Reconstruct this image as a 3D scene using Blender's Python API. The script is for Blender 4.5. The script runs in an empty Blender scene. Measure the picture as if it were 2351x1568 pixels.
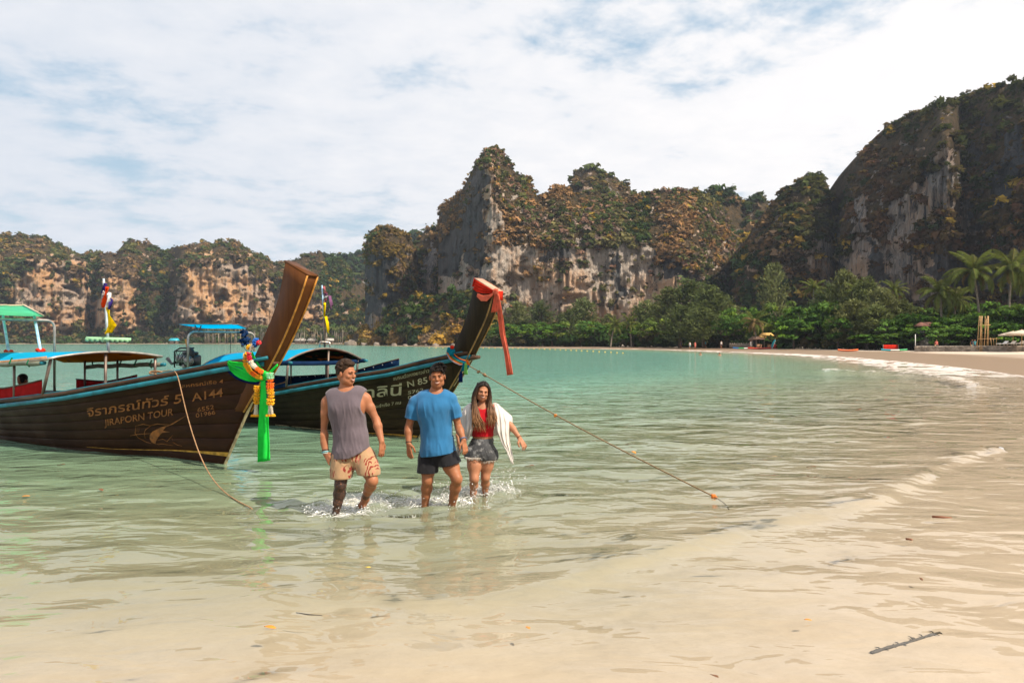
import bpy, math, random
import numpy as np
from mathutils import Vector, Matrix, Euler

SC = bpy.context.scene
COL = SC.collection
rnd = random.Random(7)
R_ = math.radians

# ---------------------------------------------------------------- camera, world, sun, exposure
CAM_H = 1.83
cam_d = bpy.data.cameras.new('camera')
cam_d.sensor_width = 36.0
cam_d.lens = 24.0
cam_d.clip_start = 0.1
cam_d.clip_end = 4000.0
cam = bpy.data.objects.new('camera', cam_d)
cam.location = (0, 0, CAM_H)
cam.rotation_euler = (math.pi / 2, 0, 0)
COL.objects.link(cam)
SC.camera = cam

SUN = Vector((0.74, -0.44, 1.00)).normalized()        # direction towards the sun
sun_d = bpy.data.lights.new('sun', 'SUN')
sun_d.energy = 5.0
sun_d.angle = R_(0.5)
sun_d.color = (1.0, 0.88, 0.72)
sun = bpy.data.objects.new('sun', sun_d)
sun.rotation_euler = (-SUN).to_track_quat('-Z', 'Y').to_euler()
sun.location = (60, -30, 80)
COL.objects.link(sun)

SC.view_settings.view_transform = 'Standard'
SC.view_settings.look = 'None'
SC.view_settings.exposure = 0.5
SC.view_settings.gamma = 1.0
SC.view_settings.use_curve_mapping = False
SC.render.engine = 'CYCLES'
SC.cycles.use_denoising = True
SC.cycles.max_bounces = 8
SC.cycles.transparent_max_bounces = 12
SC.cycles.caustics_reflective = False
SC.cycles.caustics_refractive = False


class NT:
    """small helper for building node trees"""
    def __init__(s, tree):
        s.t = tree

    def n(s, typ, ins=None, **props):
        nd = s.t.nodes.new('ShaderNode' + typ)
        for k, v in props.items():
            setattr(nd, k, v)
        for k, v in (ins or {}).items():
            s.put(nd.inputs[k], v)
        return nd

    def put(s, sock, v):
        if isinstance(v, bpy.types.NodeSocket):
            s.t.links.new(v, sock)
        else:
            if sock.type == 'RGBA' and len(v) == 3:
                v = (*v, 1.0)
            sock.default_value = v

    def math(s, op, a, b=0.0, c=None, clamp=False):
        nd = s.n('Math', operation=op, use_clamp=clamp)
        s.put(nd.inputs[0], a)
        s.put(nd.inputs[1], b)
        if c is not None:
            s.put(nd.inputs[2], c)
        return nd.outputs[0]

    def mapr(s, v, a, b, c=0.0, d=1.0, smooth=True):
        nd = s.n('MapRange', {0: v, 1: a, 2: b, 3: c, 4: d}, interpolation_type='SMOOTHSTEP' if smooth else 'LINEAR')
        return nd.outputs[0]

    def mix(s, f, a, b, blend='MIX'):
        nd = s.n('Mix', data_type='RGBA', blend_type=blend)
        s.put(nd.inputs[0], f)
        s.put(nd.inputs[6], a)
        s.put(nd.inputs[7], b)
        return nd.outputs[2]

    def mapping(s, vec, scale=(1, 1, 1), loc=(0, 0, 0), rot=(0, 0, 0)):
        return s.n('Mapping', {0: vec, 1: loc, 2: rot, 3: scale}).outputs[0]

    def noise(s, vec, scale, detail=4.0, rough=0.55, dist=0.0, out=0):
        nd = s.n('TexNoise', {'Vector': vec, 'Scale': scale, 'Detail': detail, 'Roughness': rough, 'Distortion': dist})
        return nd.outputs[out]

    def ramp(s, f, pts, interp='LINEAR'):
        nd = s.n('ValToRGB', {0: f})
        cr = nd.color_ramp
        cr.interpolation = interp
        while len(cr.elements) < len(pts):
            cr.elements.new(0.5)
        for e, (p, c) in zip(cr.elements, pts):
            e.position = p
            e.color = (*c, 1.0) if len(c) == 3 else c
        return nd.outputs[0]

    def attr(s, name, out=0):
        return s.n('Attribute', attribute_name=name).outputs[out]

    def pos(s):
        return s.n('NewGeometry').outputs['Position']

    def objc(s):
        return s.n('TexCoord').outputs['Object']

    def bump(s, h, strength=0.5, dist=0.05, normal=None):
        ins = {'Height': h, 'Strength': strength, 'Distance': dist}
        if normal is not None:
            ins['Normal'] = normal
        return s.n('Bump', ins).outputs[0]


def new_mat(name):
    m = bpy.data.materials.new(name)
    m.use_nodes = True
    m.node_tree.nodes.clear()
    return m, NT(m.node_tree)


def finish(t, shader):
    o = t.n('OutputMaterial')
    t.t.links.new(shader, o.inputs[0])


def pbr(name, col, rough=0.6, bump=None, spec=0.4, metal=0.0, var=0.0, vscale=6.0, coord='pos', colfn=None, sss=0.0):
    """principled material; var adds noise variation to the colour, bump=(scale, strength, dist)"""
    m, t = new_mat(name)
    c = t.pos() if coord == 'pos' else t.objc()
    base = col
    if colfn:
        base = colfn(t, c)
    elif var:
        f = t.noise(c, vscale, 5.0, 0.6)
        base = t.mix(t.mapr(f, 0.3, 0.7), tuple(x * (1 - var) for x in col), tuple(min(1, x * (1 + var)) for x in col))
    ins = {'Base Color': base, 'Roughness': rough, 'Metallic': metal, 'Specular IOR Level': spec}
    if bump:
        ins['Normal'] = t.bump(t.noise(c, bump[0], 5.0, 0.6), bump[1], bump[2])
    if sss:
        ins['Subsurface Weight'] = sss
        ins['Subsurface Radius'] = (0.02, 0.008, 0.004)
        ins['Subsurface Scale'] = 0.5
    p = t.n('BsdfPrincipled', ins)
    finish(t, p.outputs[0])
    return m


# ---------------------------------------------------------------- sky
w = bpy.data.worlds.new('World')
SC.world = w
w.use_nodes = True
w.node_tree.nodes.clear()
T = NT(w.node_tree)
sky = T.n('TexSky', sky_type='NISHITA', sun_disc=False, sun_elevation=math.asin(SUN.z),
          sun_rotation=math.atan2(SUN.x, SUN.y), air_density=1.0, dust_density=1.2, ozone_density=1.2)
d = T.n('TexCoord').outputs['Generated']
sep = T.n('SeparateXYZ', {0: d})
zz = T.math('ADD', T.math('MAXIMUM', sep.outputs[2], 0.0), 0.16)
pl = T.n('CombineXYZ', {0: T.math('DIVIDE', sep.outputs[0], zz), 1: T.math('DIVIDE', sep.outputs[1], zz), 2: 0.0}).outputs[0]
m1 = T.mapping(pl, (0.85, 1.15, 1), (0.3, 6.1, 0), (0, 0, R_(-32)))
warp = T.noise(m1, 1.3, 4.0, 0.6, 0.0, 1)
m1w = T.mix(0.16, m1, warp, 'ADD')
c1 = T.noise(m1w, 1.05, 10.0, 0.62, 0.10)
c2 = T.noise(T.mapping(pl, (1.5, 1.7, 1), (7.7, 1.2, 0), (0, 0, R_(-28))), 3.0, 8.0, 0.62, 0.2)
cl = T.math('ADD', T.math('MULTIPLY', c1, 0.64), T.math('MULTIPLY', c2, 0.36))
# the cloud sheet thickens towards the sun's side
az = T.n('VectorMath', {0: d, 1: (0.85, -0.1, 0.25)}, operation='DOT_PRODUCT').outputs['Value']
cl = T.math('ADD', cl, T.math('MULTIPLY', az, 0.055))
mask = T.mapr(cl, 0.335, 0.48)
bluegap = T.mix(0.80, T.n('Mix', {0: 1.0, 6: sky.outputs[0], 7: (0.10, 0.10, 0.10, 1)}, data_type='RGBA', blend_type='MULTIPLY').outputs[2], (0.36, 0.57, 0.76))
lowhaze = T.mapr(sep.outputs[2], 0.0, 0.42, 1.0, 0.0)
gapcol = T.mix(T.math('MULTIPLY', lowhaze, 0.85), bluegap, (0.60, 0.71, 0.78))
bright = T.mapr(T.math('ADD', T.math('MULTIPLY', az, 0.8), T.math('ADD', T.math('MULTIPLY', c2, 0.75), T.math('MULTIPLY', c1, 0.75))), 0.15, 1.20)
cloudcol = T.mix(bright, (0.70, 0.75, 0.83), (1.02, 0.99, 0.98))
skycol = T.mix(T.math('MULTIPLY', mask, 0.97), gapcol, cloudcol)
bg = T.n('Background', {0: skycol, 1: 0.74})
T.t.links.new(bg.outputs[0], T.n('OutputWorld').inputs[0])

# ---------------------------------------------------------------- general helpers
CX, CY, FPX = 1175.5, 784.0, 2351.0 * 24.0 / 36.0      # the photograph at 2351 x 1568


def P(u, v, Y):
    """world point that lies at depth Y behind picture point (u, v)"""
    return np.array([(u - CX) / FPX * Y, Y, CAM_H - (v - CY) / FPX * Y])


def on_water(u, v):
    return P(u, v, CAM_H * FPX / (v - CY))


def tag(o, label=None, cat=None, group=None, kind=None):
    if label: o['label'] = label
    if cat: o['category'] = cat
    if group: o['group'] = group
    if kind: o['kind'] = kind
    return o


def empty(name, loc=(0, 0, 0), rz=0.0):
    o = bpy.data.objects.new(name, None)
    COL.objects.link(o)
    o.location = loc
    o.rotation_euler = (0, 0, rz)
    o.empty_display_size = 0.3
    return o


def mesh(name, V, F, mats=None, smooth=False, attrs=None, midx=None):
    """mesh data from vertex array and a list of faces (or an int array of equal-sided faces)"""
    me = bpy.data.meshes.new(name)
    V = np.asarray(V, dtype=np.float32).reshape(-1, 3)
    if isinstance(F, np.ndarray):
        n, k = F.shape
        lt = F.reshape(-1).astype(np.int32)
        starts = np.arange(0, n * k, k, dtype=np.int32)
        tot = np.full(n, k, dtype=np.int32)
    else:
        tot = np.array([len(f) for f in F], dtype=np.int32)
        lt = np.array([i for f in F for i in f], dtype=np.int32)
        starts = np.concatenate([[0], np.cumsum(tot)[:-1]]).astype(np.int32)
        n = len(F)
    me.vertices.add(len(V))
    me.vertices.foreach_set('co', V.reshape(-1))
    me.loops.add(len(lt))
    me.loops.foreach_set('vertex_index', lt)
    me.polygons.add(n)
    me.polygons.foreach_set('loop_start', starts)
    me.polygons.foreach_set('loop_total', tot)
    if smooth:
        me.polygons.foreach_set('use_smooth', np.ones(n, dtype=bool))
    if midx is not None:
        me.polygons.foreach_set('material_index', np.asarray(midx, dtype=np.int32))
    me.update(calc_edges=True)
    for k, a in (attrs or {}).items():
        a = np.asarray(a, dtype=np.float32)
        if a.ndim == 2:
            at = me.attributes.new(k, 'FLOAT_COLOR', 'POINT')
            if a.shape[1] == 3:
                a = np.concatenate([a, np.ones((len(a), 1), np.float32)], 1)
            at.data.foreach_set('color', a.reshape(-1))
        else:
            at = me.attributes.new(k, 'FLOAT', 'POINT')
            at.data.foreach_set('value', a)
    if mats is not None:
        for m in (mats if isinstance(mats, (list, tuple)) else [mats]):
            me.materials.append(m)
    return me


def put(name, me, parent=None, loc=None, rot=None, scale=None):
    o = bpy.data.objects.new(name, me)
    COL.objects.link(o)
    if parent is not None:
        o.parent = parent
    if loc is not None: o.location = loc
    if rot is not None: o.rotation_euler = rot
    if scale is not None: o.scale = scale
    return o


class MB:
    """collects simple solids and builds them as ONE mesh object"""
    def __init__(s):
        s.v, s.f, s.mi, s.cur = [], [], [], 0

    def add(s, V, F):
        b = len(s.v)
        s.v.extend([tuple(map(float, p)) for p in V])
        for f in F:
            s.f.append([i + b for i in f])
            s.mi.append(s.cur)
        return s

    def box(s, c, size, M=None, bev=0.0):
        x, y, z = [q / 2 for q in size]
        if bev > 0:
            b = min(bev, x * .9, y * .9, z * .9)
            prof = [(-x + b, -y), (x - b, -y), (x, -y + b), (x, y - b), (x - b, y), (-x + b, y), (-x, y - b), (-x, -y + b)]
            ins = [(px * (1 - b / x), py * (1 - b / y)) for px, py in prof]
            V = [(px, py, -z) for px, py in ins] + [(px, py, -z + b) for px, py in prof] + [(px, py, z - b) for px, py in prof] + [(px, py, z) for px, py in ins]
            F = [list(range(7, -1, -1)), list(range(24, 32))]
            for r in range(3):
                for i in range(8):
                    j = (i + 1) % 8
                    F.append([r * 8 + i, r * 8 + j, r * 8 + 8 + j, r * 8 + 8 + i])
        else:
            V = [(a, b_, c_) for c_ in (-z, z) for b_ in (-y, y) for a in (-x, x)]
            F = [[0, 2, 3, 1], [4, 5, 7, 6], [0, 1, 5, 4], [2, 6, 7, 3], [0, 4, 6, 2], [1, 3, 7, 5]]
        out = []
        for p in V:
            q = Vector(p)
            if M is not None:
                q = M @ q
            out.append((q.x + c[0], q.y + c[1], q.z + c[2]))
        return s.add(out, F)

    def tube(s, pts, r, n=8, cap=True, sx=1.0):
        """swept tube along pts; r a number or one radius per point"""
        pts = [Vector(p) for p in pts]
        m = len(pts)
        rr = list(r) if hasattr(r, '__len__') else [r] * m
        up = None
        V, F = [], []
        for i, p in enumerate(pts):
            a = pts[max(i - 1, 0)]
            b = pts[min(i + 1, m - 1)]
            tdir = (b - a)
            tdir = tdir.normalized() if tdir.length > 1e-9 else Vector((0, 0, 1))
            if up is None:
                up = Vector((0, 0, 1)) if abs(tdir.z) < 0.9 else Vector((1, 0, 0))
            x = tdir.cross(up)
            if x.length < 1e-6:
                x = tdir.cross(Vector((0, 1, 0)))
            x.normalize()
            y = x.cross(tdir).normalized()
            up = y
            for k in range(n):
                an = 2 * math.pi * k / n
                V.append(p + (x * math.cos(an) * sx + y * math.sin(an)) * rr[i])
        for i in range(m - 1):
            for k in range(n):
                j = (k + 1) % n
                F.append([i * n + k, i * n + j, (i + 1) * n + j, (i + 1) * n + k])
        if cap:
            F.append(list(range(n - 1, -1, -1)))
            F.append(list(range((m - 1) * n, m * n)))
        return s.add(V, F)

    def ball(s, c, r, nu=8, nv=6, M=None):
        r = r if hasattr(r, '__len__') else (r, r, r)
        V = [(0, 0, -1)]
        for j in range(1, nv):
            th = -math.pi / 2 + math.pi * j / nv
            for i in range(nu):
                ph = 2 * math.pi * i / nu
                V.append((math.cos(th) * math.cos(ph), math.cos(th) * math.sin(ph), math.sin(th)))
        V.append((0, 0, 1))
        F = []
        for i in range(nu):
            F.append([0, 1 + (i + 1) % nu, 1 + i])
            F.append([len(V) - 1, 1 + (nv - 2) * nu + i, 1 + (nv - 2) * nu + (i + 1) % nu])
        for j in range(nv - 2):
            for i in range(nu):
                a, b = 1 + j * nu + i, 1 + j * nu + (i + 1) % nu
                F.append([a, b, b + nu, a + nu])
        out = []
        for p in V:
            q = Vector((p[0] * r[0], p[1] * r[1], p[2] * r[2]))
            if M is not None:
                q = M @ q
            out.append((q.x + c[0], q.y + c[1], q.z + c[2]))
        return s.add(out, F)

    def grid(s, G, close=False):
        """G[i][j] points -> quads"""
        ni, nj = len(G), len(G[0])
        V = [p for row in G for p in row]
        F = []
        for i in range(ni - 1):
            for j in range(nj - (0 if close else 1)):
                k = (j + 1) % nj
                F.append([i * nj + j, i * nj + k, (i + 1) * nj + k, (i + 1) * nj + j])
        return s.add(V, F)

    def build(s, name, mats, parent=None, smooth=False, **kw):
        return put(name, mesh(name, np.array(s.v), s.f, mats, smooth, midx=s.mi), parent, **kw)


def slab_grid(G, th, nrm=None):
    """closed sheet of thickness th from a grid of points (front = G, back pushed along -nrm)"""
    G = np.asarray(G, dtype=float)
    ni, nj = G.shape[:2]
    if nrm is None:
        du = np.gradient(G, axis=0)
        dv = np.gradient(G, axis=1)
        N = np.cross(du, dv)
        N /= np.linalg.norm(N, axis=2, keepdims=True) + 1e-12
    else:
        N = np.broadcast_to(np.asarray(nrm, float), G.shape)
    B = G - N * th
    V = np.concatenate([G.reshape(-1, 3), B.reshape(-1, 3)])
    o = ni * nj
    F = []
    for i in range(ni - 1):
        for j in range(nj - 1):
            a, b, c, d_ = i * nj + j, (i + 1) * nj + j, (i + 1) * nj + j + 1, i * nj + j + 1
            F.append([a, b, c, d_])
            F.append([o + d_, o + c, o + b, o + a])
    for i in range(ni - 1):
        for j in (0, nj - 1):
            a, b = i * nj + j, (i + 1) * nj + j
            F.append([b, a, o + a, o + b] if j == 0 else [a, b, o + b, o + a])
    for j in range(nj - 1):
        for i in (0, ni - 1):
            a, b = i * nj + j, i * nj + j + 1
            F.append([a, b, o + b, o + a] if i == 0 else [b, a, o + a, o + b])
    return V, F


# numpy noise
def _hash(ix, iy, iz, seed):
    h = (ix.astype(np.int64) * 374761393 + iy.astype(np.int64) * 668265263 + iz.astype(np.int64) * 2147483647 + seed * 1274126177) & 0xFFFFFFFF
    h = ((h ^ (h >> 13)) * 1274126177) & 0xFFFFFFFF
    h = ((h ^ (h >> 16)) * 2246822519) & 0xFFFFFFFF
    return ((h ^ (h >> 15)) & 0xFFFF) / 65535.0


def vnoise(p, seed=0):
    p = np.asarray(p, dtype=float)
    i = np.floor(p)
    f = p - i
    f = f * f * f * (f * (f * 6 - 15) + 10)
    ix, iy, iz = [i[..., k].astype(np.int64) for k in range(3)]
    fx, fy, fz = f[..., 0], f[..., 1], f[..., 2]
    r = 0
    for a in (0, 1):
        for b in (0, 1):
            for c in (0, 1):
                wgt = (fx if a else 1 - fx) * (fy if b else 1 - fy) * (fz if c else 1 - fz)
                r = r + wgt * _hash(ix + a, iy + b, iz + c, seed)
    return r * 2 - 1


def fbm(p, octs=4, seed=0, gain=0.5, lac=2.03):
    p = np.asarray(p, dtype=float)
    a, s, tot = 1.0, 0, 0
    for k in range(octs):
        s = s + a * vnoise(p, seed + k * 17)
        tot += a
        a *= gain
        p = p * lac + 11.3
    return s / tot * 1.6


def inpoly(u, v, poly):
    u, v = np.asarray(u, float), np.asarray(v, float)
    ins = np.zeros(u.shape, bool)
    n = len(poly)
    for i in range(n):
        x1, y1 = poly[i]
        x2, y2 = poly[(i + 1) % n]
        if y1 == y2:
            continue
        c = ((y1 > v) != (y2 > v)) & (u < (x2 - x1) * (v - y1) / (y2 - y1) + x1)
        ins ^= c
    return ins


def segdist(px, py, poly, closed=False):
    d2 = np.full(np.shape(px), 1e18)
    n = len(poly)
    for i in range(n if closed else n - 1):
        x1, y1 = poly[i]
        x2, y2 = poly[(i + 1) % n]
        dx, dy = x2 - x1, y2 - y1
        t = np.clip(((px - x1) * dx + (py - y1) * dy) / (dx * dx + dy * dy + 1e-12), 0, 1)
        d2 = np.minimum(d2, (px - x1 - t * dx) ** 2 + (py - y1 - t * dy) ** 2)
    return np.sqrt(d2)


def sstep(a, b, x):
    t = np.clip((np.asarray(x, float) - a) / (b - a), 0, 1)
    return t * t * (3 - 2 * t)

# ================================================================ GROUND AND WATER
SHORE = [(-900, 480), (-360, 478), (-200, 478), (-111, 478), (-95, 440), (-83, 358), (-50, 290), (-12, 220), (37, 151), (42, 100), (40.6, 84),
         (35, 60), (31, 46), (27.6, 36.8), (18.5, 22), (12, 12.5), (8.5, 7.5), (6.2, 4.5), (3.0, 1.0), (-6, -1.2), (-20, -5), (-60, -14),
         (-200, -30), (-900, -60)]


def shore_d(x, y):
    """distance to the waterline, positive over the sea"""
    dd = segdist(x, y, SHORE)
    return np.where(inpoly(x, y, SHORE), dd, -dd)


def ground_z(x, y):
    dd = shore_d(x, y)
    sea = -(0.018 * np.minimum(dd, 3) + 0.052 * np.clip(dd - 3, 0, 30) + 0.02 * np.clip(dd - 33, 0, 150))
    land = 0.032 * np.clip(-dd, 0, 9) + 0.010 * np.clip(-dd - 9, 0, 60)
    n = fbm(np.stack([x / 3.1, y / 3.1, 0 * x], -1), 3, 5) * 0.012
    return np.where(dd > 0, sea, land) + n * sstep(0, 6, np.abs(dd)) + 0.0


def fan_grid(ys, qs, a, b):
    Y, Q = np.meshgrid(ys, qs, indexing='ij')
    X = Q * (a + b * np.maximum(Y, 0))
    return X, Y


def grid_faces(ni, nj):
    i, j = np.meshgrid(np.arange(ni - 1), np.arange(nj - 1), indexing='ij')
    a = (i * nj + j).reshape(-1)
    return np.stack([a, a + 1, a + nj + 1, a + nj], 1)


# ---- sand: one sheet from behind the camera to the foot of the cliffs
ys = np.concatenate([np.linspace(-60, 1.0, 40)[:-1], np.geomspace(1.0, 700, 260)])
qs = np.concatenate([np.linspace(-1, -0.72, 20)[:-1], np.linspace(-0.72, 0.72, 220)[:-1], np.linspace(0.72, 1, 20)])
X, Y = fan_grid(ys, qs, 14, 1.25)
Z = ground_z(X, Y)
dsh = shore_d(X, Y)

sand_m, t = new_mat('sand')
p = t.pos()
g1 = t.noise(t.mapping(p, (0.5, 0.9, 1)), 0.9, 6, 0.62)
g2 = t.noise(p, 9.0, 6, 0.7)
g3 = t.noise(p, 260.0, 2, 0.5)
base = t.ramp(t.math('ADD', t.math('MULTIPLY', g1, 0.65), t.math('MULTIPLY', g2, 0.35)),
              [(0.30, (0.41, 0.34, 0.27)), (0.52, (0.485, 0.41, 0.33)), (0.72, (0.54, 0.455, 0.37))])
base = t.mix(t.mapr(g3, 0.3, 0.7), base, (0.66, 0.60, 0.54), 'MULTIPLY')
base = t.mix(0.72, base, t.ramp(t.math('ADD', t.math('MULTIPLY', g1, 0.65), t.math('MULTIPLY', g2, 0.35)),
                               [(0.30, (0.43, 0.36, 0.285)), (0.52, (0.505, 0.43, 0.35)), (0.72, (0.56, 0.475, 0.388))]))
wet = t.attr('wet', 2)
base = t.mix(t.math('MULTIPLY', wet, 0.9), base, (0.24, 0.16, 0.10))
rough = t.math('SUBTRACT', 0.9, t.math('MULTIPLY', wet, 0.55))
bmp = t.bump(t.math('ADD', t.noise(t.mapping(p, (1.0, 2.4, 1)), 3.0, 4, 0.6), t.math('MULTIPLY', g2, 0.5)), 0.5, 0.02)
finish(t, t.n('BsdfPrincipled', {'Base Color': base, 'Roughness': rough, 'Normal': bmp, 'Specular IOR Level': 0.35}).outputs[0])

wn = fbm(np.stack([X / 7, Y / 14, 0 * X], -1), 3, 8)
wet_a = sstep(-19, -10, dsh + wn * 4.0) * (dsh < 0.4)
V = np.stack([X, Y, Z], -1).reshape(-1, 3)
o = put('seabed_and_beach', mesh('sand', V, grid_faces(*X.shape), sand_m, True, {'wet': wet_a.reshape(-1)}))
tag(o, 'pale sandy beach and seabed curving round the bay', 'beach', kind='structure')

# ---- water surface
ys = np.concatenate([np.linspace(-30, 1.5, 30)[:-1], np.geomspace(1.5, 46, 340)[:-1], np.geomspace(46, 500, 90)])
qs = np.concatenate([np.linspace(-1, -0.62, 24)[:-1], np.linspace(-0.62, 0.62, 360)[:-1], np.linspace(0.62, 1, 24)])
X, Y = fan_grid(ys, qs, 5, 1.25)
dsh = shore_d(X, Y)
p3 = np.stack([X, Y, 0 * X], -1)
amp = sstep(0.2, 5, dsh) * sstep(60, 12, Y)


def crest(poly, height, wid_sea, wid_land, fade=0.0, seed=3):
    """a low travelling ridge along a line, steeper towards the beach"""
    pts = [tuple(on_water(*q)[:2]) for q in poly]
    dist = segdist(X, Y, pts)
    # which side: sea side is further from the shore than the crest itself
    side = np.zeros(X.shape)
    best = np.full(X.shape, 1e9)
    for (x1, y1), (x2, y2) in zip(pts[:-1], pts[1:]):
        dx, dy = x2 - x1, y2 - y1
        L = math.hypot(dx, dy)
        tt = np.clip(((X - x1) * dx + (Y - y1) * dy) / L ** 2, 0, 1)
        dd = np.hypot(X - x1 - tt * dx, Y - y1 - tt * dy)
        s = (dx * (Y - y1) - dy * (X - x1)) / L
        side = np.where(dd < best, s, side)
        best = np.minimum(best, dd)
    wob = fbm(p3 / 0.9, 2, seed)
    e = side + wob * 0.10
    h = np.where(e > 0, np.exp(-(e / wid_sea) ** 2), np.exp(-(e / wid_land) ** 2))
    return height * h * (np.abs(dist - np.abs(side)) < 0.4) * (0.75 + 0.35 * wob), e


Zw = fbm(np.stack([X * 0.45, Y * 0.8, 0 * X], -1), 2, 31) * 0.020 * amp + fbm(np.stack([X * 1.1 + Y * .35, Y * 2.2, 0 * X], -1), 2, 47) * 0.010 * amp
c1, e1 = crest([(1180, 1370), (1400, 1300), (1575, 1256), (1825, 1196), (2015, 1153), (2135, 1080), (2250, 1040)], 0.080, 0.60, 0.13)
c2, e2 = crest([(1500, 1020), (1800, 1010), (2000, 985), (2130, 955), (2240, 915)], 0.03, 0.7, 0.3, seed=9)
c3, e3 = crest([(1900, 852), (2060, 858), (2140, 866), (2190, 874), (2225, 886)], 0.16, 0.9, 0.4, seed=12)
Zw = Zw + c1 + c2 + c3
depth = np.maximum(-ground_z(X, Y), 0.0)
# wash along the beach: lacy foam behind the waterline and along the small breaker
lace = fbm(np.stack([X / 1.4, Y / 2.6, 0 * X], -1), 4, 61)
lace2 = fbm(np.stack([X / 0.35, Y / 0.6, 0 * X], -1), 3, 67)
farw = sstep(24, 42, Y) * sstep(300, 100, Y)
foam = 1.0 * sstep(11, 2.0, dsh + lace * 3.0) * sstep(-1.3, .15, lace2 + lace) * farw
foam = np.maximum(foam, 0.75 * np.exp(-((dsh - 0.35 - lace * 0.9) / 0.7) ** 2) * farw)
foam = np.maximum(foam, 0.75 * sstep(0.03, 0.14, c3 + lace2 * .05) * (Y > 20))
rgt = sstep(4, 9, X) * sstep(7, 13, Y) * (1 - farw)
foam = np.maximum(foam, 0.40 * sstep(0.25, 0.55, lace2) * sstep(0.30, 0.0, np.abs(e2 - 0.1)) * (c2 > 0.004) * rgt)
LEGS = [(775, 1172), (838, 1152), (977, 1160), (1038, 1158), (1090, 1136), (1113, 1128)]
for (u, v) in LEGS:
    q = on_water(u, v)
    rr = np.hypot((X - q[0] + 0.10) / 1.15, (Y - q[1] - 0.10) / 0.9)
    foam = np.maximum(foam, sstep(0.62, 0.05, rr) * sstep(-0.6, 0.7, lace2 + 0.6 * lace) * 0.72)
    Zw = Zw + 0.016 * np.sin(rr * 21) * np.exp(-(rr / 0.7) ** 2)

wat_m, t = new_mat('sea_water')
p = t.pos()
dep = t.attr('depth', 2)
foa = t.attr('foam', 2)
far = t.mapr(t.n('SeparateXYZ', {0: p}).outputs[1], 6.0, 60.0)
n1 = t.noise(t.mapping(p, (0.50, 0.95, 1), rot=(0, 0, R_(9))), 1.35, 2.0, 0.45, 0.5)
n2 = t.noise(t.mapping(p, (0.55, 1.15, 1), rot=(0, 0, R_(-14))), 3.3, 2.0, 0.5, 0.6)
n3 = t.noise(t.mapping(p, (0.6, 1.2, 1), rot=(0, 0, R_(5))), 8.0, 2.0, 0.5, 0.2)
hgt = t.math('ADD', t.math('MULTIPLY', n1, t.mapr(far, 0.0, 0.25, 0.105, 0.185)), t.math('MULTIPLY', n2, t.mapr(far, 0.0, 0.30, 0.026, 0.080)))
hgt = t.math('ADD', hgt, t.math('MULTIPLY', n3, t.mapr(far, 0.0, 0.6, 0.0025, 0.055)))
calm = t.mapr(dep, 0.0, 0.22, 0.65, 1.0)
nrm = t.n('Bump', {'Height': hgt, 'Strength': calm, 'Distance': 1.0}).outputs[0]
turb = t.ramp(dep, [(0.0, (0, 0, 0)), (0.10, (0.10, 0.10, 0.10)), (0.22, (0.42, 0.42, 0.42)), (0.40, (0.80, 0.80, 0.80)), (0.75, (0.97, 0.97, 0.97))])
bigv = t.noise(t.mapping(p, (0.05, 0.16, 1)), 1.0, 3, 0.5)
wcol = t.ramp(dep, [(0.0, (0.42, 0.37, 0.27)), (0.20, (0.33, 0.325, 0.21)), (0.42, (0.190, 0.255, 0.155)), (0.75, (0.125, 0.265, 0.190)), (1.0, (0.080, 0.215, 0.165))])
wcol = t.mix(t.mapr(bigv, 0.35, 0.7, 0.0, 0.35), wcol, (0.10, 0.24, 0.18))
tint = t.mix(t.mapr(dep, 0.0, 0.5), (1.0, 0.985, 0.95), (0.72, 0.84, 0.70))
body = t.n('MixShader', {0: turb, 1: t.n('BsdfTransparent', {0: tint}).outputs[0], 2: t.n('BsdfDiffuse', {0: wcol, 'Normal': nrm}).outputs[0]}).outputs[0]
fr = t.n('Fresnel', {'IOR': 1.333, 'Normal': nrm}).outputs[0]
gl = t.n('BsdfGlossy', {0: (1, 1, 1, 1), 'Roughness': t.mapr(far, 0.0, 1.0, 0.02, 0.07), 'Normal': nrm}).outputs[0]
surf = t.n('MixShader', {0: fr, 1: body, 2: gl}).outputs[0]
fn = t.noise(t.mapping(p, (1, 1.5, 1)), 14.0, 5, 0.7)
fmask = t.mapr(t.math('ADD', foa, t.math('MULTIPLY', t.math('SUBTRACT', fn, 0.5), 0.9)), 0.38, 0.95)
fm = t.math('MULTIPLY', fmask, t.mapr(foa, 0.02, 0.3))
foamsh = t.n('BsdfDiffuse', {0: (0.72, 0.66, 0.62, 1), 'Normal': t.bump(fn, 0.6, 0.02)}).outputs[0]
finish(t, t.n('MixShader', {0: t.math('MULTIPLY', fm, 0.68), 1: surf, 2: foamsh}).outputs[0])

V = np.stack([X, Y, Zw], -1).reshape(-1, 3)
o = put('sea', mesh('sea', V, grid_faces(*X.shape), wat_m, True, {'depth': depth.reshape(-1), 'foam': foam.reshape(-1)}))
tag(o, 'clear shallow green sea with gentle ripples in the bay', 'sea', kind='structure')

# ================================================================ CLIFFS
leaf_m, t = new_mat('foliage')
c = t.attr('tint')
bs = t.n('BsdfDiffuse', {0: c}).outputs[0]
tr = t.n('BsdfTranslucent', {0: t.mix(0.3, c, (0.30, 0.34, 0.05))}).outputs[0]
finish(t, t.n('MixShader', {0: 0.22, 1: bs, 2: tr}).outputs[0])


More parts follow.
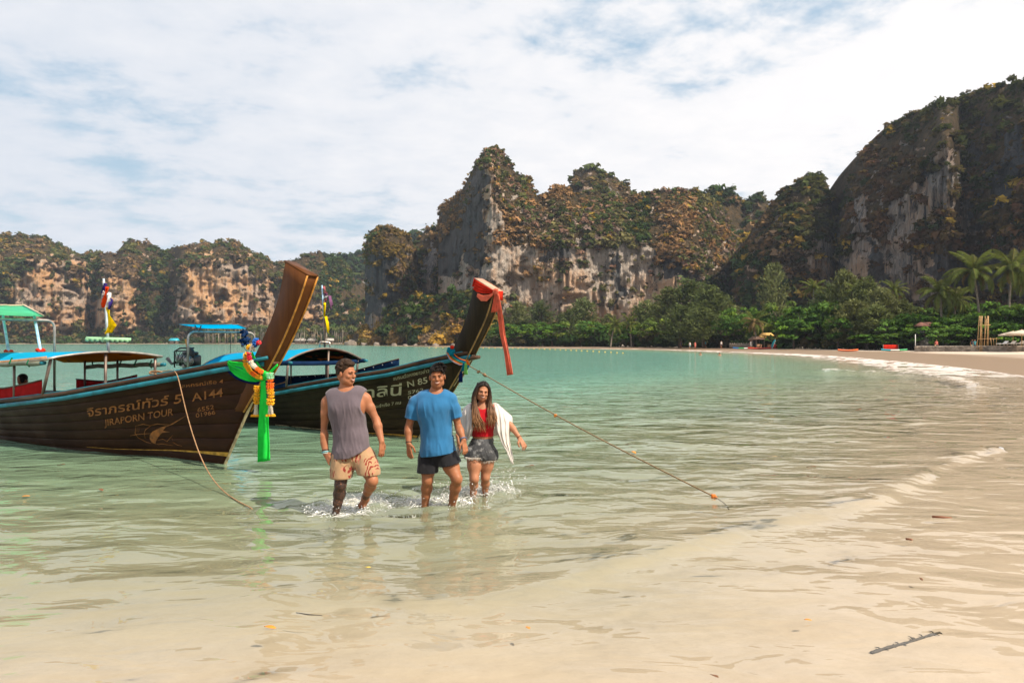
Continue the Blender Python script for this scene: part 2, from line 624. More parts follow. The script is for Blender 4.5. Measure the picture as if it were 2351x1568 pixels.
def leaf_clump(n, seed, flat=1.0, size=0.34, shell=0.55, up=0.35, tri=False):
    """n leafy quads through the shell of a unit dome; returns V (4n,3) and a shade per quad"""
    g = np.random.default_rng(seed)
    dirs = g.normal(size=(n, 3))
    dirs[:, 2] = np.abs(dirs[:, 2]) * 0.9 - 0.25
    dirs /= np.linalg.norm(dirs, axis=1, keepdims=True)
    lump = 0.78 + 0.30 * fbm(dirs * 2.2 + seed, 2, seed)
    r = lump * (shell + (1 - shell) * np.sqrt(g.random(n)))
    cen = dirs * r[:, None] * np.array([1, 1, flat])
    nn = dirs + g.normal(size=(n, 3)) * 0.55 + np.array([0, 0, up])
    nn /= np.linalg.norm(nn, axis=1, keepdims=True)
    a = np.cross(nn, g.normal(size=(n, 3)))
    a /= np.linalg.norm(a, axis=1, keepdims=True)
    b = np.cross(nn, a)
    s = size * (0.6 + 0.8 * g.random(n))[:, None]
    k = (0.55 + 0.5 * g.random(n))[:, None]
    if tri:
        V = np.stack([cen - a * s * 1.15 - b * s * k * .7, cen + a * s * 1.1 - b * s * k * .5, cen + b * s * k * 1.5], 1)
        return V.reshape(-1, 3), 0.72 + 0.56 * g.random(n)
    V = np.stack([cen - a * s - b * s * k * .3, cen - b * s * k, cen + a * s + b * s * k * .2, cen + b * s * k], 1)
    return V.reshape(-1, 3), 0.72 + 0.56 * g.random(n)


def scatter(name, pos, rad, colr, templates, seed=1, squash=0.85):
    """joins many bushes into one leafy mass"""
    g = np.random.default_rng(seed)
    Vs, Cs = [], []
    for i in range(len(pos)):
        T_, sh = templates[g.integers(len(templates))]
        an = g.random() * 6.283
        ca, sa = math.cos(an), math.sin(an)
        M = np.array([[ca, -sa, 0], [sa, ca, 0], [0, 0, squash * (0.8 + 0.5 * g.random())]])
        Vs.append(T_ @ M.T * rad[i] + pos[i])
        Cs.append(np.repeat(np.clip(colr[i][None] * sh[:, None], 0, 1), len(T_) // len(sh), 0))
    V = np.concatenate(Vs)
    C_ = np.concatenate(Cs)
    F = np.arange(len(V)).reshape(-1, len(templates[0][0]) // len(templates[0][1]))
    return put(name, mesh(name, V, F, leaf_m, False, {'tint': C_}))


BUSH = [leaf_clump(26, 100 + k, 1.0, 0.38, 0.6, tri=True) for k in range(8)]
BUSH_FINE = [leaf_clump(40, 200 + k, 1.0, 0.31, 0.55, tri=True) for k in range(8)]


def rock_material(name, grey, tan, dark, pale, orange_amt, dark_lo, dark_hi):
    m, t = new_mat(name)
    p = t.pos()
    wp = t.mix(0.5, p, t.noise(p, 0.07, 3, 0.5, 0, 1), 'ADD')
    s1 = t.noise(t.mapping(wp, (0.30, 0.30, 0.022)), 1.0, 8, 0.66, 0.4)      # vertical curtains
    s2 = t.noise(t.mapping(p, (1.7, 1.7, 0.04)), 1.0, 5, 0.7)                 # fine streaks
    b1 = t.noise(p, 0.045, 5, 0.6, 0.5)
    b2 = t.noise(p, 0.11, 6, 0.65, 0.8)
    col = t.mix(t.mapr(b1, 0.40, 0.60), grey, tan)
    col = t.mix(t.math('MULTIPLY', t.mapr(b2, 0.56, 0.70), orange_amt), col, (0.46, 0.20, 0.075))
    s3 = t.noise(t.mapping(p, (1.15, 1.15, 0.020)), 1.0, 5, 0.7, 0.15)
    col = t.mix(t.math('MULTIPLY', t.mapr(s3, 0.54, 0.62), 0.85), col, pale)
    dk = t.mapr(t.math('ADD', t.math('MULTIPLY', s1, 0.5), t.math('MULTIPLY', s2, 0.5)), dark_lo, dark_hi, 1.0, 0.0)
    col = t.mix(t.math('MULTIPLY', dk, 0.95), col, dark)
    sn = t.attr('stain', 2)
    col = t.mix(t.math('MULTIPLY', t.mapr(t.math('ADD', sn, t.math('MULTIPLY', t.math('SUBTRACT', s1, .5), 1.6)), 0.35, 0.75), 0.88), col, (0.052, 0.062, 0.072))  # blue-grey paints shade, with some darker rock, into the rock colour
    veg = t.attr('veg', 2)
    soil = t.ramp(t.noise(p, 0.35, 6, 0.7), [(0.3, (0.030, 0.030, 0.014)), (0.5, (0.075, 0.052, 0.024)), (0.7, (0.15, 0.095, 0.045))])
    col = t.mix(t.mapr(veg, 0.35, 0.65), col, soil)
    hb = t.math('ADD', t.math('MULTIPLY', t.noise(t.mapping(p, (0.5, 0.5, 0.08)), 1.0, 8, 0.7, 0.3), 2.2), t.math('MULTIPLY', t.noise(p, 0.30, 7, 0.68), 2.2))
    nb = t.bump(hb, 1.0, 2.0)
    finish(t, t.n('BsdfPrincipled', {'Base Color': col, 'Roughness': 0.9, 'Specular IOR Level': 0.15, 'Normal': nb}).outputs[0])
    return m


ROCK_WARM = rock_material('rock_warm', (0.44, 0.34, 0.27), (0.66, 0.38, 0.19), (0.085, 0.070, 0.062), (0.72, 0.56, 0.44), 0.9, 0.36, 0.46)
ROCK_GREY = rock_material('rock_grey', (0.46, 0.39, 0.33), (0.64, 0.42, 0.27), (0.055, 0.056, 0.060), (0.82, 0.71, 0.60), 0.6, 0.385, 0.455)
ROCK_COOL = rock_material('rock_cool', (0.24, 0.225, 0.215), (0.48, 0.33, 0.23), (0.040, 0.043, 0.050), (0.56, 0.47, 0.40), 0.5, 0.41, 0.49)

DRY = [(0.25, 0.145, 0.070), (0.30, 0.165, 0.075), (0.19, 0.135, 0.085), (0.115, 0.120, 0.042), (0.070, 0.092, 0.030), (0.20, 0.145, 0.120), (0.27, 0.155, 0.110), (0.060, 0.082, 0.028), (0.15, 0.135, 0.055)]
OLIVE = [(0.100, 0.100, 0.036), (0.070, 0.090, 0.030), (0.17, 0.120, 0.050), (0.052, 0.076, 0.030), (0.21, 0.130, 0.062), (0.135, 0.092, 0.062)]
GREEN = [(0.028, 0.052, 0.018), (0.038, 0.068, 0.020), (0.022, 0.040, 0.017), (0.055, 0.075, 0.022), (0.085, 0.080, 0.026)]


def cliff(name, label, sky, D0, vb, rocktop, S, rocks, rock_mat, palette, nbush, brad, seed, greens=None,
          A=(8, 1.6, 1.6), round_l=0, round_r=0, step=2.6, fine=False, over=3.0, golden=0.05, ledge=0.0, shade_polys=(), pits=3.0):
    su, sv = zip(*sky)
    u = np.arange(su[0], su[-1] + 0.1, step)
    g = np.random.default_rng(seed)
    vt = np.interp(u, su, sv)
    un = np.stack([u / 14.0, 0 * u, 0 * u + seed], -1)
    vt = vt + fbm(un, 4, seed) * 4.5
    nv = int(max(30, (vb - vt.min()) / step))
    tt = np.linspace(0, 1, nv)
    U = np.repeat(u[:, None], nv, 1)
    Vv = vb + (vt[:, None] - vb) * tt[None]
    du, dd = zip(*D0)
    Dc = np.interp(u, du, dd)
    k = np.ones(9) / 9
    Dc = np.convolve(np.pad(Dc, 4, 'edge'), k, 'valid')
    if round_l:
        e = np.clip((u - u[0]) / 30.0, 0, 1)
        Dc = Dc + round_l * (1 - np.sqrt(1 - (1 - e) ** 2 + 1e-9))
    if round_r:
        e = np.clip((u[-1] - u) / 30.0, 0, 1)
        Dc = Dc + round_r * (1 - np.sqrt(1 - (1 - e) ** 2 + 1e-9))
    ru, rv = zip(*rocktop)
    rt = np.interp(u, ru, rv)[:, None]
    rt = np.maximum(rt, vt[:, None] + 3)
    up = np.clip((rt - Vv) / (rt - vt[:, None]), 0, 1)
    D = np.repeat(Dc[:, None], nv, 1)
    base = np.stack([(U - CX) / FPX * D, D, CAM_H - (Vv - CY) / FPX * D], -1)
    nz = np.stack([fbm(base / 17.0, 2, seed + 2), fbm(base / 17.0, 2, seed + 3)], -1)
    rock = np.zeros(U.shape)
    wob = fbm(np.stack([U / 26.0, Vv / 26.0, 0 * U], -1), 4, seed + 5)
    wob2 = fbm(np.stack([U / 26.0, Vv / 26.0, 0 * U + 9], -1), 4, seed + 6)
    for poly in rocks:
        rock = np.maximum(rock, inpoly(U + wob * 16, Vv + wob2 * 16, poly).astype(float))
    stain = np.zeros(U.shape)  # mask of the cliff areas whose colour carries painted shade
    for poly in shade_polys:
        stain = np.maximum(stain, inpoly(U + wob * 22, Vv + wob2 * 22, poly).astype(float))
    # little outcrops inside the green and green ledges inside the rock
    ent = fbm(np.stack([U / 11.0, Vv / 9.0, 0 * U + 4], -1), 3, seed + 7)
    rock = np.where((rock < .5) & (ent > 0.62) & (up < 0.8), 1.0, rock)
    rock = np.where((rock > .5) & (ent < -0.66), 0.0, rock)
    lumps = fbm(base / np.array([38.0, 38.0, 60.0]), 3, seed + 11) * A[0]
    flut = fbm(base / np.array([5.0, 5.0, 46.0]), 4, seed + 12)
    flut = (np.abs(flut) * 2 - 0.6) * A[1] + fbm(base / np.array([2.6, 2.6, 20.0]), 3, seed + 15) * A[1] * 0.5
    bumps = fbm(base / 9.0, 4, seed + 13) * A[2]
    strata = fbm(base / np.array([30.0, 30.0, 7.0]), 3, seed + 14) * ledge
    pit = np.maximum(fbm(base / np.array([13.0, 13.0, 9.0]), 3, seed + 41) - .30, 0) * pits * 2.2 + np.maximum(fbm(base / np.array([5.5, 5.5, 5.0]), 2, seed + 42) - .40, 0) * pits
    cave = sstep(0.30, 0.05, tt)[None] * over * rock
    D2 = D + S * up ** 1.4 + lumps + rock * (flut + strata + pit) + bumps + cave
    V = np.stack([(U - CX) / FPX * D2, D2, CAM_H - (Vv - CY) / FPX * D2], -1)
    # the crown rolls over and falls away behind
    back = []
    for dy, fz in ((3, 1.0), (9, 0.985), (20, 0.94), (38, 0.82), (60, 0.5), (80, -0.05)):
        q = V[:, -1].copy()
        q[:, 1] += dy
        q[:, 2] *= fz
        back.append(q[:, None])
    Vall = np.concatenate([V] + back, 1)
    veg = np.concatenate([1 - rock, np.ones((len(u), 6))], 1)
    nj = Vall.shape[1]
    F = grid_faces(len(u), nj)
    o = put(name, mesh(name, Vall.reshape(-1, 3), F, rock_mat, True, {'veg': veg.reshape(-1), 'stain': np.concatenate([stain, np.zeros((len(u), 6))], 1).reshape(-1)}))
    tag(o, label, 'cliff', kind='structure')
    # bushes and small trees
    den = np.stack([U / 40.0, Vv / 40.0, 0 * U + 2], -1)
    dens = 0.62 + 1.25 * fbm(den * 1.6, 4, seed + 21)
    wgt = (1 - rock) * np.clip(dens, 0.06, 1.6) + 0.02 * rock
    wgt[:, :2] *= 0.3
    wf = wgt.reshape(-1) / wgt.sum()
    ids = g.choice(wf.size, nbush, p=wf)
    nsky = int(len(u) * 1.3)
    ids = np.concatenate([ids, (g.integers(0, len(u), nsky) * nv + nv - 1 - g.integers(0, 2, nsky))])
    pos = V.reshape(-1, 3)[ids]
    jit = g.normal(size=pos.shape) * brad * 0.35
    pos = pos + jit + np.array([0, -brad * 0.15, -brad * 0.05])
    rad = brad * (0.42 + 1.5 * g.random(len(ids)) ** 3.2)
    rad[-nsky:] *= 0.62
    rad[rock.reshape(-1)[ids] > 0.5] *= 0.5
    pal = np.array(palette)
    cn = fbm(pos / 24.0, 3, seed + 31)
    ci = np.clip(((cn * 0.9 + 0.5) * len(pal)).astype(int) + g.integers(-2, 3, len(ids)), 0, len(pal) - 1)
    colr = pal[ci]
    if greens is not None:
        gp = np.array(GREEN)
        uu, vv = U.reshape(-1)[ids], Vv.reshape(-1)[ids]
        w1, w2 = wob.reshape(-1)[ids] * 14, wob2.reshape(-1)[ids] * 14
        for poly in greens:
            isg = inpoly(uu + w1, vv + w2, poly)
            colr = np.where(isg[:, None], gp[g.integers(0, len(gp), len(ids))], colr)
    gold = g.random(len(ids)) < golden
    colr = np.where(gold[:, None], np.array([(0.26, 0.17, 0.03)]) * (0.7 + 0.5 * g.random((len(ids), 1))), colr)
    colr = colr * (0.78 + 0.62 * g.random((len(ids), 1)) ** 1.3)
    b = scatter(name + '_bushes', pos, rad, colr, BUSH_FINE if fine else BUSH, seed)
    b.name = 'cliff_vegetation'
    tag(b, 'trees and dry bushes clinging to the ' + label, 'vegetation', kind='stuff')
    return V, U, Vv


# far-left range
cliff('cliff', 'long warm limestone range across the bay on the far shore',
      [(-520, 575), (-420, 560), (-330, 572), (-250, 548), (-160, 560), (-70, 545), (0, 540), (40, 540), (90, 545), (150, 572), (190, 585), (235, 577), (262, 587), (285, 560), (300, 553), (340, 558), (370, 577), (410, 568), (450, 562),
       (480, 558), (520, 555), (560, 565), (600, 590), (630, 607), (655, 602), (700, 587), (735, 575), (770, 590), (800, 620), (830, 700), (845, 730)],
      [(-520, 470), (-70, 500), (60, 512), (200, 530), (206, 560), (240, 520), (330, 530), (395, 552), (410, 520), (520, 525), (600, 545), (640, 570), (690, 540), (750, 550), (845, 580)], 792,
      [(-520, 660), (-70, 640), (0, 640), (60, 600), (200, 605), (230, 645), (320, 635), (400, 660), (430, 610), (530, 590), (590, 600), (610, 640), (650, 640), (700, 670), (845, 760)], 48,
      [[(-380, 660), (-250, 630), (-130, 650), (-120, 770), (-360, 775)], [(15, 640), (60, 600), (110, 610), (150, 600), (200, 612), (202, 760), (100, 775), (70, 720), (20, 700)],
       [(228, 650), (250, 640), (322, 638), (318, 700), (342, 760), (280, 772), (206, 760), (212, 700)],
       [(412, 650), (432, 615), (480, 600), (530, 592), (585, 600), (590, 660), (622, 690), (628, 742), (560, 748), (400, 742)],
       [(600, 650), (640, 640), (652, 740), (615, 748)], [(690, 690), (720, 680), (752, 690), (748, 740), (690, 748)], [(785, 700), (803, 668), (804, 715), (790, 722)]],
      ROCK_WARM, OLIVE, 11500, 2.1, 41, greens=[[(300, 690), (420, 690), (420, 790), (300, 790)], [(180, 700), (330, 720), (330, 792), (180, 792)], [(740, 560), (860, 560), (860, 800), (740, 800)], [(330, 560), (420, 560), (420, 800), (330, 800)], [(200, 600), (235, 600), (225, 760), (200, 760)]],
      A=(9, 3.2, 2.6), ledge=3.0, over=6, pits=10)
# bluish ridge in the gap
cliff('cliff', 'low distant wooded ridge in the gap behind the shore',
      [(690, 640), (720, 612), (760, 592), (800, 585), (840, 579), (880, 590), (930, 548), (950, 538), (985, 540), (1010, 560), (1040, 600)],
      [(690, 660), (1040, 660)], 792, [(690, 780), (1040, 780)], 90, [], ROCK_COOL, GREEN, 1200, 4.6, 43, A=(14, 2, 3))
# behind the tower
cliff('cliff', 'dark wooded shoulder between the small tower and the tall cliff',
      [(935, 640), (950, 560), (968, 535), (990, 522), (1010, 520), (1030, 540), (1060, 600)],
      [(935, 390), (1060, 380)], 792, [(935, 640), (1060, 640)], 30, [[(960, 600), (985, 560), (1010, 580), (1005, 680), (965, 680)]], ROCK_COOL, OLIVE, 700, 2.3, 45, A=(6, 1.5, 2))
# small tower
cliff('cliff', 'small rounded limestone tower beside the tall cliff',
      [(838, 575), (842, 550), (850, 535), (865, 527), (895, 521), (925, 530), (942, 548), (952, 585), (957, 640), (960, 690)],
      [(838, 350), (870, 338), (920, 338), (960, 352)], 795, [(838, 590), (900, 575), (925, 640), (960, 720)], 16,
      [[(836, 590), (880, 575), (905, 600), (915, 680), (930, 730), (850, 760), (836, 700)]], ROCK_COOL, OLIVE + [(0.15, 0.10, 0.03)], 1500, 1.4, 47, shade_polys=[[(836, 580), (920, 580), (930, 740), (836, 740)]], A=(4, 1.4, 1.5), round_l=26, round_r=26, over=0)
# peak behind the big wall
cliff('cliff', 'dark green rounded peak rising behind the big wall',
      [(1296, 500), (1304, 470), (1312, 430), (1318, 398), (1332, 386), (1352, 381), (1380, 390), (1410, 408), (1440, 426), (1462, 452), (1500, 470)],
      [(1296, 410), (1340, 380), (1500, 385)], 700, [(1296, 470), (1320, 430), (1380, 450), (1500, 520)], 20, [[(1310, 460), (1320, 425), (1350, 430), (1372, 460), (1360, 480)]],
      ROCK_COOL, OLIVE, 900, 2.2, 49, A=(4, 1.5, 2), round_l=30)
cliff('cliff', 'wooded hump on the skyline right of the big wall',
      [(1560, 470), (1590, 450), (1620, 445), (1650, 437), (1680, 436), (1692, 455), (1705, 470), (1720, 455), (1750, 454), (1768, 478), (1790, 520)],
      [(1560, 360), (1680, 350), (1790, 345)], 780, [(1560, 600), (1790, 620)], 40, [[(1690, 560), (1720, 540), (1740, 600), (1700, 640)]], ROCK_COOL, OLIVE + GREEN, 1500, 2.2, 51, A=(9, 2, 2.5))
# the big wall
cliff('cliff', 'tall streaked limestone wall with a pointed pinnacle above the beach',
      [(1006, 520), (1009, 490), (1012, 476), (1035, 460), (1058, 440), (1074, 412), (1086, 388), (1100, 364), (1110, 349), (1130, 342), (1150, 346), (1164, 360), (1172, 384),
       (1185, 397), (1205, 405), (1221, 421), (1230, 446), (1245, 450), (1262, 440), (1275, 431), (1300, 436), (1318, 446), (1350, 440), (1400, 448), (1440, 452), (1480, 450),
       (1510, 440), (1560, 436), (1600, 440), (1625, 450), (1650, 475), (1672, 520), (1690, 560), (1700, 610), (1708, 680)],
      [(1006, 344), (1060, 324), (1112, 304), (1122, 296), (1135, 300), (1180, 306), (1240, 304), (1300, 298), (1400, 302), (1500, 308), (1570, 300), (1620, 304), (1708, 330)], 796,
      [(1006, 560), (1060, 490), (1105, 400), (1124, 366), (1140, 430), (1160, 545), (1240, 555), (1400, 560), (1500, 580), (1590, 600), (1640, 690), (1708, 760)], 26,
      [[(1004, 575), (1030, 520), (1062, 480), (1095, 410), (1122, 366), (1137, 384), (1142, 430), (1158, 556), (1240, 562), (1320, 568), (1400, 562), (1480, 578), (1525, 588), (1572, 592),
        (1600, 640), (1602, 664), (1565, 650), (1530, 680), (1500, 730), (1300, 740), (1180, 760), (1150, 770), (1100, 725), (1050, 690), (1008, 665)]],
      ROCK_GREY, DRY, 10500, 1.25, 53, greens=[[(1010, 650), (1120, 690), (1160, 800), (1010, 800)], [(1610, 640), (1710, 600), (1710, 800), (1600, 800)], [(1440, 470), (1500, 460), (1490, 560), (1430, 560)]],
      shade_polys=[[(1000, 480), (1118, 370), (1116, 560), (1100, 640), (1060, 600), (1000, 660)], [(1240, 560), (1320, 565), (1300, 610), (1250, 600)], [(1395, 600), (1420, 570), (1440, 690), (1400, 700)], [(1500, 585), (1600, 600), (1600, 650), (1520, 640)]],
      A=(5, 2.3, 1.6), round_l=14, round_r=30, golden=0.05, over=4)
# hill on the right
cliff('cliff', 'steep wooded hill between the big wall and the right-hand mountain',
      [(1690, 600), (1720, 560), (1750, 520), (1770, 492), (1785, 462), (1800, 441), (1820, 424), (1842, 410), (1862, 404), (1886, 408), (1900, 424), (1910, 455), (1918, 500), (1960, 580)],
      [(1690, 275), (1780, 252), (1860, 244), (1920, 258), (1960, 275)], 800, [(1690, 640), (1800, 560), (1860, 545), (1960, 600)], 20,
      [[(1850, 575), (1880, 550), (1915, 560), (1925, 650), (1900, 690), (1860, 640)], [(1790, 560), (1805, 545), (1812, 610), (1795, 620)]],
      ROCK_COOL, [tuple(x * .62 for x in q) for q in OLIVE + DRY[:2]], 2400, 1.7, 55, greens=[[(1690, 560), (1790, 600), (1850, 680), (1960, 700), (1960, 800), (1690, 800)]], A=(6, 1.5, 1.8), round_l=14, golden=0.07)  # bush colours dimmed to put the hill's shade into them
# right-hand mountain
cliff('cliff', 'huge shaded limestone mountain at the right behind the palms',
      [(1914, 560), (1922, 515), (1932, 478), (1942, 440), (1950, 412), (1970, 370), (2010, 320), (2060, 276), (2100, 262), (2150, 245), (2200, 226), (2260, 205), (2300, 200), (2351, 185), (2430, 160), (2560, 140)],
      [(1914, 262), (1930, 240), (1990, 226), (2080, 214), (2160, 196), (2186, 192), (2200, 206), (2260, 192), (2351, 176), (2560, 150)], 806,
      [(1908, 560), (1960, 520), (2050, 500), (2100, 440), (2160, 330), (2190, 330), (2210, 470), (2351, 470), (2560, 470)], 30,
      [[(2095, 410), (2140, 370), (2172, 330), (2188, 340), (2184, 450), (2170, 500), (2110, 530), (2060, 552), (2040, 560), (2085, 490)],
       [(1928, 570), (1990, 550), (2060, 560), (2100, 560), (2200, 590), (2360, 560), (2570, 560), (2570, 660), (2180, 680), (2080, 690), (1960, 660), (1925, 620)],
       [(2270, 380), (2300, 360), (2320, 430), (2290, 480), (2270, 440)], [(2200, 460), (2240, 440), (2250, 520), (2215, 540)], [(2300, 300), (2345, 280), (2350, 420), (2310, 400)], [(2050, 470), (2090, 440), (2080, 560), (2030, 570)], [(2210, 330), (2240, 320), (2245, 400), (2220, 400)], [(1960, 470), (1990, 450), (1985, 540), (1950, 540)]],
      ROCK_COOL, [tuple(x * .48 for x in q) for q in OLIVE] + [(0.085, 0.042, 0.026), (0.095, 0.05, 0.026)], 3300, 1.45, 57, shade_polys=[[(2080, 540), (2140, 520), (2200, 560), (2240, 640), (2180, 690), (2120, 600)], [(1990, 560), (2040, 570), (2050, 640), (2000, 650)], [(2240, 540), (2360, 540), (2360, 690), (2260, 690)], [(1905, 480), (1950, 480), (1940, 640), (1905, 640)], [(2200, 280), (2360, 220), (2360, 520), (2230, 520)], [(2110, 380), (2140, 350), (2140, 420), (2110, 440)]],  # dimmed bush palette and blue-grey patches deepen the mountain's shade by colour
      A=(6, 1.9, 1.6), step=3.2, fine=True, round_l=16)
# rocky wooded headland at the water
cliff('cliff', 'low wooded headland with golden bushes at the water edge',
      [(800, 785), (815, 768), (840, 752), (870, 742), (900, 702), (930, 690), (960, 682), (1000, 690), (1040, 672), (1075, 668), (1100, 676), (1130, 700), (1160, 760)],
      [(800, 345), (850, 330), (940, 292), (1000, 276), (1100, 248), (1160, 235)], 795, [(800, 790), (900, 785), (960, 780), (1160, 780)], 26,
      [[(936, 735), (945, 728), (958, 740), (956, 765), (940, 765)], [(800, 784), (1160, 788), (1160, 800), (800, 800)]],
      ROCK_COOL, GREEN + [(0.19, 0.115, 0.045), (0.15, 0.085, 0.045), (0.24, 0.15, 0.04)], 1500, 1.7, 59, A=(5, 1.0, 2), fine=True,
      greens=[[(880, 680), (1160, 660), (1160, 740), (880, 745)]], golden=0.10)

# ================================================================ TREES
BARK = pbr('bark', (0.085, 0.062, 0.045), 0.9, bump=(9, 0.7, 0.03), var=0.35, vscale=3)
PALMBARK = pbr('palm_trunk', (0.20, 0.165, 0.13), 0.9, bump=(14, 0.7, 0.03), var=0.35, vscale=4)


def gz(x, y):
    return float(ground_z(np.array([[x]]), np.array([[y]]))[0, 0])


def quads_crown(cens, dirs, nrm, sizes, asp, seed):
    g = np.random.default_rng(seed)
    n = len(cens)
    a = np.cross(nrm, dirs)
    a /= np.linalg.norm(a, axis=1, keepdims=True) + 1e-9
    s = sizes[:, None]
    V = np.stack([cens - a * s * asp, cens - dirs * s * .9, cens + a * s * asp, cens + dirs * s * 1.1], 1)
    return V.reshape(-1, 3)


def broadleaf(seed, col, H=9.0, Rw=5.0, n_cl=26, per=52):
    """spreading seaside tree: returns trunk mesh and crown mesh"""
    g = np.random.default_rng(seed)
    tr = MB()
    tops = []
    lean = g.normal(size=2) * .5
    base = np.array([0, 0, -.3])
    fork = np.array([lean[0] * .3, lean[1] * .3, H * .30])
    tr.tube([base, base * .5 + fork * .5 + np.array([.1, 0, 0]), fork], [.34, .27, .22], 8)
    for k in range(6):
        an = k * 1.05 + g.random() * .6
        r = Rw * (.35 + .45 * g.random())
        e = np.array([math.cos(an) * r, math.sin(an) * r, H * (.52 + .30 * g.random())])
        m_ = fork * .5 + e * .5 + np.array([0, 0, -.3])
        tr.tube([fork, m_, e], [.16, .10, .04], 6)
        tops.append(e)
    Vs, Cs = [], []
    for k in range(n_cl):
        if k < 6:
            c_ = tops[k] + np.array([0, 0, .4])
        else:
            an, rr = g.random() * 6.283, math.sqrt(g.random())
            z = H * (.30 + .58 * g.random() ** .8)
            lim = Rw * math.sqrt(max(.08, 1 - ((z / H - .50) / .52) ** 2))
            c_ = np.array([math.cos(an) * rr * lim, math.sin(an) * rr * lim, z])
        T_, sh = leaf_clump(per, seed * 100 + k, .62, .21, .45, .7)
        r = (1.1 + .8 * g.random()) * Rw / 5
        Vs.append(T_ * r + c_)
        cc = np.array(col) * (.80 + .75 * g.random())
        if g.random() < .22: cc = cc * np.array([1.5, 1.3, .9])
        Cs.append(np.repeat(np.clip(cc[None] * sh[:, None], 0, 1), 4, 0))
    V, C_ = np.concatenate(Vs), np.concatenate(Cs)
    return mesh('trunk', np.array(tr.v), tr.f, BARK, True), mesh('crown', V, np.arange(len(V)).reshape(-1, 4), leaf_m, False, {'tint': C_})


def casuarina(seed, col, H=12.0, Rw=4.2, n_br=64, per=30):
    """feathery she-oak: upswept plumes of thin drooping sprays"""
    g = np.random.default_rng(seed)
    tr = MB()
    top = np.array([g.normal() * .4, g.normal() * .4, H * .93])
    trunk = [np.array([0, 0, -.3]), np.array([.1, 0, H * .3]), np.array([top[0] * .6, top[1] * .6, H * .65]), top]
    tr.tube(trunk, [.30, .22, .13, .03], 8)
    Vs, Cs = [], []
    for k in range(n_br):
        z = H * (.16 + .80 * g.random() ** .85)
        an = g.random() * 6.283
        prof = (1 - ((z / H - .42) / .62) ** 2)
        r = Rw * max(.15, prof) * (.55 + .5 * g.random())
        b0 = np.array([0, 0, z - .22 * r])
        b0[:2] = np.array([np.interp(z, [0, H * .3, H * .65, H], [0, .1, top[0] * .6, top[0]]), np.interp(z, [0, H * .3, H * .65, H], [0, 0, top[1] * .6, top[1]])])
        e = b0 + np.array([math.cos(an) * r, math.sin(an) * r, r * (.30 + .35 * g.random())])
        if k % 3 == 0:
            tr.tube([b0, (b0 + e) / 2 + np.array([0, 0, -.1]), e], [.07, .04, .012], 5)
        tt = .25 + .80 * g.random(per)
        cen = b0 + (e - b0) * tt[:, None] + g.normal(size=(per, 3)) * np.array([.42, .42, .34]) * (Rw / 4.2)
        d_ = (e - b0)[None] / r * .6 + g.normal(size=(per, 3)) * .45 + np.array([0, 0, .05])
        d_ /= np.linalg.norm(d_, axis=1, keepdims=True)
        nn = g.normal(size=(per, 3)) + np.array([0, -.2, .5])
        nn -= d_ * (nn * d_).sum(1, keepdims=True)
        nn /= np.linalg.norm(nn, axis=1, keepdims=True)
        Vs.append(quads_crown(cen, d_, nn, .42 * (.6 + .8 * g.random(per)) * Rw / 4.2, .30, seed + k))
        cc = np.array(col) * (.65 + .7 * g.random())
        sh = .7 + .6 * g.random(per)
        Cs.append(np.repeat(np.clip(cc[None] * sh[:, None], 0, 1), 4, 0))
    V, C_ = np.concatenate(Vs), np.concatenate(Cs)
    return mesh('trunk', np.array(tr.v), tr.f, BARK, True), mesh('crown', V, np.arange(len(V)).reshape(-1, 4), leaf_m, False, {'tint': C_})


BROAD = [broadleaf(11 + k, c_) for k, c_ in enumerate([(0.050, 0.110, 0.020), (0.070, 0.130, 0.024), (0.040, 0.088, 0.020), (0.080, 0.120, 0.028)])]
BROADN = [broadleaf(31 + k, c_, n_cl=40, per=90) for k, c_ in enumerate([(0.052, 0.112, 0.020), (0.040, 0.088, 0.018), (0.068, 0.128, 0.026)])]
CASU = [casuarina(51 + k, c_) for k, c_ in enumerate([(0.100, 0.125, 0.048), (0.130, 0.145, 0.058), (0.080, 0.105, 0.044)])]
CASUN = [casuarina(71 + k, c_, n_br=110, per=34) for k, c_ in enumerate([(0.105, 0.125, 0.048), (0.135, 0.145, 0.060)])]

TU = [1060, 1100, 1200, 1400, 1560, 1700, 1850, 1950, 2050, 2150, 2250, 2351, 2450]
TY = [238, 232, 215, 190, 168, 150, 132, 120, 112, 105, 99, 95, 92]
treeY = lambda u: float(np.interp(u, TU, TY))

WORDS_B = ['round leafy', 'spreading bright green', 'dense dark green', 'low broad', 'tall leafy', 'wide glossy', 'pale green']
WORDS_C = ['feathery grey-green', 'tall wispy', 'plumed dark', 'slender olive', 'broad feathery']


def where(u):
    marks = [(1150, 'left of the coral tails of the second prow'), (1210, 'right beside the coral tails of the second prow'), (1290, 'below the pale foot of the big wall'),
             (1380, 'below the middle of the big wall'), (1460, 'near the pair of thin palms'), (1540, 'at the left of the big feathery clump'), (1600, 'in the middle of the big feathery clump'),
             (1660, 'at the right of the big feathery clump'), (1720, 'above the grey fence'), (1770, 'behind the yellow-roofed kiosk'), (1830, 'right of the yellow-roofed kiosk'),
             (1890, 'under the steep wooded hill'), (1950, 'above the red kayak'), (2010, 'left of the turquoise kayak'), (2075, 'above the red banner'), (2130, 'behind the small white house'),
             (2200, 'between the white house and the bamboo poles'), (2270, 'behind the bamboo poles'), (2325, 'behind the beach umbrellas'), (2500, 'at the right end of the beach')]
    for a, s_ in marks:
        if u < a:
            return s_


seen_labels = {}


def uniq(label, alts):
    """keeps every label single: a clash gets another true detail"""
    if label not in seen_labels:
        seen_labels[label] = 1
        return label
    for a in alts:
        l2 = label + ', ' + a
        if l2 not in seen_labels:
            seen_labels[l2] = 1
            return l2
    return label


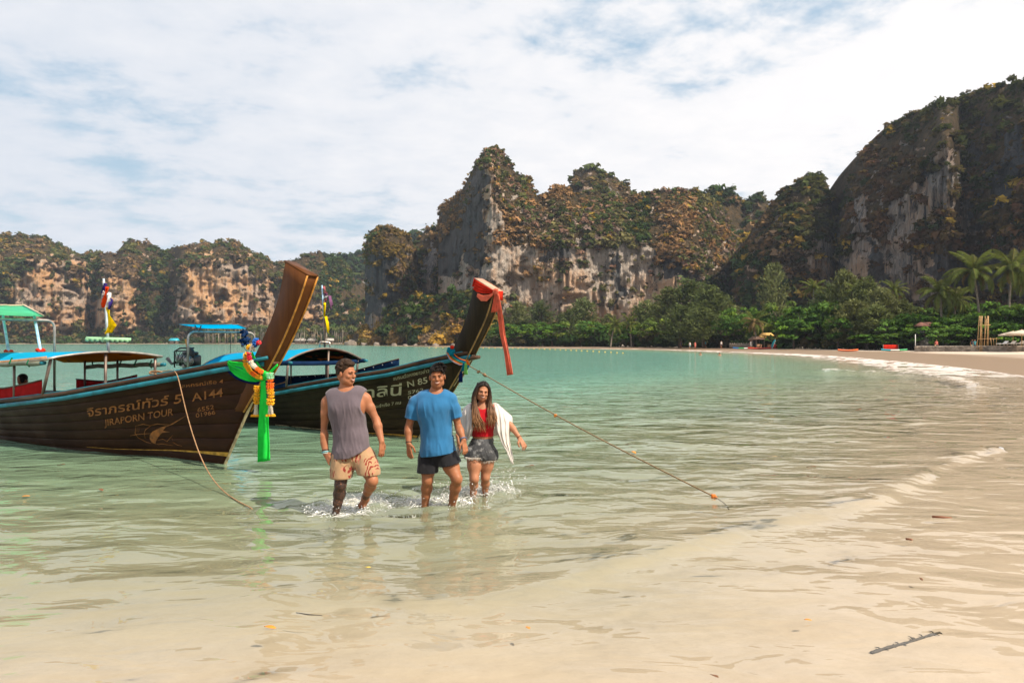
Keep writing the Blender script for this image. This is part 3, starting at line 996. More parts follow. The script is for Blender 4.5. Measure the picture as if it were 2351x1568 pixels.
TREES = [  # u, top v, half width, kind, row
    (1135, 715, 34, 'C', 1.16), (1190, 693, 38, 'C', 1.14), (1245, 690, 34, 'C', 1.12), (1340, 684, 42, 'C', 1.16), (1395, 722, 32, 'C', 1.12), (1300, 712, 34, 'C', 1.10),
    (1485, 690, 44, 'C', 1.10), (1530, 662, 54, 'C', 1.06), (1578, 640, 60, 'C', 1.10), (1630, 655, 52, 'C', 1.06), (1675, 692, 36, 'C', 1.14), (1560, 700, 46, 'C', 0.97), (1615, 706, 46, 'C', 0.97),
    (1780, 606, 38, 'C', 1.30), (1900, 652, 44, 'C', 1.12), (1942, 622, 40, 'C', 1.10), (1985, 640, 46, 'C', 1.08), (2030, 662, 42, 'C', 1.06), (2072, 690, 32, 'C', 1.10), (1955, 690, 46, 'C', 1.0), (2010, 700, 44, 'C', 1.0),
    (1105, 742, 34, 'B', 1.04), (1160, 744, 38, 'B', 1.0), (1215, 742, 38, 'B', 1.02), (1268, 738, 38, 'B', 1.0), (1320, 735, 42, 'B', 1.02), (1365, 738, 38, 'B', 1.0), (1412, 742, 34, 'B', 1.04), (1455, 740, 36, 'B', 1.0),
    (1505, 728, 40, 'B', 1.0), (1668, 724, 36, 'B', 1.0), (1702, 702, 42, 'B', 1.06), (1745, 706, 42, 'B', 1.04), (1800, 690, 50, 'B', 1.06), (1848, 702, 46, 'B', 1.0), (1888, 690, 44, 'B', 1.04), (1822, 735, 40, 'B', 0.97),
    (1925, 726, 38, 'B', 0.98), (2055, 728, 36, 'B', 1.0), (2090, 722, 40, 'B', 1.02), (2104, 748, 36, 'B', 0.985), (2172, 750, 34, 'B', 0.975), (2136, 735, 34, 'B', 1.10), (2175, 724, 44, 'B', 1.03), (2222, 718, 44, 'B', 1.04), (2205, 752, 36, 'B', 0.99), (2282, 712, 46, 'B', 1.04),
    (2332, 698, 50, 'B', 1.03), (2300, 742, 40, 'B', 1.0), (2390, 690, 52, 'B', 1.03), (2045, 765, 30, 'B', 0.97), (1990, 768, 32, 'B', 0.97), (2250, 690, 44, 'B', 1.20), (2110, 705, 40, 'B', 1.18),
]
for i, (u, vt, hw, kind, row) in enumerate(TREES):
    Y = treeY(u) * row
    q = P(u, vt, Y)
    z0 = gz(q[0], Y)
    H = q[2] - z0
    near = Y < 135
    if kind == 'C':
        tm, cm = (CASUN if near else CASU)[i % (2 if near else 3)]
        h0, r0 = 12.0, 4.2
        nm, words, cat = 'casuarina_tree', WORDS_C, 'tree'
    else:
        tm, cm = (BROADN if near else BROAD)[(i * 7) % (3 if near else 4)]
        h0, r0 = 8.4, 5.0
        nm, words, cat = 'leafy_tree', WORDS_B, 'tree'
    r_ = empty(nm, (q[0], Y, z0), rnd.uniform(0, 6.28))
    sw_ = hw / FPX * Y / r0 * 1.12
    r_.scale = (sw_, sw_, H / h0)
    base_l = words[i % len(words)] + (' casuarina' if kind == 'C' else ' tree') + ' ' + where(u)
    tag(r_, uniq(base_l, ['in the front row', 'in the back row', 'with the lowest crown', 'with the highest crown']), cat, 'trees behind the beach')
    put('trunk', tm, r_)
    put('crown', cm, r_)

# undergrowth and far wood behind the first trees: a mass nobody could count
g_ = np.random.default_rng(77)
pos, rad, colr = [], [], []
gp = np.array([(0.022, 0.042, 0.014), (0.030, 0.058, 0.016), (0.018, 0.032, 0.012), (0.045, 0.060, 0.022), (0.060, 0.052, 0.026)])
for k in range(1500):
    u = g_.uniform(1080, 2480)
    row = g_.choice([1.0, 1.05, 1.12, 1.2, 1.3, 1.42])
    Y = treeY(u) * row * g_.uniform(.99, 1.03)
    x = (u - CX) / FPX * Y
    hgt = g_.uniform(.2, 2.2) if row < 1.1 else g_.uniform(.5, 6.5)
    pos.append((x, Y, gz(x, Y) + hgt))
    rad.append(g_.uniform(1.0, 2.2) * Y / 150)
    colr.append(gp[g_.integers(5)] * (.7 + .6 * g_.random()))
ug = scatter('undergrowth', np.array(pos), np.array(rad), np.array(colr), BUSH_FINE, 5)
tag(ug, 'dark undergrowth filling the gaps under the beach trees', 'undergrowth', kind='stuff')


# ---- palms
def frond_mesh(seed, droop, L=4.3, nl=46, col=(0.090, 0.115, 0.028), wide=.80):
    g = np.random.default_rng(seed)
    ts = np.linspace(0, 1, 12)
    ang = .95 - droop * ts ** 1.1
    pts = [np.zeros(3)]
    for k in range(11):
        pts.append(pts[-1] + L / 11 * np.array([math.cos(ang[k]), 0, math.sin(ang[k])]))
    pts = np.array(pts)
    m = MB()
    m.tube(pts, [.05 * (1 - .8 * t_) for t_ in ts], 4)
    Cr = [np.array((0.16, 0.14, 0.05))] * len(m.v)
    for k in range(nl):
        t_ = .10 + .88 * k / (nl - 1)
        p = np.array([np.interp(t_, ts, pts[:, i]) for i in range(3)])
        a = np.interp(t_, ts, ang)
        fw = np.array([math.cos(a), 0, math.sin(a)])
        ll = wide * (math.sin(math.pi * min(1, t_ * .85 + .15)) ** .6) * (.85 + .3 * g.random())
        for sg in (-1, 1):
            d_ = fw * .62 + np.array([0, sg * .80, 0]) + np.array([0, 0, -.40 - .45 * g.random()])
            d_ /= np.linalg.norm(d_)
            w_ = fw * .040
            e = p + d_ * ll
            mid = p + d_ * ll * .5 + np.array([0, 0, .05])
            m.add([p - w_ * .7, p + w_ * .7, mid + w_, e, mid - w_], [[0, 1, 2, 4], [4, 2, 3]])
            cc = np.array(col) * (.7 + .65 * g.random())
            Cr += [cc] * 5
    return mesh('frond', np.array(m.v), m.f, leaf_m, False, {'tint': np.array(Cr)})


FRONDS = [frond_mesh(1, 1.25), frond_mesh(2, 1.7), frond_mesh(3, 2.1), frond_mesh(4, 1.5, col=(0.085, 0.090, 0.026)), frond_mesh(5, 2.5, L=3.6, col=(0.17, 0.115, 0.055))]
PALMS = [  # u, crown centre v, depth, size, lean, label
    (2236, 624, 107, 1.18, -.6, 'tall coconut palm with a full crown in front of the shaded mountain'),
    (2322, 618, 105, 1.22, .3, 'tall coconut palm with drooping fronds at the right edge of the beach'),
    (2366, 640, 108, 1.1, .6, 'coconut palm half cut off by the right edge of the picture'),
    (2158, 672, 110, 1.0, -.2, 'shorter bushy coconut palm behind the small white house'),
    (2196, 690, 113, .85, .4, 'thin coconut palm between the bushy palm and the tall full-crowned palm'),
    (1868, 664, 146, .80, 0, 'coconut palm crown poking out of the trees under the wooded hill'),
    (1968, 668, 128, .75, .2, 'small coconut palm crown behind the feathery casuarinas'),
    (2052, 668, 122, .7, .2, 'small coconut palm crown right of the feathery casuarinas'),
    (1731, 742, 143, .95, -.3, 'sparse coconut palm with hanging dead fronds beside the yellow-roofed kiosk'),
    (1411, 748, 178, .80, .5, 'left one of the pair of thin leaning palms below the big wall'),
    (1446, 744, 180, .85, -.2, 'right one of the pair of thin leaning palms below the big wall'),
]
for i, (u, vc, Y, sz, lean, lab) in enumerate(PALMS):
    q = P(u, vc, Y)
    bx = q[0] - lean * 2.2
    z0 = gz(bx, Y)
    r_ = empty('coconut_palm', (bx, Y, z0))
    tag(r_, lab, 'palm tree', 'coconut palms behind the beach')
    H = q[2] - z0
    dx = q[0] - bx
    path = [(0, 0, -.3), (dx * .25, 0, H * .33), (dx * .6, 0, H * .68), (dx, 0, H)]
    m = MB()
    zs = np.linspace(0, 1, 14)
    pp_ = [tuple(np.interp(k * 3, range(4), [p[j] for p in path]) for j in range(3)) for k in zs]
    m.tube(pp_, [.20 - .075 * k + (.012 if j % 2 else 0) for j, k in enumerate(zs)], 8)
    m.build('trunk', PALMBARK, r_, smooth=True)
    n_f = 30 if Y < 120 else 20
    g_ = random.Random(i)
    for k in range(n_f):
        ring_ = k % 3
        f = put('frond', FRONDS[[0, 1, 2][ring_] if not (k % 7 == 3) else 3] if not (i == 8 and k % 2) else FRONDS[4], r_, loc=(dx, 0, H))
        f.rotation_euler = (g_.uniform(-.25, .25), [-.30, .35, .95][ring_] + g_.uniform(-.2, .2), k * 2.4 + g_.uniform(-.3, .3))
        s_ = sz * g_.uniform(.85, 1.1)
        f.scale = (s_, s_, s_)
    for k in range(2):
        f = put('frond', FRONDS[4], r_, loc=(dx, 0, H - .1), scale=(sz * .8,) * 3)
        f.rotation_euler = (0, .9, k * 2.9 + i)
    if Y < 110:
        for k in range(5):
            a = k * 1.3
            m = MB()
            m.ball((dx + .25 * math.cos(a), .25 * math.sin(a), H - .25 - .06 * (k % 2)), (.14, .14, .17), 7, 5)
            m.build('coconut', pbr('coconut_husk', (0.22, 0.17, 0.05), 0.6) if k == 0 and i == 0 else bpy.data.materials['coconut_husk'], r_, smooth=True)

# far palm grove on the opposite shore: trunk and crown as one small mesh each
def far_palm(seed):
    g = np.random.default_rng(seed)
    m = MB()
    H = 10.5
    m.tube([(0, 0, -.4), (g.normal() * .2, 0, H * .5), (g.normal() * .3, 0, H)], [.26, .22, .20], 5)
    Cr = [np.array((0.40, 0.35, 0.28))] * len(m.v)
    for k in range(13):
        an, dr = k * 2.4, .5 - 1.1 * g.random()
        p0 = np.array([0, 0, H])
        dv = np.array([math.cos(an), math.sin(an), 0])
        p1 = p0 + dv * 1.5 + np.array([0, 0, 1.1 * dr + .4])
        p2 = p0 + dv * 2.9 + np.array([0, 0, 1.6 * dr - .9])
        sd = np.array([-math.sin(an), math.cos(an), 0]) * .42
        m.add([p0, p1 - sd, p1 + sd, p2], [[0, 1, 2], [1, 3, 2]])
        Cr += [np.array((0.085, 0.105, 0.036)) * (.6 + .8 * g.random())] * 4
    return mesh('far_palm', np.array(m.v), m.f, leaf_m, False, {'tint': np.array(Cr)})


FARP = [far_palm(k) for k in range(5)]
g_ = np.random.default_rng(3)
for k in range(130):
    u = g_.uniform(470, 850)
    Y = g_.uniform(483, 500)
    x = (u - CX) / FPX * Y
    o = put('far_coconut_palm', FARP[k % 5], None, (x, Y, .7), (0, 0, g_.uniform(0, 6)), (1, 1, g_.uniform(.75, 1.2)))
    tag(o, 'slim pale-trunked coconut palm in the grove on the far shore', 'palm tree', 'palm grove on the far shore')
pos, rad, colr = [], [], []
for k in range(500):
    u = g_.uniform(-60, 850)
    Y = g_.uniform(489, 530) if u < 460 else g_.uniform(504, 540)
    x = (u - CX) / FPX * Y
    pos.append((x, Y, g_.uniform(.3, 2.5) + (g_.uniform(0, 3) if Y > 505 else 0)))
    rad.append(g_.uniform(1.4, 3.4))
    colr.append(gp[g_.integers(5)] * (.9 + .8 * g_.random()))
ug = scatter('shore_bushes', np.array(pos), np.array(rad), np.array(colr), BUSH, 6)
tag(ug, 'low bushes along the far shore under the cliffs', 'bushes', kind='stuff')

# bushes on the headland
def bare_bush(seed, col, n=420, size=.16):
    g = np.random.default_rng(seed)
    m = MB()
    for k in range(16):
        an = g.random() * 6.28
        e = np.array([math.cos(an) * g.uniform(.3, .9), math.sin(an) * g.uniform(.3, .9), g.uniform(.55, 1.1)])
        m.tube([(0, 0, 0), e * .5 + np.array([0, 0, .12]), e], [.035, .022, .006], 4)
    T_, sh = leaf_clump(n, seed, 1.0, size, .35)
    return mesh('trunk', np.array(m.v), m.f, pbr('twig_bark', (0.26, 0.20, 0.15), .9), True), mesh('crown', T_ + np.array([0, 0, .15]), np.arange(4 * n).reshape(-1, 4), leaf_m, False, {'tint': np.repeat(np.clip(np.array(col)[None] * sh[:, None], 0, 1), 4, 0)})


for i, (u, v, sz, col, lab) in enumerate([
        (1012, 785, 5.2, (0.34, 0.20, 0.035), 'large golden bush at the water edge left of the second prow'),
        (985, 787, 4.2, (0.22, 0.15, 0.095), 'half-bare grey-brown bush beside the golden bush'),
        (1048, 765, 4.4, (0.30, 0.17, 0.035), 'amber bush above the golden bush behind the second prow'),
        (862, 788, 4.0, (0.24, 0.14, 0.05), 'rusty low bush at the left end of the headland'),
        (905, 788, 4.0, (0.26, 0.16, 0.055), 'ochre low bush in the middle of the headland'),
        (835, 786, 3.0, (0.14, 0.12, 0.04), 'olive bush at the tip of the headland'),
        (945, 716, 5.0, (0.050, 0.085, 0.02), 'bright green tree standing on the headland slope'),
        (886, 765, 5.0, (0.034, 0.060, 0.02), 'dark green tree beside the pale rock of the headland')]):
    Y = float(np.interp(u, [800, 850, 940, 1000, 1100, 1160], [338, 322, 284, 268, 240, 228])) - (2 if v > 780 else -6)
    q = P(u, v, Y)
    tm, cm = bare_bush(300 + i, col, 700 if i > 5 else 420, .15)
    r_ = empty('shore_bush', (q[0], Y, max(0.0, q[2] - .2)), i * 1.1)
    r_.scale = (sz, sz, sz * .85)
    tag(r_, lab, 'bush', 'bushes on the headland')
    put('trunk', tm, r_)
    put('crown', cm, r_)

# rocks along the foot of the headland
ROCKG = pbr('shore_rock', (0.20, 0.165, 0.135), 0.9, bump=(1.2, 0.9, 0.25), var=0.4, vscale=.8)
for i, (u, v, sz, lab) in enumerate([(1000, 793.5, 1.3, 'pale boulder below the golden bush'), (865, 790.5, 1.6, 'light boulder below the ochre bushes'), (836, 790, 1.8, 'low dark boulder at the headland tip'),
                                     (905, 791.5, 1.2, 'small boulder in the middle of the headland foot'), (955, 792.5, 1.1, 'flat boulder left of the pale boulder'), (1040, 795, 1.2, 'dark boulder just left of the second prow'),
                                     (805, 789, 3.2, 'rounded dark islet rock off the headland tip'), (930, 792, .9, 'jagged little boulder between two low ones'), (980, 793.2, .8, 'smallest boulder at the headland foot')]):
    Y = float(np.interp(u, [800, 850, 940, 1000, 1100], [332, 312, 276, 258, 228]))
    x = (u - CX) / FPX * Y
    g = np.random.default_rng(i)
    m = MB()
    m.ball((0, 0, 0), (1, .8, .75), 14, 9)
    V = np.array(m.v)
    V = V * (1 + .35 * fbm(V * 1.6 + i * 3, 3, i)[:, None])
    o = put('boulder', mesh('boulder', V * sz, m.f, ROCKG, False), None, (x, Y, .15))
    tag(o, lab, 'boulder', 'boulders at the headland foot')

# ================================================================ LONGTAIL BOATS
def wood_mat(name, c1, c2, scale=(1.2, 14, 14), rough=0.45, dirt=0.0, dirtc=(0.02, 0.017, 0.012)):
    m, t = new_mat(name)
    o_ = t.objc()
    g = t.noise(t.mapping(o_, scale), 1.0, 8, 0.65, 0.6)
    b = t.noise(o_, 1.3, 5, 0.6)
    c = t.mix(t.mapr(g, 0.35, 0.68), c1, c2)
    if dirt:
        c = t.mix(t.math('MULTIPLY', t.mapr(t.math('ADD', t.math('MULTIPLY', b, 0.6), t.math('MULTIPLY', g, 0.4)), 0.44, 0.60), dirt), c, dirtc)
    r = t.mapr(b, 0.3, 0.7, rough - 0.12, rough + 0.15)
    finish(t, t.n('BsdfPrincipled', {'Base Color': c, 'Roughness': r, 'Specular IOR Level': 0.09, 'Normal': t.bump(g, 0.35, 0.006)}).outputs[0])
    return m


def cloth_mat(name, col, trans=0.35, var=0.15, scale=7.0, colfn=None):
    m, t = new_mat(name)
    o_ = t.objc()
    c = t.mix(t.mapr(t.noise(o_, scale, 4, 0.6), 0.3, 0.7), tuple(x * (1 - var) for x in col), tuple(min(1, x * (1 + var)) for x in col))
    if colfn:
        c = colfn(t, o_, c)
    nb = t.bump(t.noise(o_, 120.0, 3, 0.6), 0.25, 0.004)
    a = t.n('BsdfDiffuse', {0: c, 'Normal': nb}).outputs[0]
    b = t.n('BsdfTranslucent', {0: c, 'Normal': nb}).outputs[0]
    finish(t, t.n('MixShader', {0: trans, 1: a, 2: b}).outputs[0])
    return m


HULL1 = wood_mat('hull_brown', (0.024, 0.0082, 0.0032), (0.052, 0.0175, 0.006), dirt=0.55, dirtc=(0.010, 0.0048, 0.0026))
HULL2 = wood_mat('hull_weathered', (0.024, 0.016, 0.009), (0.062, 0.040, 0.018), dirt=0.75, dirtc=(0.012, 0.009, 0.006))
PROW1 = wood_mat('prow_brown', (0.085, 0.031, 0.010), (0.125, 0.047, 0.014), scale=(9, 9, 1.0), dirt=0.25, dirtc=(0.05, 0.02, 0.008))
PROW2 = wood_mat('prow_dark', (0.018, 0.012, 0.006), (0.038, 0.025, 0.011), scale=(9, 9, 1.0), dirt=0.5)
RAILM = wood_mat('rail_wood', (0.050, 0.027, 0.018), (0.135, 0.075, 0.048), dirt=0.5)
DECKM = wood_mat('deck_wood', (0.10, 0.07, 0.045), (0.17, 0.12, 0.08), dirt=0.5)
TURQ = pbr('turquoise_paint', (0.008, 0.150, 0.200), 0.55, bump=(20, 0.4, 0.004), var=0.35, vscale=5)
YELP = pbr('yellow_paint', (0.50, 0.27, 0.035), 0.5, var=0.45, vscale=9)
YELW = pbr('yellow_edge', (0.45, 0.20, 0.03), 0.5, var=0.4, vscale=9)
PALEB = pbr('worn_band', (0.45, 0.36, 0.22), 0.7, var=0.5, vscale=12)
GOLD = pbr('gold_lettering', (0.23, 0.075, 0.011), 0.5, var=0.45, vscale=14)
CREAM = pbr('cream_lettering', (0.36, 0.32, 0.20), 0.6, var=0.35, vscale=14)
BLACKP = pbr('black_paint', (0.02, 0.018, 0.015), 0.5)
STEEL = pbr('steel_tube', (0.42, 0.38, 0.34), 0.35, metal=0.7, var=0.25, vscale=9, spec=0.5)
DARKST = pbr('dark_post', (0.16, 0.12, 0.10), 0.45, metal=0.4, var=0.3)
BLUEPOST = pbr('blue_post', (0.30, 0.48, 0.66), 0.5, var=0.25)
ENG = pbr('engine_black', (0.022, 0.022, 0.023), 0.35, spec=0.5, var=0.4, vscale=20)
ENGM = pbr('engine_metal', (0.28, 0.26, 0.24), 0.4, metal=0.7, var=0.5, vscale=25)
RUBBER = pbr('black_rubber', (0.018, 0.018, 0.018), 0.55)
TARPB = cloth_mat('blue_tarp', (0.012, 0.36, 0.60), 0.30, 0.08, 2)
TARPG = cloth_mat('green_tarp', (0.36, 0.80, 0.58), 0.65, 0.08, 2)
TARPC = cloth_mat('bright_blue_tarp', (0.02, 0.62, 0.86), 0.75, 0.06, 2)


def under1(t, o_, c):
    y = t.n('SeparateXYZ', {0: o_}).outputs[1]
    n = t.noise(t.mapping(o_, (1.2, 2.2, 1)), 1.3, 2, 0.5)
    return t.mix(t.mapr(t.math('ADD', n, t.math('MULTIPLY', y, 0.10)), 0.39, 0.43), (0.035, 0.032, 0.045), (0.62, 0.17, 0.018))


def under2(t, o_, c):
    n = t.noise(t.mapping(o_, (1.0, 2.0, 1)), 1.5, 2, 0.5)
    c1 = t.mix(t.mapr(n, 0.56, 0.60), (0.020, 0.022, 0.026), (0.40, 0.085, 0.02))
    return t.mix(t.mapr(n, 0.40, 0.36), c1, (0.015, 0.09, 0.03))


UND1 = cloth_mat('patterned_canopy_lining', (0.3, 0.1, 0.02), 0.35, colfn=under1)
UND2 = cloth_mat('dark_canopy_lining', (0.03, 0.03, 0.03), 0.25, colfn=under2)
PEACH = cloth_mat('peach_valance', (0.62, 0.38, 0.22), 0.35)
GREYROLL = cloth_mat('grey_rolled_curtain', (0.22, 0.24, 0.19), 0.2)
REDSCR = cloth_mat('red_screen', (0.42, 0.02, 0.02), 0.30)
NAVYSCR = cloth_mat('navy_screen', (0.010, 0.028, 0.075), 0.15)
GREENC = cloth_mat('neon_green_cloth', (0.035, 0.78, 0.10), 0.35, 0.12, 5)
NAVYC = cloth_mat('navy_cloth', (0.008, 0.018, 0.09), 0.15)
REDC = cloth_mat('red_cloth', (0.62, 0.035, 0.018), 0.25, 0.2, 8)
CORAL = cloth_mat('coral_cloth', (0.80, 0.20, 0.12), 0.40, 0.2, 8)
ORANGEC = cloth_mat('orange_cloth', (0.80, 0.22, 0.03), 0.35)
TEALC = cloth_mat('teal_cloth', (0.01, 0.22, 0.33), 0.3)
LIMEC = cloth_mat('lime_cloth', (0.30, 0.75, 0.20), 0.35)
WHITEC = cloth_mat('white_cloth', (0.80, 0.78, 0.74), 0.35)
FLAGR = cloth_mat('flag_red', (0.78, 0.075, 0.012), 0.40)
FLAGW = cloth_mat('flag_white', (0.85, 0.84, 0.82), 0.40)
FLAGB = cloth_mat('flag_blue', (0.05, 0.035, 0.20), 0.3)
FLAGY = cloth_mat('flag_yellow', (0.90, 0.66, 0.01), 0.45)
ROPEM = pbr('rope_fibre', (0.30, 0.17, 0.085), 0.85, bump=(160, 0.6, 0.004), var=0.3, vscale=30)
ROPED = pbr('tarred_rope', (0.20, 0.125, 0.062), 0.85, bump=(160, 0.6, 0.004), var=0.35, vscale=25)
MARI = [pbr('marigold_yellow', (0.85, 0.42, 0.012), 0.8, var=0.2, vscale=40, coord='obj'), pbr('marigold_orange', (0.85, 0.17, 0.012), 0.8, var=0.2, vscale=40),
        pbr('white_blossom', (0.80, 0.74, 0.62), 0.8, var=0.15, vscale=40), pbr('red_blossom', (0.62, 0.02, 0.04), 0.8, var=0.2, vscale=40),
        pbr('blue_blossom', (0.01, 0.13, 0.50), 0.8, var=0.2, vscale=40), pbr('mint_blossom', (0.35, 0.75, 0.45), 0.8, var=0.2, vscale=40)]


class Boat:
    def __init__(s, B, deg, stem, sheer, hull_m, prow_m, label):
        s.B, s.th = B, R_(deg)
        s.d = (math.cos(s.th), -math.sin(s.th))
        s.n = (math.sin(s.th), math.cos(s.th))
        s.stem, s.sheer = stem, sheer
        s.hull_m, s.prow_m = hull_m, prow_m
        s.root = empty('longtail_boat', (B[0], B[1], 0), -s.th)
        tag(s.root, label, 'boat', 'longtail boats moored at the beach')
        s.BG = ([0, .55, 1.5, 2.65, 3.8, 5.95, 9.6], [.035, .13, .36, .66, .86, .95, .80])
        s.BW = ([0, .55, 1.57, 2.9, 5.9, 9.6], [.025, .08, .20, .50, .64, .46])

    def at(s, u, v, y):
        """boat-local point seen at picture point (u, v) on the plane y"""
        r = (u - CX) / FPX
        X0, Y0 = s.B[0] + s.n[0] * y, s.B[1] + s.n[1] * y
        q = (r * Y0 - X0) / (s.d[0] - r * s.d[1])
        return (q, y, CAM_H - (v - CY) / FPX * (Y0 + s.d[1] * q))

    def zg(s, de):
        return float(np.interp(de, *s.sheer))

    def half(s, q, z):
        de = max(s.stem * z - q, 0.0)
        v = min(max((z + 0.3) / (s.zg(de) + 0.3), 0), 1.1)
        bw, bg = np.interp(de, *s.BW), np.interp(de, *s.BG)
        # smoothed so that the planks run in fair curves
        bw = (np.interp(max(de - .35, 0), *s.BW) + bw + np.interp(de + .35, *s.BW)) / 3 if de > .35 else bw
        bg = (np.interp(max(de - .35, 0), *s.BG) + bg + np.interp(de + .35, *s.BG)) / 3 if de > .35 else bg
        return float(bw * 0.86 + (bg - bw * 0.86) * v ** 0.85)

    def on_hull(s, u, v, off=0.006):
        y = -0.3
        for _ in range(25):
            q, _, z = s.at(u, v, y)
            y = -s.half(q, z) - off
        return (q, y, z)

    def hp(s, de, v, side=-1, off=0.0):
        z = -0.3 + (s.zg(de) + 0.3) * v
        q = s.stem * z - de
        return (q, side * (s.half(q, z) + off), z)

    def rail_path(s, side, off, dz, n=44, d0=0.0, d1=9.4):
        out = []
        for i in range(n):
            de = d0 + (d1 - d0) * (i / (n - 1)) ** 1.25
            q, y, z = s.hp(de, 1.0, side, off)
            out.append((q, y, z + dz))
        return out

    def hull(s):
        K = 8
        des = [9.4 * (i / 39) ** 1.35 for i in range(40)]
        for side in (-1, 1):
            for k in range(K):
                v0, v1 = k / K, (k + 1) / K
                if k == K - 1:
                    v1 = 0.985
                rows = [(v0, -0.005), (v0 + 0.008, 0.0), (v0 + 0.05, 0.002), (v1 - 0.008, 0.0), (v1, -0.005)]
                G = [[s.hp(de, v, side, o_ + 0.0015 * math.sin(k * 2.1)) for v, o_ in rows] for de in des]
                G = np.array(G)
                if side < 0:
                    G = G[:, ::-1]
                V, F = slab_grid(G, 0.030)
                put('hull_plank', mesh('hull_plank', V, F, s.hull_m, False), s.root)
            m = MB()
            path = s.rail_path(side, -0.015, 0.045)
            m.grid([[(q, y + a, z + b) for a, b in ((-.055, -.03), (-.055, .02), (-.045, .03), (.045, .03), (.055, .02), (.055, -.03))] for q, y, z in path], close=True)
            m.build('gunwale_rail', RAILM, s.root)
            m = MB()
            path = s.rail_path(side, 0.022, -0.035)
            m.grid([[(q, y + a, z + b) for a, b in ((-.022, -.034), (-.028, 0), (-.022, .034), (.02, .034), (.02, -.034))] for q, y, z in path], close=True)
            m.build('rubbing_strake', TURQ, s.root)
            m = MB()
            path = s.rail_path(side, 0.012, 0.082)
            m.tube(path, 0.012, 6)
            m.build('rail_trim', TURQ, s.root)
        # stem band along the cutwater
        m = MB()
        pts = [(s.stem * z + 0.02, 0, z) for z in np.linspace(-0.3, s.zg(0), 14)]
        m.grid([[(q + a, b, z) for a, b in ((.014, -.013), (.014, .013), (-.06, .020), (-.06, -.020))] for q, _, z in pts], close=True)
        m.build('stem_band', PALEB, s.root)
        # decks inside
        m = MB()
        Gd = []
        for i in range(24):
            de = 0.7 + 8.5 * i / 23
            z = 0.16 + max(0.0, (s.zg(de) - 0.75)) * 0.75
            q = s.stem * z - de
            b = s.half(q, z) - 0.045
            Gd.append([(q, -b, z), (q, 0, z + .01), (q, b, z)])
        V, F = slab_grid(np.array(Gd), 0.03, (0, 0, 1))
        put('floor_boards', mesh('floor_boards', V, F, DECKM), s.root)
        # stern board
        de = 9.35
        sec = [s.hp(de, v, -1, -.03) for v in np.linspace(0, 1, 6)] + [s.hp(de, v, 1, -.03) for v in np.linspace(1, 0, 6)]
        m = MB()
        n_ = len(sec)
        m.add([p for p in sec] + [(q - .04, y, z) for q, y, z in sec], [list(range(n_)), list(range(2 * n_ - 1, n_ - 1, -1))] + [[i, n_ + i, n_ + (i + 1) % n_, (i + 1) % n_] for i in range(n_)])
        m.build('stern_board', s.hull_m, s.root)
        # thwarts
        for q in (-3.9, -5.1, -6.3, -7.5):
            b = s.half(q, 0.45) - .05
            MB().box((q, 0, 0.45), (0.24, 2 * b, 0.035), bev=.008).build('bench', DECKM, s.root)

    def prow(s, fore, aft, t0, t1, edge_m, cap_m):
        """the tall upswept bow post"""
        n = 15
        def res(pl):
            pl = np.array(pl)
            L = np.concatenate([[0], np.cumsum(np.hypot(*np.diff(pl, axis=0).T))])
            k = np.linspace(0, L[-1], n)
            return np.stack([np.interp(k, L, pl[:, 0]), np.interp(k, L, pl[:, 1])], 1)
        f, a = res(fore), res(aft)
        f = np.stack([np.convolve(np.pad(f[:, i], 1, 'reflect', reflect_type='odd'), [.25, .5, .25], 'valid') for i in (0, 1)], 1)
        a = np.stack([np.convolve(np.pad(a[:, i], 1, 'reflect', reflect_type='odd'), [.25, .5, .25], 'valid') for i in (0, 1)], 1)
        m = MB()
        rows = []
        for i in range(n):
            t_ = (t0 + (t1 - t0) * i / (n - 1)) / 2
            e = 0.012
            df = (a[i] - f[i]) / np.hypot(*(a[i] - f[i]))
            row = []
            for pt, dr in ((f[i], df), (a[i], -df)):
                pass
            F0, A0 = f[i], a[i]
            row = [(F0[0], -t_ + e, F0[1]), (F0[0] + df[0] * e, -t_, F0[1] + df[1] * e), (A0[0] - df[0] * e, -t_, A0[1] - df[1] * e), (A0[0], -t_ + e, A0[1]),
                   (A0[0], t_ - e, A0[1]), (A0[0] - df[0] * e, t_, A0[1] - df[1] * e), (F0[0] + df[0] * e, t_, F0[1] + df[1] * e), (F0[0], t_ - e, F0[1])]
            rows.append(row)
        m.grid(rows, close=True)
        k = len(m.v)
        m.f.append(list(range(k - 8, k)))
        m.mi.append(0)
        m.f.append(list(range(7, -1, -1)))
        m.mi.append(0)
        pr = m.build('prow_post', s.prow_m, s.root)
        for sg in (-1, 1):
            MB().tube([(f[i][0] + .004, sg * ((t0 + (t1 - t0) * i / (n - 1)) / 2 + .002), f[i][1]) for i in range(n)], 0.013, 6).build('edge_strip', edge_m, pr)
        tt = t1 / 2 + .006
        dn = np.array([f[-1][0] - f[-2][0], f[-1][1] - f[-2][1]])
        dn = dn / np.hypot(*dn)
        m = MB()
        up = np.array([a[-1] - f[-1]])[0]
        nr = np.array([-up[1], up[0]]) / np.hypot(*up)
        if nr[1] < 0:
            nr = -nr
        q0, q1 = f[-1] + (f[-1] - a[-1]) * .02, a[-1] + (a[-1] - f[-1]) * .02
        lo = [(q0[0], -tt, q0[1]), (q1[0], -tt, q1[1]), (q1[0], tt, q1[1]), (q0[0], tt, q0[1])]
        hi = [(x + nr[0] * .022, y, z + nr[1] * .022) for x, y, z in lo]
        m.add(lo + hi, [[0, 1, 2, 3], [7, 6, 5, 4], [0, 4, 5, 1], [1, 5, 6, 2], [2, 6, 7, 3], [3, 7, 4, 0]])
        m.build('end_grain_cap', cap_m, pr)
        s.fore, s.aft, s.t0, s.t1 = f, a, t0, t1
        return pr

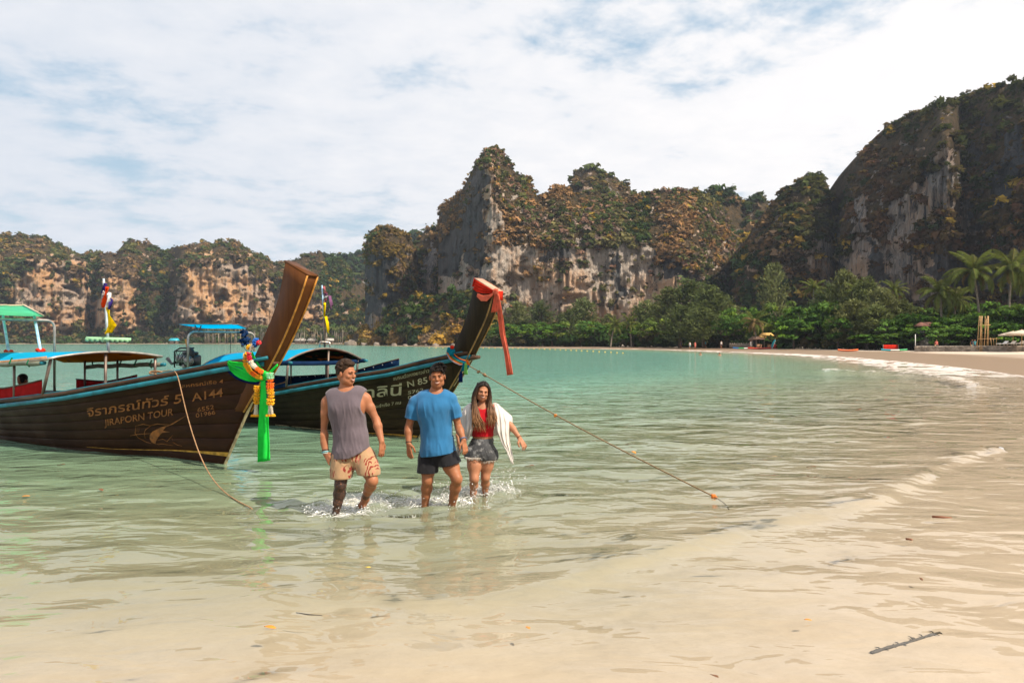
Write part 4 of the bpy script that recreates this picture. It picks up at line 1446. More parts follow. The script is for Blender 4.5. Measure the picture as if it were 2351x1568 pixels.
    def write(s, body, p0, p1, ptop, mat, name='lettering', shear=True, off=0.010):
        """painted lettering laid on the near hull side; p0/p1 = ends of the base line, ptop = top of the first letter"""
        c = bpy.data.curves.new(name, 'FONT')
        c.body = body
        c.resolution_u = 3
        c.offset = 0.012
        o_ = bpy.data.objects.new(name, c)
        COL.objects.link(o_)
        bpy.context.view_layer.update()
        me = o_.to_mesh()
        V = np.array([v.co[:] for v in me.vertices])
        F = [list(p.vertices) for p in me.polygons]
        o_.to_mesh_clear()
        bpy.data.objects.remove(o_)
        x0, x1 = V[:, 0].min(), V[:, 0].max()
        cap = 0.70
        A0, A1, A2 = [np.array(s.on_hull(*p, off))[[0, 2]] for p in (p0, p1, ptop)]
        k = (V[:, 0] - x0) / (x1 - x0)
        h = V[:, 1] / cap
        W = A0[None] + k[:, None] * (A1 - A0)[None] + h[:, None] * (A2 - A0)[None]
        out = [(q, -s.half(q, z) - off, z) for q, z in W]
        return put(name, mesh(name, out, F, mat), s.root)

    def paint(s, pts, mat, name, off=0.009, closed=True, width=None, parent=None):
        """a painted patch (closed) or a painted line of given width (m) on the hull, from picture points"""
        L = [np.array(s.on_hull(u, v, off))[[0, 2]] for u, v in pts]
        if closed:
            V = [(q, -s.half(q, z) - off, z) for q, z in L]
            return put(name, mesh(name, V, [list(range(len(V)))], mat), parent or s.root)
        V, F = [], []
        for i, p in enumerate(L):
            a, b = L[max(i - 1, 0)], L[min(i + 1, len(L) - 1)]
            d_ = (b - a) / (np.hypot(*(b - a)) + 1e-9)
            nn = np.array([-d_[1], d_[0]]) * width / 2 * (1 if 0 < i < len(L) - 1 else 0.4)
            for w_ in (p + nn, p - nn):
                V.append((w_[0], -s.half(*w_) - off, w_[1]))
        for i in range(len(L) - 1):
            F.append([2 * i, 2 * i + 1, 2 * i + 3, 2 * i + 2])
        return put(name, mesh(name, V, F, mat), parent or s.root)

    def canopy(s, sf, sr, w, ef, er, rf, rr, top_m, und_m, edge_m, nq=14, wf=None):
        """barrel awning: eave heights ef/er and ridge heights rf/rr at its front and rear"""
        G = []
        for i in range(nq):
            k = i / (nq - 1)
            q = sf + (sr - sf) * k
            row = []
            for j in range(17):
                y = -1 + 2 * j / 16
                e, r = ef + (er - ef) * k, rf + (rr - rf) * k
                e = e - 0.03 * math.sin(math.pi * k)
                row.append((q, y * (w + (0 if wf is None else wf * (1 - k))), r - (r - e) * abs(y) ** 2.0 + 0.006 * math.sin(i * 2.6) * (1 - y * y)))
            G.append(row)
        G = np.array(G)
        V, F = slab_grid(G[::-1], 0.012, (0, 0, 1))
        can = put('canopy', mesh('canopy', V, F, top_m, True), s.root)
        G2 = G.copy()
        G2[:, :, 2] -= 0.022
        V, F = slab_grid(G2[::-1], 0.008, (0, 0, 1))
        put('lining', mesh('lining', V, F, und_m, True), can)
        for row in (G[0], G[-1]):
            MB().tube([(p[0], p[1], p[2] - 0.01) for p in row], 0.022, 6).build('canopy_hoop', edge_m, can)
        for j in (0, -1):
            MB().tube([(p[0], p[1], p[2] - 0.012) for p in G[:, j]], 0.016, 6).build('eave_rail', edge_m, can)
        return can, G

    def arch(s, q, w, zb, zt, r=0.028, mat=None):
        m = MB()
        rc = 0.16
        pts = [(q, -w, zb), (q, -w, zt - rc)]
        for k in range(1, 6):
            a = k / 6 * math.pi / 2
            pts.append((q, -w + rc * (1 - math.cos(a)), zt - rc + rc * math.sin(a)))
        pts.append((q, -w + rc, zt))
        pts += [(q, -y, z) for q_, y, z in reversed(pts)]
        m.tube(pts, r, 8)
        return m.build('steel_arch', mat or STEEL, s.root, smooth=True)


def rib(G, th, name, mat, parent, smooth=True):
    V, F = slab_grid(np.array(G, float), th)
    return put(name, mesh(name, V, F, mat, smooth), parent)


def drape(top, bot, nv=10, fold=0.012, nf=5, seed=0, axis=(0, -1, 0), power=1.0):
    """folded cloth between two point rows of equal length"""
    top, bot = np.array(top, float), np.array(bot, float)
    ncol = len(top) * 4
    kk = np.linspace(0, len(top) - 1, ncol)
    tp = np.stack([np.interp(kk, np.arange(len(top)), top[:, i]) for i in range(3)], 1)
    bt = np.stack([np.interp(kk, np.arange(len(bot)), bot[:, i]) for i in range(3)], 1)
    G = []
    ax = np.array(axis, float)
    for i in range(nv):
        k = i / (nv - 1)
        row = tp + (bt - tp) * k
        wav = np.sin(np.linspace(0, nf * 2 * math.pi, ncol) + seed + 0.9 * math.sin(k * 3 + seed)) + 0.5 * np.sin(np.linspace(0, nf * 3.7 * math.pi, ncol) + 2 * seed)
        G.append(row + ax[None] * (wav * fold * (0.35 + 0.65 * k ** power))[:, None])
    return np.array(G)


# ---------------------------------------------------------------- near boat
b1 = Boat((-4.33, 10.3), 32, 0.65,
          ([0, .71, 1.51, 2.6, 3.66, 5.58, 9.6], [1.545, 1.455, 1.305, 1.105, .93, .71, .64]),
          HULL1, PROW1, 'brown longtail boat with gold lettering, neon green sash and tall bare wooden prow')
b1.hull()
b1.prow([(.52, .80), (.80, 1.12), (1.05, 1.40), (1.272, 1.669), (1.51, 2.01), (1.74, 2.39), (1.902, 2.717)],
        [(.18, .80), (.42, 1.12), (.62, 1.42), (.805, 1.668), (.964, 1.873), (1.15, 2.155), (1.318, 2.455), (1.447, 2.93)], 0.12, 0.175, YELW, PROW1)
# cross piece where the rails meet in front of the prow
MB().box((1.02, 0, 1.50), (0.30, 0.13, 0.05), Matrix.Rotation(R_(-12), 3, 'Y'), bev=.012).build('breast_hook', RAILM, b1.root)
for sg in (-1, 1):
    MB().tube([(0.62, sg * .11, 1.53), (0.85, sg * .125, 1.56), (1.12, sg * .12, 1.60)], 0.028, 6).build('rail_end', TURQ, b1.root)

def c1(x, y): return (x * .3318, 581.6 + y * .3318)                # from an enlarged view of the near boat
def c3(x, y): return (196 + x * .15624, 857.1 + y * .15624)

b1.write('จิราภรณ์ทัวร์ 5', c3(25, 640), c3(1405, 432), c3(20, 520), GOLD)
b1.write('JIRAPORN TOUR', c3(280, 775), c3(1290, 612), c3(275, 680), GOLD)
b1.write('A144', c3(1568, 412), c3(2020, 335), c3(1562, 295), GOLD)
b1.write('6552', c3(1648, 570), c3(1890, 522), c3(1643, 508), GOLD)
b1.write('01966', c3(1625, 650), c3(1912, 598), c3(1618, 590), GOLD)
b1.write('สหกรณ์เรือ 4', c3(1410, 215), c3(2025, 140), c3(1408, 165), GOLD)
# painted marlin
body = [c3(*p) for p in [(1555, 575), (1240, 755), (1110, 790), (985, 855), (945, 905), (945, 960), (975, 1015), (1030, 1035), (1045, 985), (1075, 930), (1130, 870), (1245, 862), (1140, 840), (1180, 790), (1290, 745)]]
mar = b1.paint(body, GOLD, 'fish_emblem', 0.010)
for ln in ([(740, 770), (730, 880), (770, 940), (900, 1010), (975, 1030)], [(730, 775), (850, 745), (960, 770)], [(960, 770), (880, 830), (865, 880), (880, 960)],
           [(960, 765), (1060, 742), (1160, 752), (1235, 752)], [(660, 915), (760, 895), (985, 880)], [(745, 800), (800, 795)], [(742, 830), (800, 825)], [(740, 855), (790, 852)],
           [(1060, 985), (1140, 965), (1200, 1000), (1285, 905)], [(1270, 950), (1285, 985)], [(1030, 1035), (1130, 1035), (1290, 1060)], [(1285, 1010), (1350, 1050), (1420, 1070)], [(1040, 1030), (1090, 1060)]):
    b1.paint([c3(*p) for p in ln], GOLD, 'outline', 0.010, False, 0.010, mar)
# waterline stripe with arrows
st = b1.paint([c3(*p) for p in [(20, 1078), (400, 1106), (850, 1118), (1280, 1120), (1600, 1135), (2108, 1160), (2085, 1220), (1640, 1166), (1280, 1138), (850, 1126), (400, 1112), (20, 1084)]], YELP, 'waterline_stripe', 0.008)
for x in (1920, 1958):
    b1.paint([c3(x, 1160), c3(x + 38, 1182), c3(x - 4, 1205), c3(x + 10, 1205), c3(x + 54, 1182), c3(x + 14, 1160)], BLACKP, 'arrow_mark', 0.011, parent=st)
for x in (1440, 1400):
    b1.paint([c3(x + 22, 1128), c3(x, 1138), c3(x + 24, 1152), c3(x + 34, 1152), c3(x + 12, 1138), c3(x + 32, 1128)], BLACKP, 'arrow_mark', 0.011, parent=st)

# awning, posts, screens
can1, G1 = b1.canopy(-3.28, -7.0, 0.98, 1.555, 1.40, 1.655, 1.60, TARPB, UND1, STEEL)
m = MB()
G = [[(p[0], p[1] - 0.012, p[2] + dz) for dz in (0.035, 0.0, -0.035)] for p in G1[:, 0]]
rib(G, 0.008, 'valance', PEACH, can1)
for y, z0, z1 in ((-.90, 0.93, 1.53), (-.02, 0.5, 1.62), (.88, 1.05, 1.53)):
    MB().tube([(-3.62 if y < -.5 else -3.36, y, z0), (-3.34, y, z1)], 0.026, 7).build('canopy_post', DARKST, b1.root)
for q in (-4.65, -5.9):
    for y in (-.90, .88):
        MB().tube([(q, y, 0.70), (q, y, 1.50 - 0.03 * (abs(q) - 3.3))], 0.022, 7).build('canopy_post', DARKST, b1.root)
for y, q0, q1 in ((-.97, -3.5, -6.9), (.95, -3.25, -6.0)):
    zz0, zz1 = (1.475, 1.36) if y < 0 else (1.40, 1.30)
    r_ = MB().tube([(q0 + (q1 - q0) * k / 11, y, zz0 + (zz1 - zz0) * k / 11 - 0.012 * math.sin(k * 1.9)) for k in range(12)], 0.042, 8).build('rolled_curtain', GREYROLL, can1, smooth=True)
    MB().tube([(q0 + .10, y, zz0), (q0 - .10, y, zz0 - .003)], 0.034, 8).build('roller_end', TURQ, can1)
    for k in range(5):
        q = q0 + (q1 - q0) * (0.12 + 0.19 * k)
        MB().tube([(q, y, zz0 + .075 - .004 * k), (q + .01, y - .046, zz0 - .02), (q, y, zz0 - .07 - .02 * k * .2)], 0.014, 5).build('curtain_strap', cloth_mat('strap_green', (0.01, 0.13, 0.06), 0.1), can1)
# screens along both sides
def screen(b, q0, q1, y, h, mat, n=16, dz=0.05, sag=0.03):
    G = []
    for i in range(n):
        q = q0 + (q1 - q0) * i / (n - 1)
        zb = b.zg(max(b.stem * .8 - q, 0)) + dz
        G.append([(q, y, zb + h * (1 - k / 3) - sag * math.sin(math.pi * i / (n - 1)) * (1 - k / 3) - 0.0) for k in range(4)])
    sc = rib(G, 0.012, 'side_screen', mat, b.root)
    MB().tube([r_[0] for r_ in G], 0.014, 6).build('screen_rope', RAILM, sc)
    return sc
screen(b1, -3.66, -7.2, -.90, 0.26, REDSCR)
screen(b1, -4.0, -6.3, .90, 0.30, REDSCR)
# raised far coaming towards the bow
m = MB()
pts = [b1.at(u, v, .62 - .1 * i) for i, (u, v) in enumerate([(262, 884), (310, 872), (352, 864), (392, 856)])]
m.grid([[(q, y + a, z + c_) for a, c_ in ((-.03, -.05), (-.03, .03), (.03, .03), (.03, -.05))] for q, y, z in pts], close=True)
m.build('coaming', RAILM, b1.root)
b1.arch(-7.0, .80, 0.55, 2.28)
# green roof over the helm
gp = [b1.at(-60, 701, -.75), b1.at(52, 700, -.75), b1.at(100, 725, .85), b1.at(0, 722.5, .85)]
G = [[np.array(gp[0]) * (1 - a) * (1 - c_) + np.array(gp[1]) * a * (1 - c_) + np.array(gp[2]) * a * c_ + np.array(gp[3]) * (1 - a) * c_ for a in np.linspace(0, 1, 7)] for c_ in np.linspace(0, 1, 5)]
V, F = slab_grid(np.array(G), 0.02, (0, 0, 1))
gr = put('helm_roof', mesh('helm_roof', V, F, TARPG), b1.root)
MB().tube([G[0][0], G[0][-1], G[-1][-1], G[-1][0]], 0.016, 6).build('roof_edge', pbr('cream_edge', (0.62, 0.52, 0.36), 0.6), gr)
for (ua, va, ub, vb) in ((7, 726, 20, 808), (79, 727, 93, 805)):
    a, c_ = b1.at(ua, va, .55), b1.at(ub, vb, .15)
    MB().tube([a, c_], 0.028, 8).build('roof_post', BLUEPOST, b1.root)
    m = MB()
    for k in range(7):
        an = k * 0.9
        m.ball((c_[0] + .05 * math.cos(an), c_[1] + .05 * math.sin(an), c_[2] - .01 + .012 * (k % 3)), (.05, .04, .035), 6, 4)
    m.build('red_cloth_wrap', REDC, b1.root)
MB().tube([b1.at(40, 733.5, .3), b1.at(86, 733.5, .5)], 0.02, 6).build('roof_bar', cloth_mat('dark_green_bar', (0.02, 0.10, 0.03), 0.0), gr)


def flag_strip(pole_pts, name, mats, parent, width, seed, sway):
    """limp flag hanging beside its pole, in vertical stripes of colour"""
    n = len(mats)
    for i, mt in enumerate(mats):
        G = []
        for j in range(9):
            k = j / 8
            p = np.array(pole_pts[0]) * (1 - k) + np.array(pole_pts[1]) * k
            row = []
            for a in np.linspace(i / n, (i + 1) / n, 4):
                row.append(p + np.array([a * width * (0.45 + 0.7 * k * sway), 0.05 * math.sin(a * 9 + k * 5 + seed), -0.10 * a * k - 0.05 * a]))
            G.append(row)
        rib(G, 0.004, 'flag_stripe', mt, parent)


pole = [(-3.28, 0, 1.64), tuple(b1.at(238, 640, 0))]
fl = empty('flagpole', (0, 0, 0))
fl.parent = None
fl.location = (b1.B[0], b1.B[1], 0)
fl.rotation_euler = (0, 0, -b1.th)
tag(fl, 'flagpole with limp red white blue and yellow flags on the near boat canopy', 'flagpole', 'flagpoles on the boats')
MB().tube([pole[0], pole[1]], [0.026, 0.018], 8).build('pole', pbr('pole_paint', (0.42, 0.50, 0.55), 0.5, var=0.3), fl)
ca, cb = b1.at(198, 777, -.3), b1.at(301, 780, .3)
m = MB()
m.tube([ca, tuple((np.array(ca) + np.array(cb)) / 2), cb], 0.032, 7)
for k in range(9):
    q = np.array(ca) + (np.array(cb) - np.array(ca)) * (k + .2) / 9
    m.ball(q + np.array([0, 0, -.012]), (.035, .035, .045), 6, 4)
m.build('cross_bar', cloth_mat('pale_green_wrap', (0.36, 0.66, 0.40), 0.2), fl)

def px_flag(b, parent, y, quads, base_y=0.0):
    """cloth pieces given by picture outlines left/right edges, kept on one boat plane with a fold depth"""
    for mt, L, Rr in quads:
        G = []
        for j in range(len(L)):
            a, c_ = np.array(b.at(*L[j], y)), np.array(b.at(*Rr[j], y))
            G.append([a * (1 - k) + c_ * k + np.array([0, 0.05 * math.sin(k * 4 + j * 1.1), 0]) for k in np.linspace(0, 1, 5)])
        rib(G, 0.004, 'flag', mt, parent)

def cq(x, y): return (x * .17957, 673.4 + y * .17957)
def cm(x, y): return (x * .3318, 581.6 + y * .3318)
px_flag(b1, fl, -0.06, [
    (FLAGB, [cm(716, 212), cm(706, 245), cm(703, 285)], [cm(732, 205), cm(731, 235), cm(728, 262)]),
    (FLAGW, [cm(703, 280), cm(701, 300), cm(704, 318)], [cm(729, 258), cm(727, 285), cm(722, 312)]),
    (FLAGR, [cm(728, 230), cm(712, 275), cm(702, 315), cm(710, 348), cm(722, 376)], [cm(744, 236), cm(749, 285), cm(745, 322), cm(737, 352), cm(734, 378)]),
    (FLAGW, [cm(747, 268), cm(743, 318), cm(732, 376)], [cm(756, 278), cm(761, 330), cm(748, 378)]),
    (FLAGB, [cm(758, 305), cm(755, 345), cm(748, 376)], [cm(765, 340), cm(771, 372), cm(771, 392)]),
    (FLAGY, [cm(728, 374), cm(729, 430), cm(731, 500), cm(738, 560)], [cm(752, 374), cm(776, 430), cm(808, 498), cm(758, 550)])], 0)

# head and shoulders of a passenger under the awning is added with the people

# ---------------------------------------------------------------- second boat
b2 = Boat((-1.78, 12.9), 38, 0.87,
          ([0, .47, .88, 1.46, 2.11, 2.57, 4.0, 6.2, 9.6], [1.60, 1.50, 1.405, 1.24, 1.125, 1.045, .775, .63, .60]),
          HULL2, PROW2, 'weathered dark longtail boat with red cloth on its prow and a blue awning')
b2.hull()
b2.prow([(.75, .80), (1.00, 1.12), (1.24, 1.42), (1.315, 1.532), (1.56, 1.90), (1.757, 2.205), (1.95, 2.66)],
        [(.35, .80), (.60, 1.12), (.80, 1.45), (1.04, 1.804), (1.224, 2.097), (1.35, 2.368), (1.47, 2.732), (1.53, 2.9)], 0.13, 0.21, pbr('worn_yellow_edge', (0.22, 0.13, 0.04), 0.6, var=0.5), PROW2)
MB().box((1.36, 0, 1.53), (0.30, 0.15, 0.06), Matrix.Rotation(R_(-12), 3, 'Y'), bev=.014).build('breast_hook', RAILM, b2.root)
def cc3(x, y): return (826.5 + x * .2538, 612.2 + y * .2538)
b2.write('ชมรมเรือหางยาวอ่าวนาง', cc3(300, 1030), cc3(690, 940), cc3(298, 1000), CREAM)
b2.write('N 85', cc3(432, 1092), cc3(612, 1052), cc3(424, 1038), CREAM)
b2.write('5762', cc3(434, 1156), cc3(575, 1128), cc3(432, 1126), CREAM)
b2.write('04986', cc3(434, 1202), cc3(620, 1160), cc3(432, 1170), CREAM)
GOLD2 = pbr('bright_gold_lettering', (0.52, 0.26, 0.03), 0.5, colfn=lambda t, c: t.mix(t.mapr(t.n('SeparateXYZ', {0: c}).outputs[2], 0.70, 0.80), (0.42, 0.17, 0.014), (0.40, 0.36, 0.23)))
b2.write('ชาลินี', cc3(-40, 1195), cc3(372, 1160), cc3(-44, 1105), GOLD2)
b2.write('คนประจำเรือ 7 คน', cc3(60, 1292), cc3(370, 1240), cc3(58, 1266), CREAM)
b2.paint([cc3(*p) for p in [(60, 1500), (300, 1512), (480, 1525), (520, 1528), (515, 1545), (470, 1540), (300, 1522), (60, 1508)]], YELP, 'waterline_stripe', 0.008)
b2.paint([(632, 974), (700, 981), (760, 987), (815, 990), (815, 991.5), (760, 988.5), (700, 982.5), (632, 975.5)], PALEB, 'waterline_stripe', 0.008)

can2, G2 = b2.canopy(-2.80, -6.2, 0.98, 1.43, 1.25, 1.69, 1.55, TARPB, UND2, DARKST)
for y, z0, z1 in ((-.90, 0.9, 1.44), (.10, 0.5, 1.66), (.90, 0.9, 1.48)):
    MB().tube([(-2.9, y, z0), (-2.84, y, z1)], 0.024, 7).build('canopy_post', DARKST, b2.root)
for q in (-4.0, -5.4):
    for y in (-.90, .90):
        MB().tube([(q, y, 0.70), (q, y, 1.34)], 0.020, 7).build('canopy_post', DARKST, b2.root)
G = [[(-2.84, -.95 + 1.9 * k / 10, 1.43 - .02 * math.sin(math.pi * k / 10) - j * 0.045) for j in range(3)] for k in range(11)]
rib(G, 0.012, 'valance', NAVYSCR, can2)
for y, q1 in ((-.97, -6.1), (.97, -6.1)):
    MB().tube([(-2.70 + (q1 + 2.7) * k / 9, y, 1.40 - .016 * k) for k in range(10)], 0.045, 8).build('rolled_curtain', NAVYSCR, can2, smooth=True)
    MB().tube([(-2.62, y, 1.40), (-2.72, y, 1.40)], 0.030, 8).build('roller_end', TURQ, can2)
screen(b2, -2.9, -6.8, -.92, 0.10, NAVYSCR)
ns = screen(b2, -1.5, -6.8, .90, 0.30, NAVYSCR)
m = MB()
m.ball((0, 0, 0), .014, 6, 4)
sn = mesh('snap_button', np.array(m.v), m.f, pbr('snap_metal', (0.6, 0.6, 0.6), 0.3, metal=0.8))
for k in range(14):
    q = -1.7 - k * .30
    put('snap_button', sn, ns, (q, .885, b2.zg(max(b2.stem * .8 - q, 0)) + .30))
b2.arch(-7.0, .88, 0.60, 2.06)
rp = [b2.at(411, 743.3, -.95), b2.at(545, 744.0, -.95), b2.at(567, 753.3, .95), b2.at(466, 752.8, .95)]
G = [[np.array(rp[0]) * (1 - a) * (1 - c_) + np.array(rp[1]) * a * (1 - c_) + np.array(rp[2]) * a * c_ + np.array(rp[3]) * (1 - a) * c_ for a in np.linspace(0, 1, 6)] for c_ in np.linspace(0, 1, 5)]
V, F = slab_grid(np.array(G), 0.02, (0, 0, 1))
hr = put('helm_roof', mesh('helm_roof', V, F, TARPC), b2.root)
MB().tube([G[0][0], G[0][-1], G[-1][-1], G[-1][0], G[0][0]], 0.014, 6).build('roof_edge', DARKST, hr)
for y in (-.62, .62):
    for dq in (-.22, .16):
        MB().tube([(-7.0, y, 2.06), (-7.0 + dq, y, 2.26)], 0.016, 6).build('roof_strut', DARKST, hr)
for (ua, va, ub, vb) in ((530, 763, 529, 822), (540, 770, 575, 815), (592, 772, 574, 812)):
    MB().tube([b2.at(ua, va, 0), b2.at((ua + ub) / 2, (va + vb) / 2 + 3, 0), b2.at(ub, vb, 0)], 0.007, 5).build('cable', RUBBER, b2.root)
# engine on the stern
en = empty('engine', (0, 0, 0))
en.parent = b2.root
e0 = np.array(b2.at(436, 826, -.35))
def E_(dx, dy, dz): return (e0[0] + dx, e0[1] + dy, e0[2] + dz)
MB().box(E_(0, 0, -.02), (0.55, 0.34, 0.30), bev=.03).build('engine_block', ENG, en)
MB().box(E_(.02, 0, .17), (0.50, 0.20, 0.08), bev=.02).build('valve_cover', ENG, en)
m = MB()
for k in range(5):
    m.tube([E_(-.18 + k * .09, -.18, .12), E_(-.18 + k * .09, -.25, .08), E_(-.16 + k * .09, -.24, -.06)], 0.024, 7)
m.build('exhaust_manifold', ENGM, en)
m = MB()
m.tube([E_(.20 + .13 * math.cos(a), -.10, .14 + .13 * math.sin(a)) for a in np.linspace(math.pi, -.5, 11)], [0.055] * 11, 9)
m.build('intake_hose', RUBBER, en)
for a in np.linspace(math.pi, -.4, 8):
    m = MB()
    c_ = E_(.20 + .13 * math.cos(a), -.10, .14 + .13 * math.sin(a))
    m.ball(c_, (.062, .062, .018), 8, 5, Matrix.Rotation(-(a) + math.pi / 2, 3, 'Y') @ Matrix.Rotation(math.pi / 2, 3, 'Y'))
    m.build('hose_ring', RUBBER, en)
MB().tube([E_(.32, -.20, -.02), E_(.36, -.20, -.02)], 0.12, 14).build('flywheel', ENGM, en)
MB().tube([E_(.34, -.22, -.05), E_(.38, -.22, -.05)], 0.06, 12).build('pulley', ENGM, en)
m = MB()
fr = [E_(-.40, -.2, -.20), E_(-.40, -.2, .22), E_(-.10, -.2, .30), E_(-.40, .15, .22), E_(-.10, .15, .30)]
m.tube([fr[0], fr[1], fr[2]], 0.020, 6)
m.tube([fr[1], fr[3], fr[4], fr[2]], 0.020, 6)
m.build('engine_guard', ENG, en)
m = MB()
for k in range(9):
    a = k * .7
    m.tube([E_(-.3 + .07 * k, -.2, .2 - .04 * (k % 3)), E_(-.25 + .06 * k, -.27, .0 + .03 * (k % 4)), E_(-.28 + .07 * k, -.2, -.15)], 0.010, 5)
m.build('fuel_hose', RUBBER, en)
MB().tube([E_(-.42, -.1, -.05), E_(-.75, -.1, -.12), E_(-.95, -.12, .02)], [0.04, 0.035, 0.05], 7).build('tiller_arm', ENG, en)
MB().ball(E_(.05, -.17, -.16), (.10, .06, .07), 8, 6).build('oil_filter', ENGM, en)
MB().tube([b2.at(429.5, 800, -.2), b2.at(427, 779, -.2)], [0.012, 0.03], 7).build('brush_handle', pbr('amber_handle', (0.55, 0.22, 0.02), 0.5), b2.root)

# flagpole of the second boat
f2 = empty('flagpole', (b2.B[0], b2.B[1], 0), -b2.th)
tag(f2, 'flagpole with torn faded flag and yellow strip on the second boat canopy', 'flagpole', 'flagpoles on the boats')
MB().tube([b2.at(745.5, 797, 0), b2.at(743.5, 732, 0)], 0.022, 7).build('pole', DARKST, f2)
MB().tube([b2.at(743.5, 734, 0), b2.at(739.5, 655, 0)], 0.014, 7).build('pole', BLUEPOST, f2)
m = MB()
m.tube([b2.at(734, 797, -.1), b2.at(734, 787, -.1), b2.at(737, 785, -.1), b2.at(754, 785, .1), b2.at(757, 787, .1), b2.at(757, 797, .1)], 0.016, 6)
m.build('pole_bracket', STEEL, f2)
FADR = cloth_mat('faded_red', (0.50, 0.16, 0.17), 0.4)
FADP = cloth_mat('faded_purple', (0.22, 0.10, 0.20), 0.4)
px_flag(b2, f2, 0.02, [
    (FADR, [(740.5, 656), (740.8, 664), (741, 672)], [(744, 660), (751, 668), (754, 674)]),
    (FADP, [(741, 672), (741.5, 676), (742, 681)], [(754, 674), (756, 677), (757, 679)]),
    (FLAGW, [(741.5, 680), (741.8, 683), (742, 686)], [(756.5, 679), (754, 682), (750, 685)]),
    (FADR, [(742, 685), (743, 689), (745, 693)], [(750, 684), (752, 689), (750, 694)]),
    (FADP, [(756, 679), (758, 690), (761, 700)], [(757, 679), (760, 690), (763, 710)]),
    (FLAGY, [(742, 694), (742.3, 710), (742.6, 728)], [(746, 696), (747, 712), (748, 727)]),
    (FLAGY, [(746, 726), (750, 740), (753, 758)], [(748, 726), (752, 740), (756, 765)])])
# bundle of blue cloth on the arch
bb = np.array(b2.at(560, 776, .55))
m = MB()
g_ = random.Random(5)
for k in range(16):
    m.ball((bb[0] + g_.uniform(-.10, .10), bb[1] + g_.uniform(-.07, .07), bb[2] + g_.uniform(-.17, .17)), (g_.uniform(.03, .06), g_.uniform(.03, .06), g_.uniform(.05, .09)), 7, 5, Euler((g_.uniform(-1, 1), g_.uniform(-1, 1), 0)).to_matrix())
cbn = m.build('cloth_bundle', cloth_mat('dark_blue_bundle', (0.015, 0.04, 0.11), 0.1, 0.5, 9), None, smooth=True, loc=(b2.B[0], b2.B[1], 0), rot=(0, 0, -b2.th))
tag(cbn, 'bundle of dark blue cloth hanging from the steel arch of the far boat', 'cloth')

# ---------------------------------------------------------------- cloths, garlands and ropes on the boats
def boat_thing(b, name, label, cat, group=None):
    o_ = empty(name, (b.B[0], b.B[1], 0), -b.th)
    return tag(o_, label, cat, group)

def c4(x, y): return (367.3 + x * .2108, 746.9 + y * .2108)
sw = boat_thing(b1, 'bow_sash', 'neon green and navy sash tied round the near bow, tail hanging to the water', 'sash', 'cloths tied to the bows')
cols_t = [(745, 385), (790, 395), (850, 400), (900, 400), (960, 470), (1030, 520), (1100, 550), (1155, 560)]
cols_b = [(748, 420), (775, 490), (825, 545), (880, 585), (950, 612), (1030, 618), (1100, 605), (1160, 580)]
def hull_pts(b, pts, off, pmap):
    return [b.on_hull(*pmap(*p), off) for p in pts]
nv_t = [(700, 425), (760, 450), (830, 470), (900, 500), (960, 530), (1030, 560), (1100, 570), (1160, 575)]
nv_b = [(712, 468), (760, 530), (815, 575), (880, 612), (950, 632), (1030, 642), (1100, 640), (1166, 605)]
rib(drape(hull_pts(b1, nv_t, .030, c4), hull_pts(b1, nv_b, .030, c4), 6, .008, 1.5, 1), .008, 'navy_cloth', NAVYC, sw)
G = drape(hull_pts(b1, cols_t, .060, c4), hull_pts(b1, cols_b, .060, c4), 22, .006, 1.0, 2)
for i in range(22):
    G[i, :, 1] -= 0.016 * math.sin(i * 1.35) + 0.010 * math.sin(i * 2.9 + 1)
rib(G, .008, 'green_cloth', GREENC, sw)
# band up to the prow and across the front
pr = [b1.at(*c4(x, y), -.13) for x, y in [(985, 300), (1025, 380), (1080, 450), (1160, 530)]]
pr2 = [b1.at(*c4(x, y), -.13) for x, y in [(1012, 290), (1052, 385), (1100, 455), (1165, 515)]]
rib(drape(pr, pr2, 6, .004, 1, 3), .006, 'green_cloth', GREENC, sw)
pr = [b1.at(*c4(x, y), -.12) for x, y in [(1145, 530), (1200, 490), (1278, 418)]]
pr2 = [b1.at(*c4(x, y), -.12) for x, y in [(1150, 575), (1215, 520), (1283, 440)]]
rib(drape(pr, pr2, 6, .004, 1, 3), .006, 'green_cloth', GREENC, sw)
kn = np.array(b1.at(*c4(1155, 550), -.19))
m = MB()
for k in range(8):
    m.ball((kn[0] + .03 * math.cos(k * 2.4), kn[1] + .012 * (k % 3) - .012, kn[2] + .03 * math.sin(k * 2.4)), (.045, .03, .026), 7, 5, Matrix.Rotation(k * .8, 3, 'Y'))
m.build('knot', GREENC, sw, smooth=True)
tl = [b1.at(*c4(x, y), -.20) for x, y in [(1100, 600), (1120, 600), (1142, 600)]]
bl = [b1.at(*c4(x, y), -.20) for x, y in [(1054, 1482), (1120, 1486), (1186, 1470)]]
ml = [b1.at(*c4(x, y), -.20) for x, y in [(1072, 950), (1122, 950), (1172, 950)]]
Ga = drape(tl, ml, 16, .026, 2.2, 4)
Gb = drape(ml, bl, 16, .034, 2.2, 4)
k_ = np.linspace(0, 1, 16)[:, None, None]
Gb = Gb + (Ga[-1] - Gb[0])[None] * (1 - k_)
rib(np.concatenate([Ga, Gb[1:]]), .006, 'green_tail', GREENC, sw)
tl = [b1.at(*c4(x, y), -.185) for x, y in [(1135, 600), (1150, 600), (1168, 600)]]
bl = [b1.at(*c4(x, y), -.185) for x, y in [(1128, 800), (1150, 830), (1166, 800)]]
rib(drape(tl, bl, 8, .008, 2, 2), .006, 'navy_tail', NAVYC, sw)

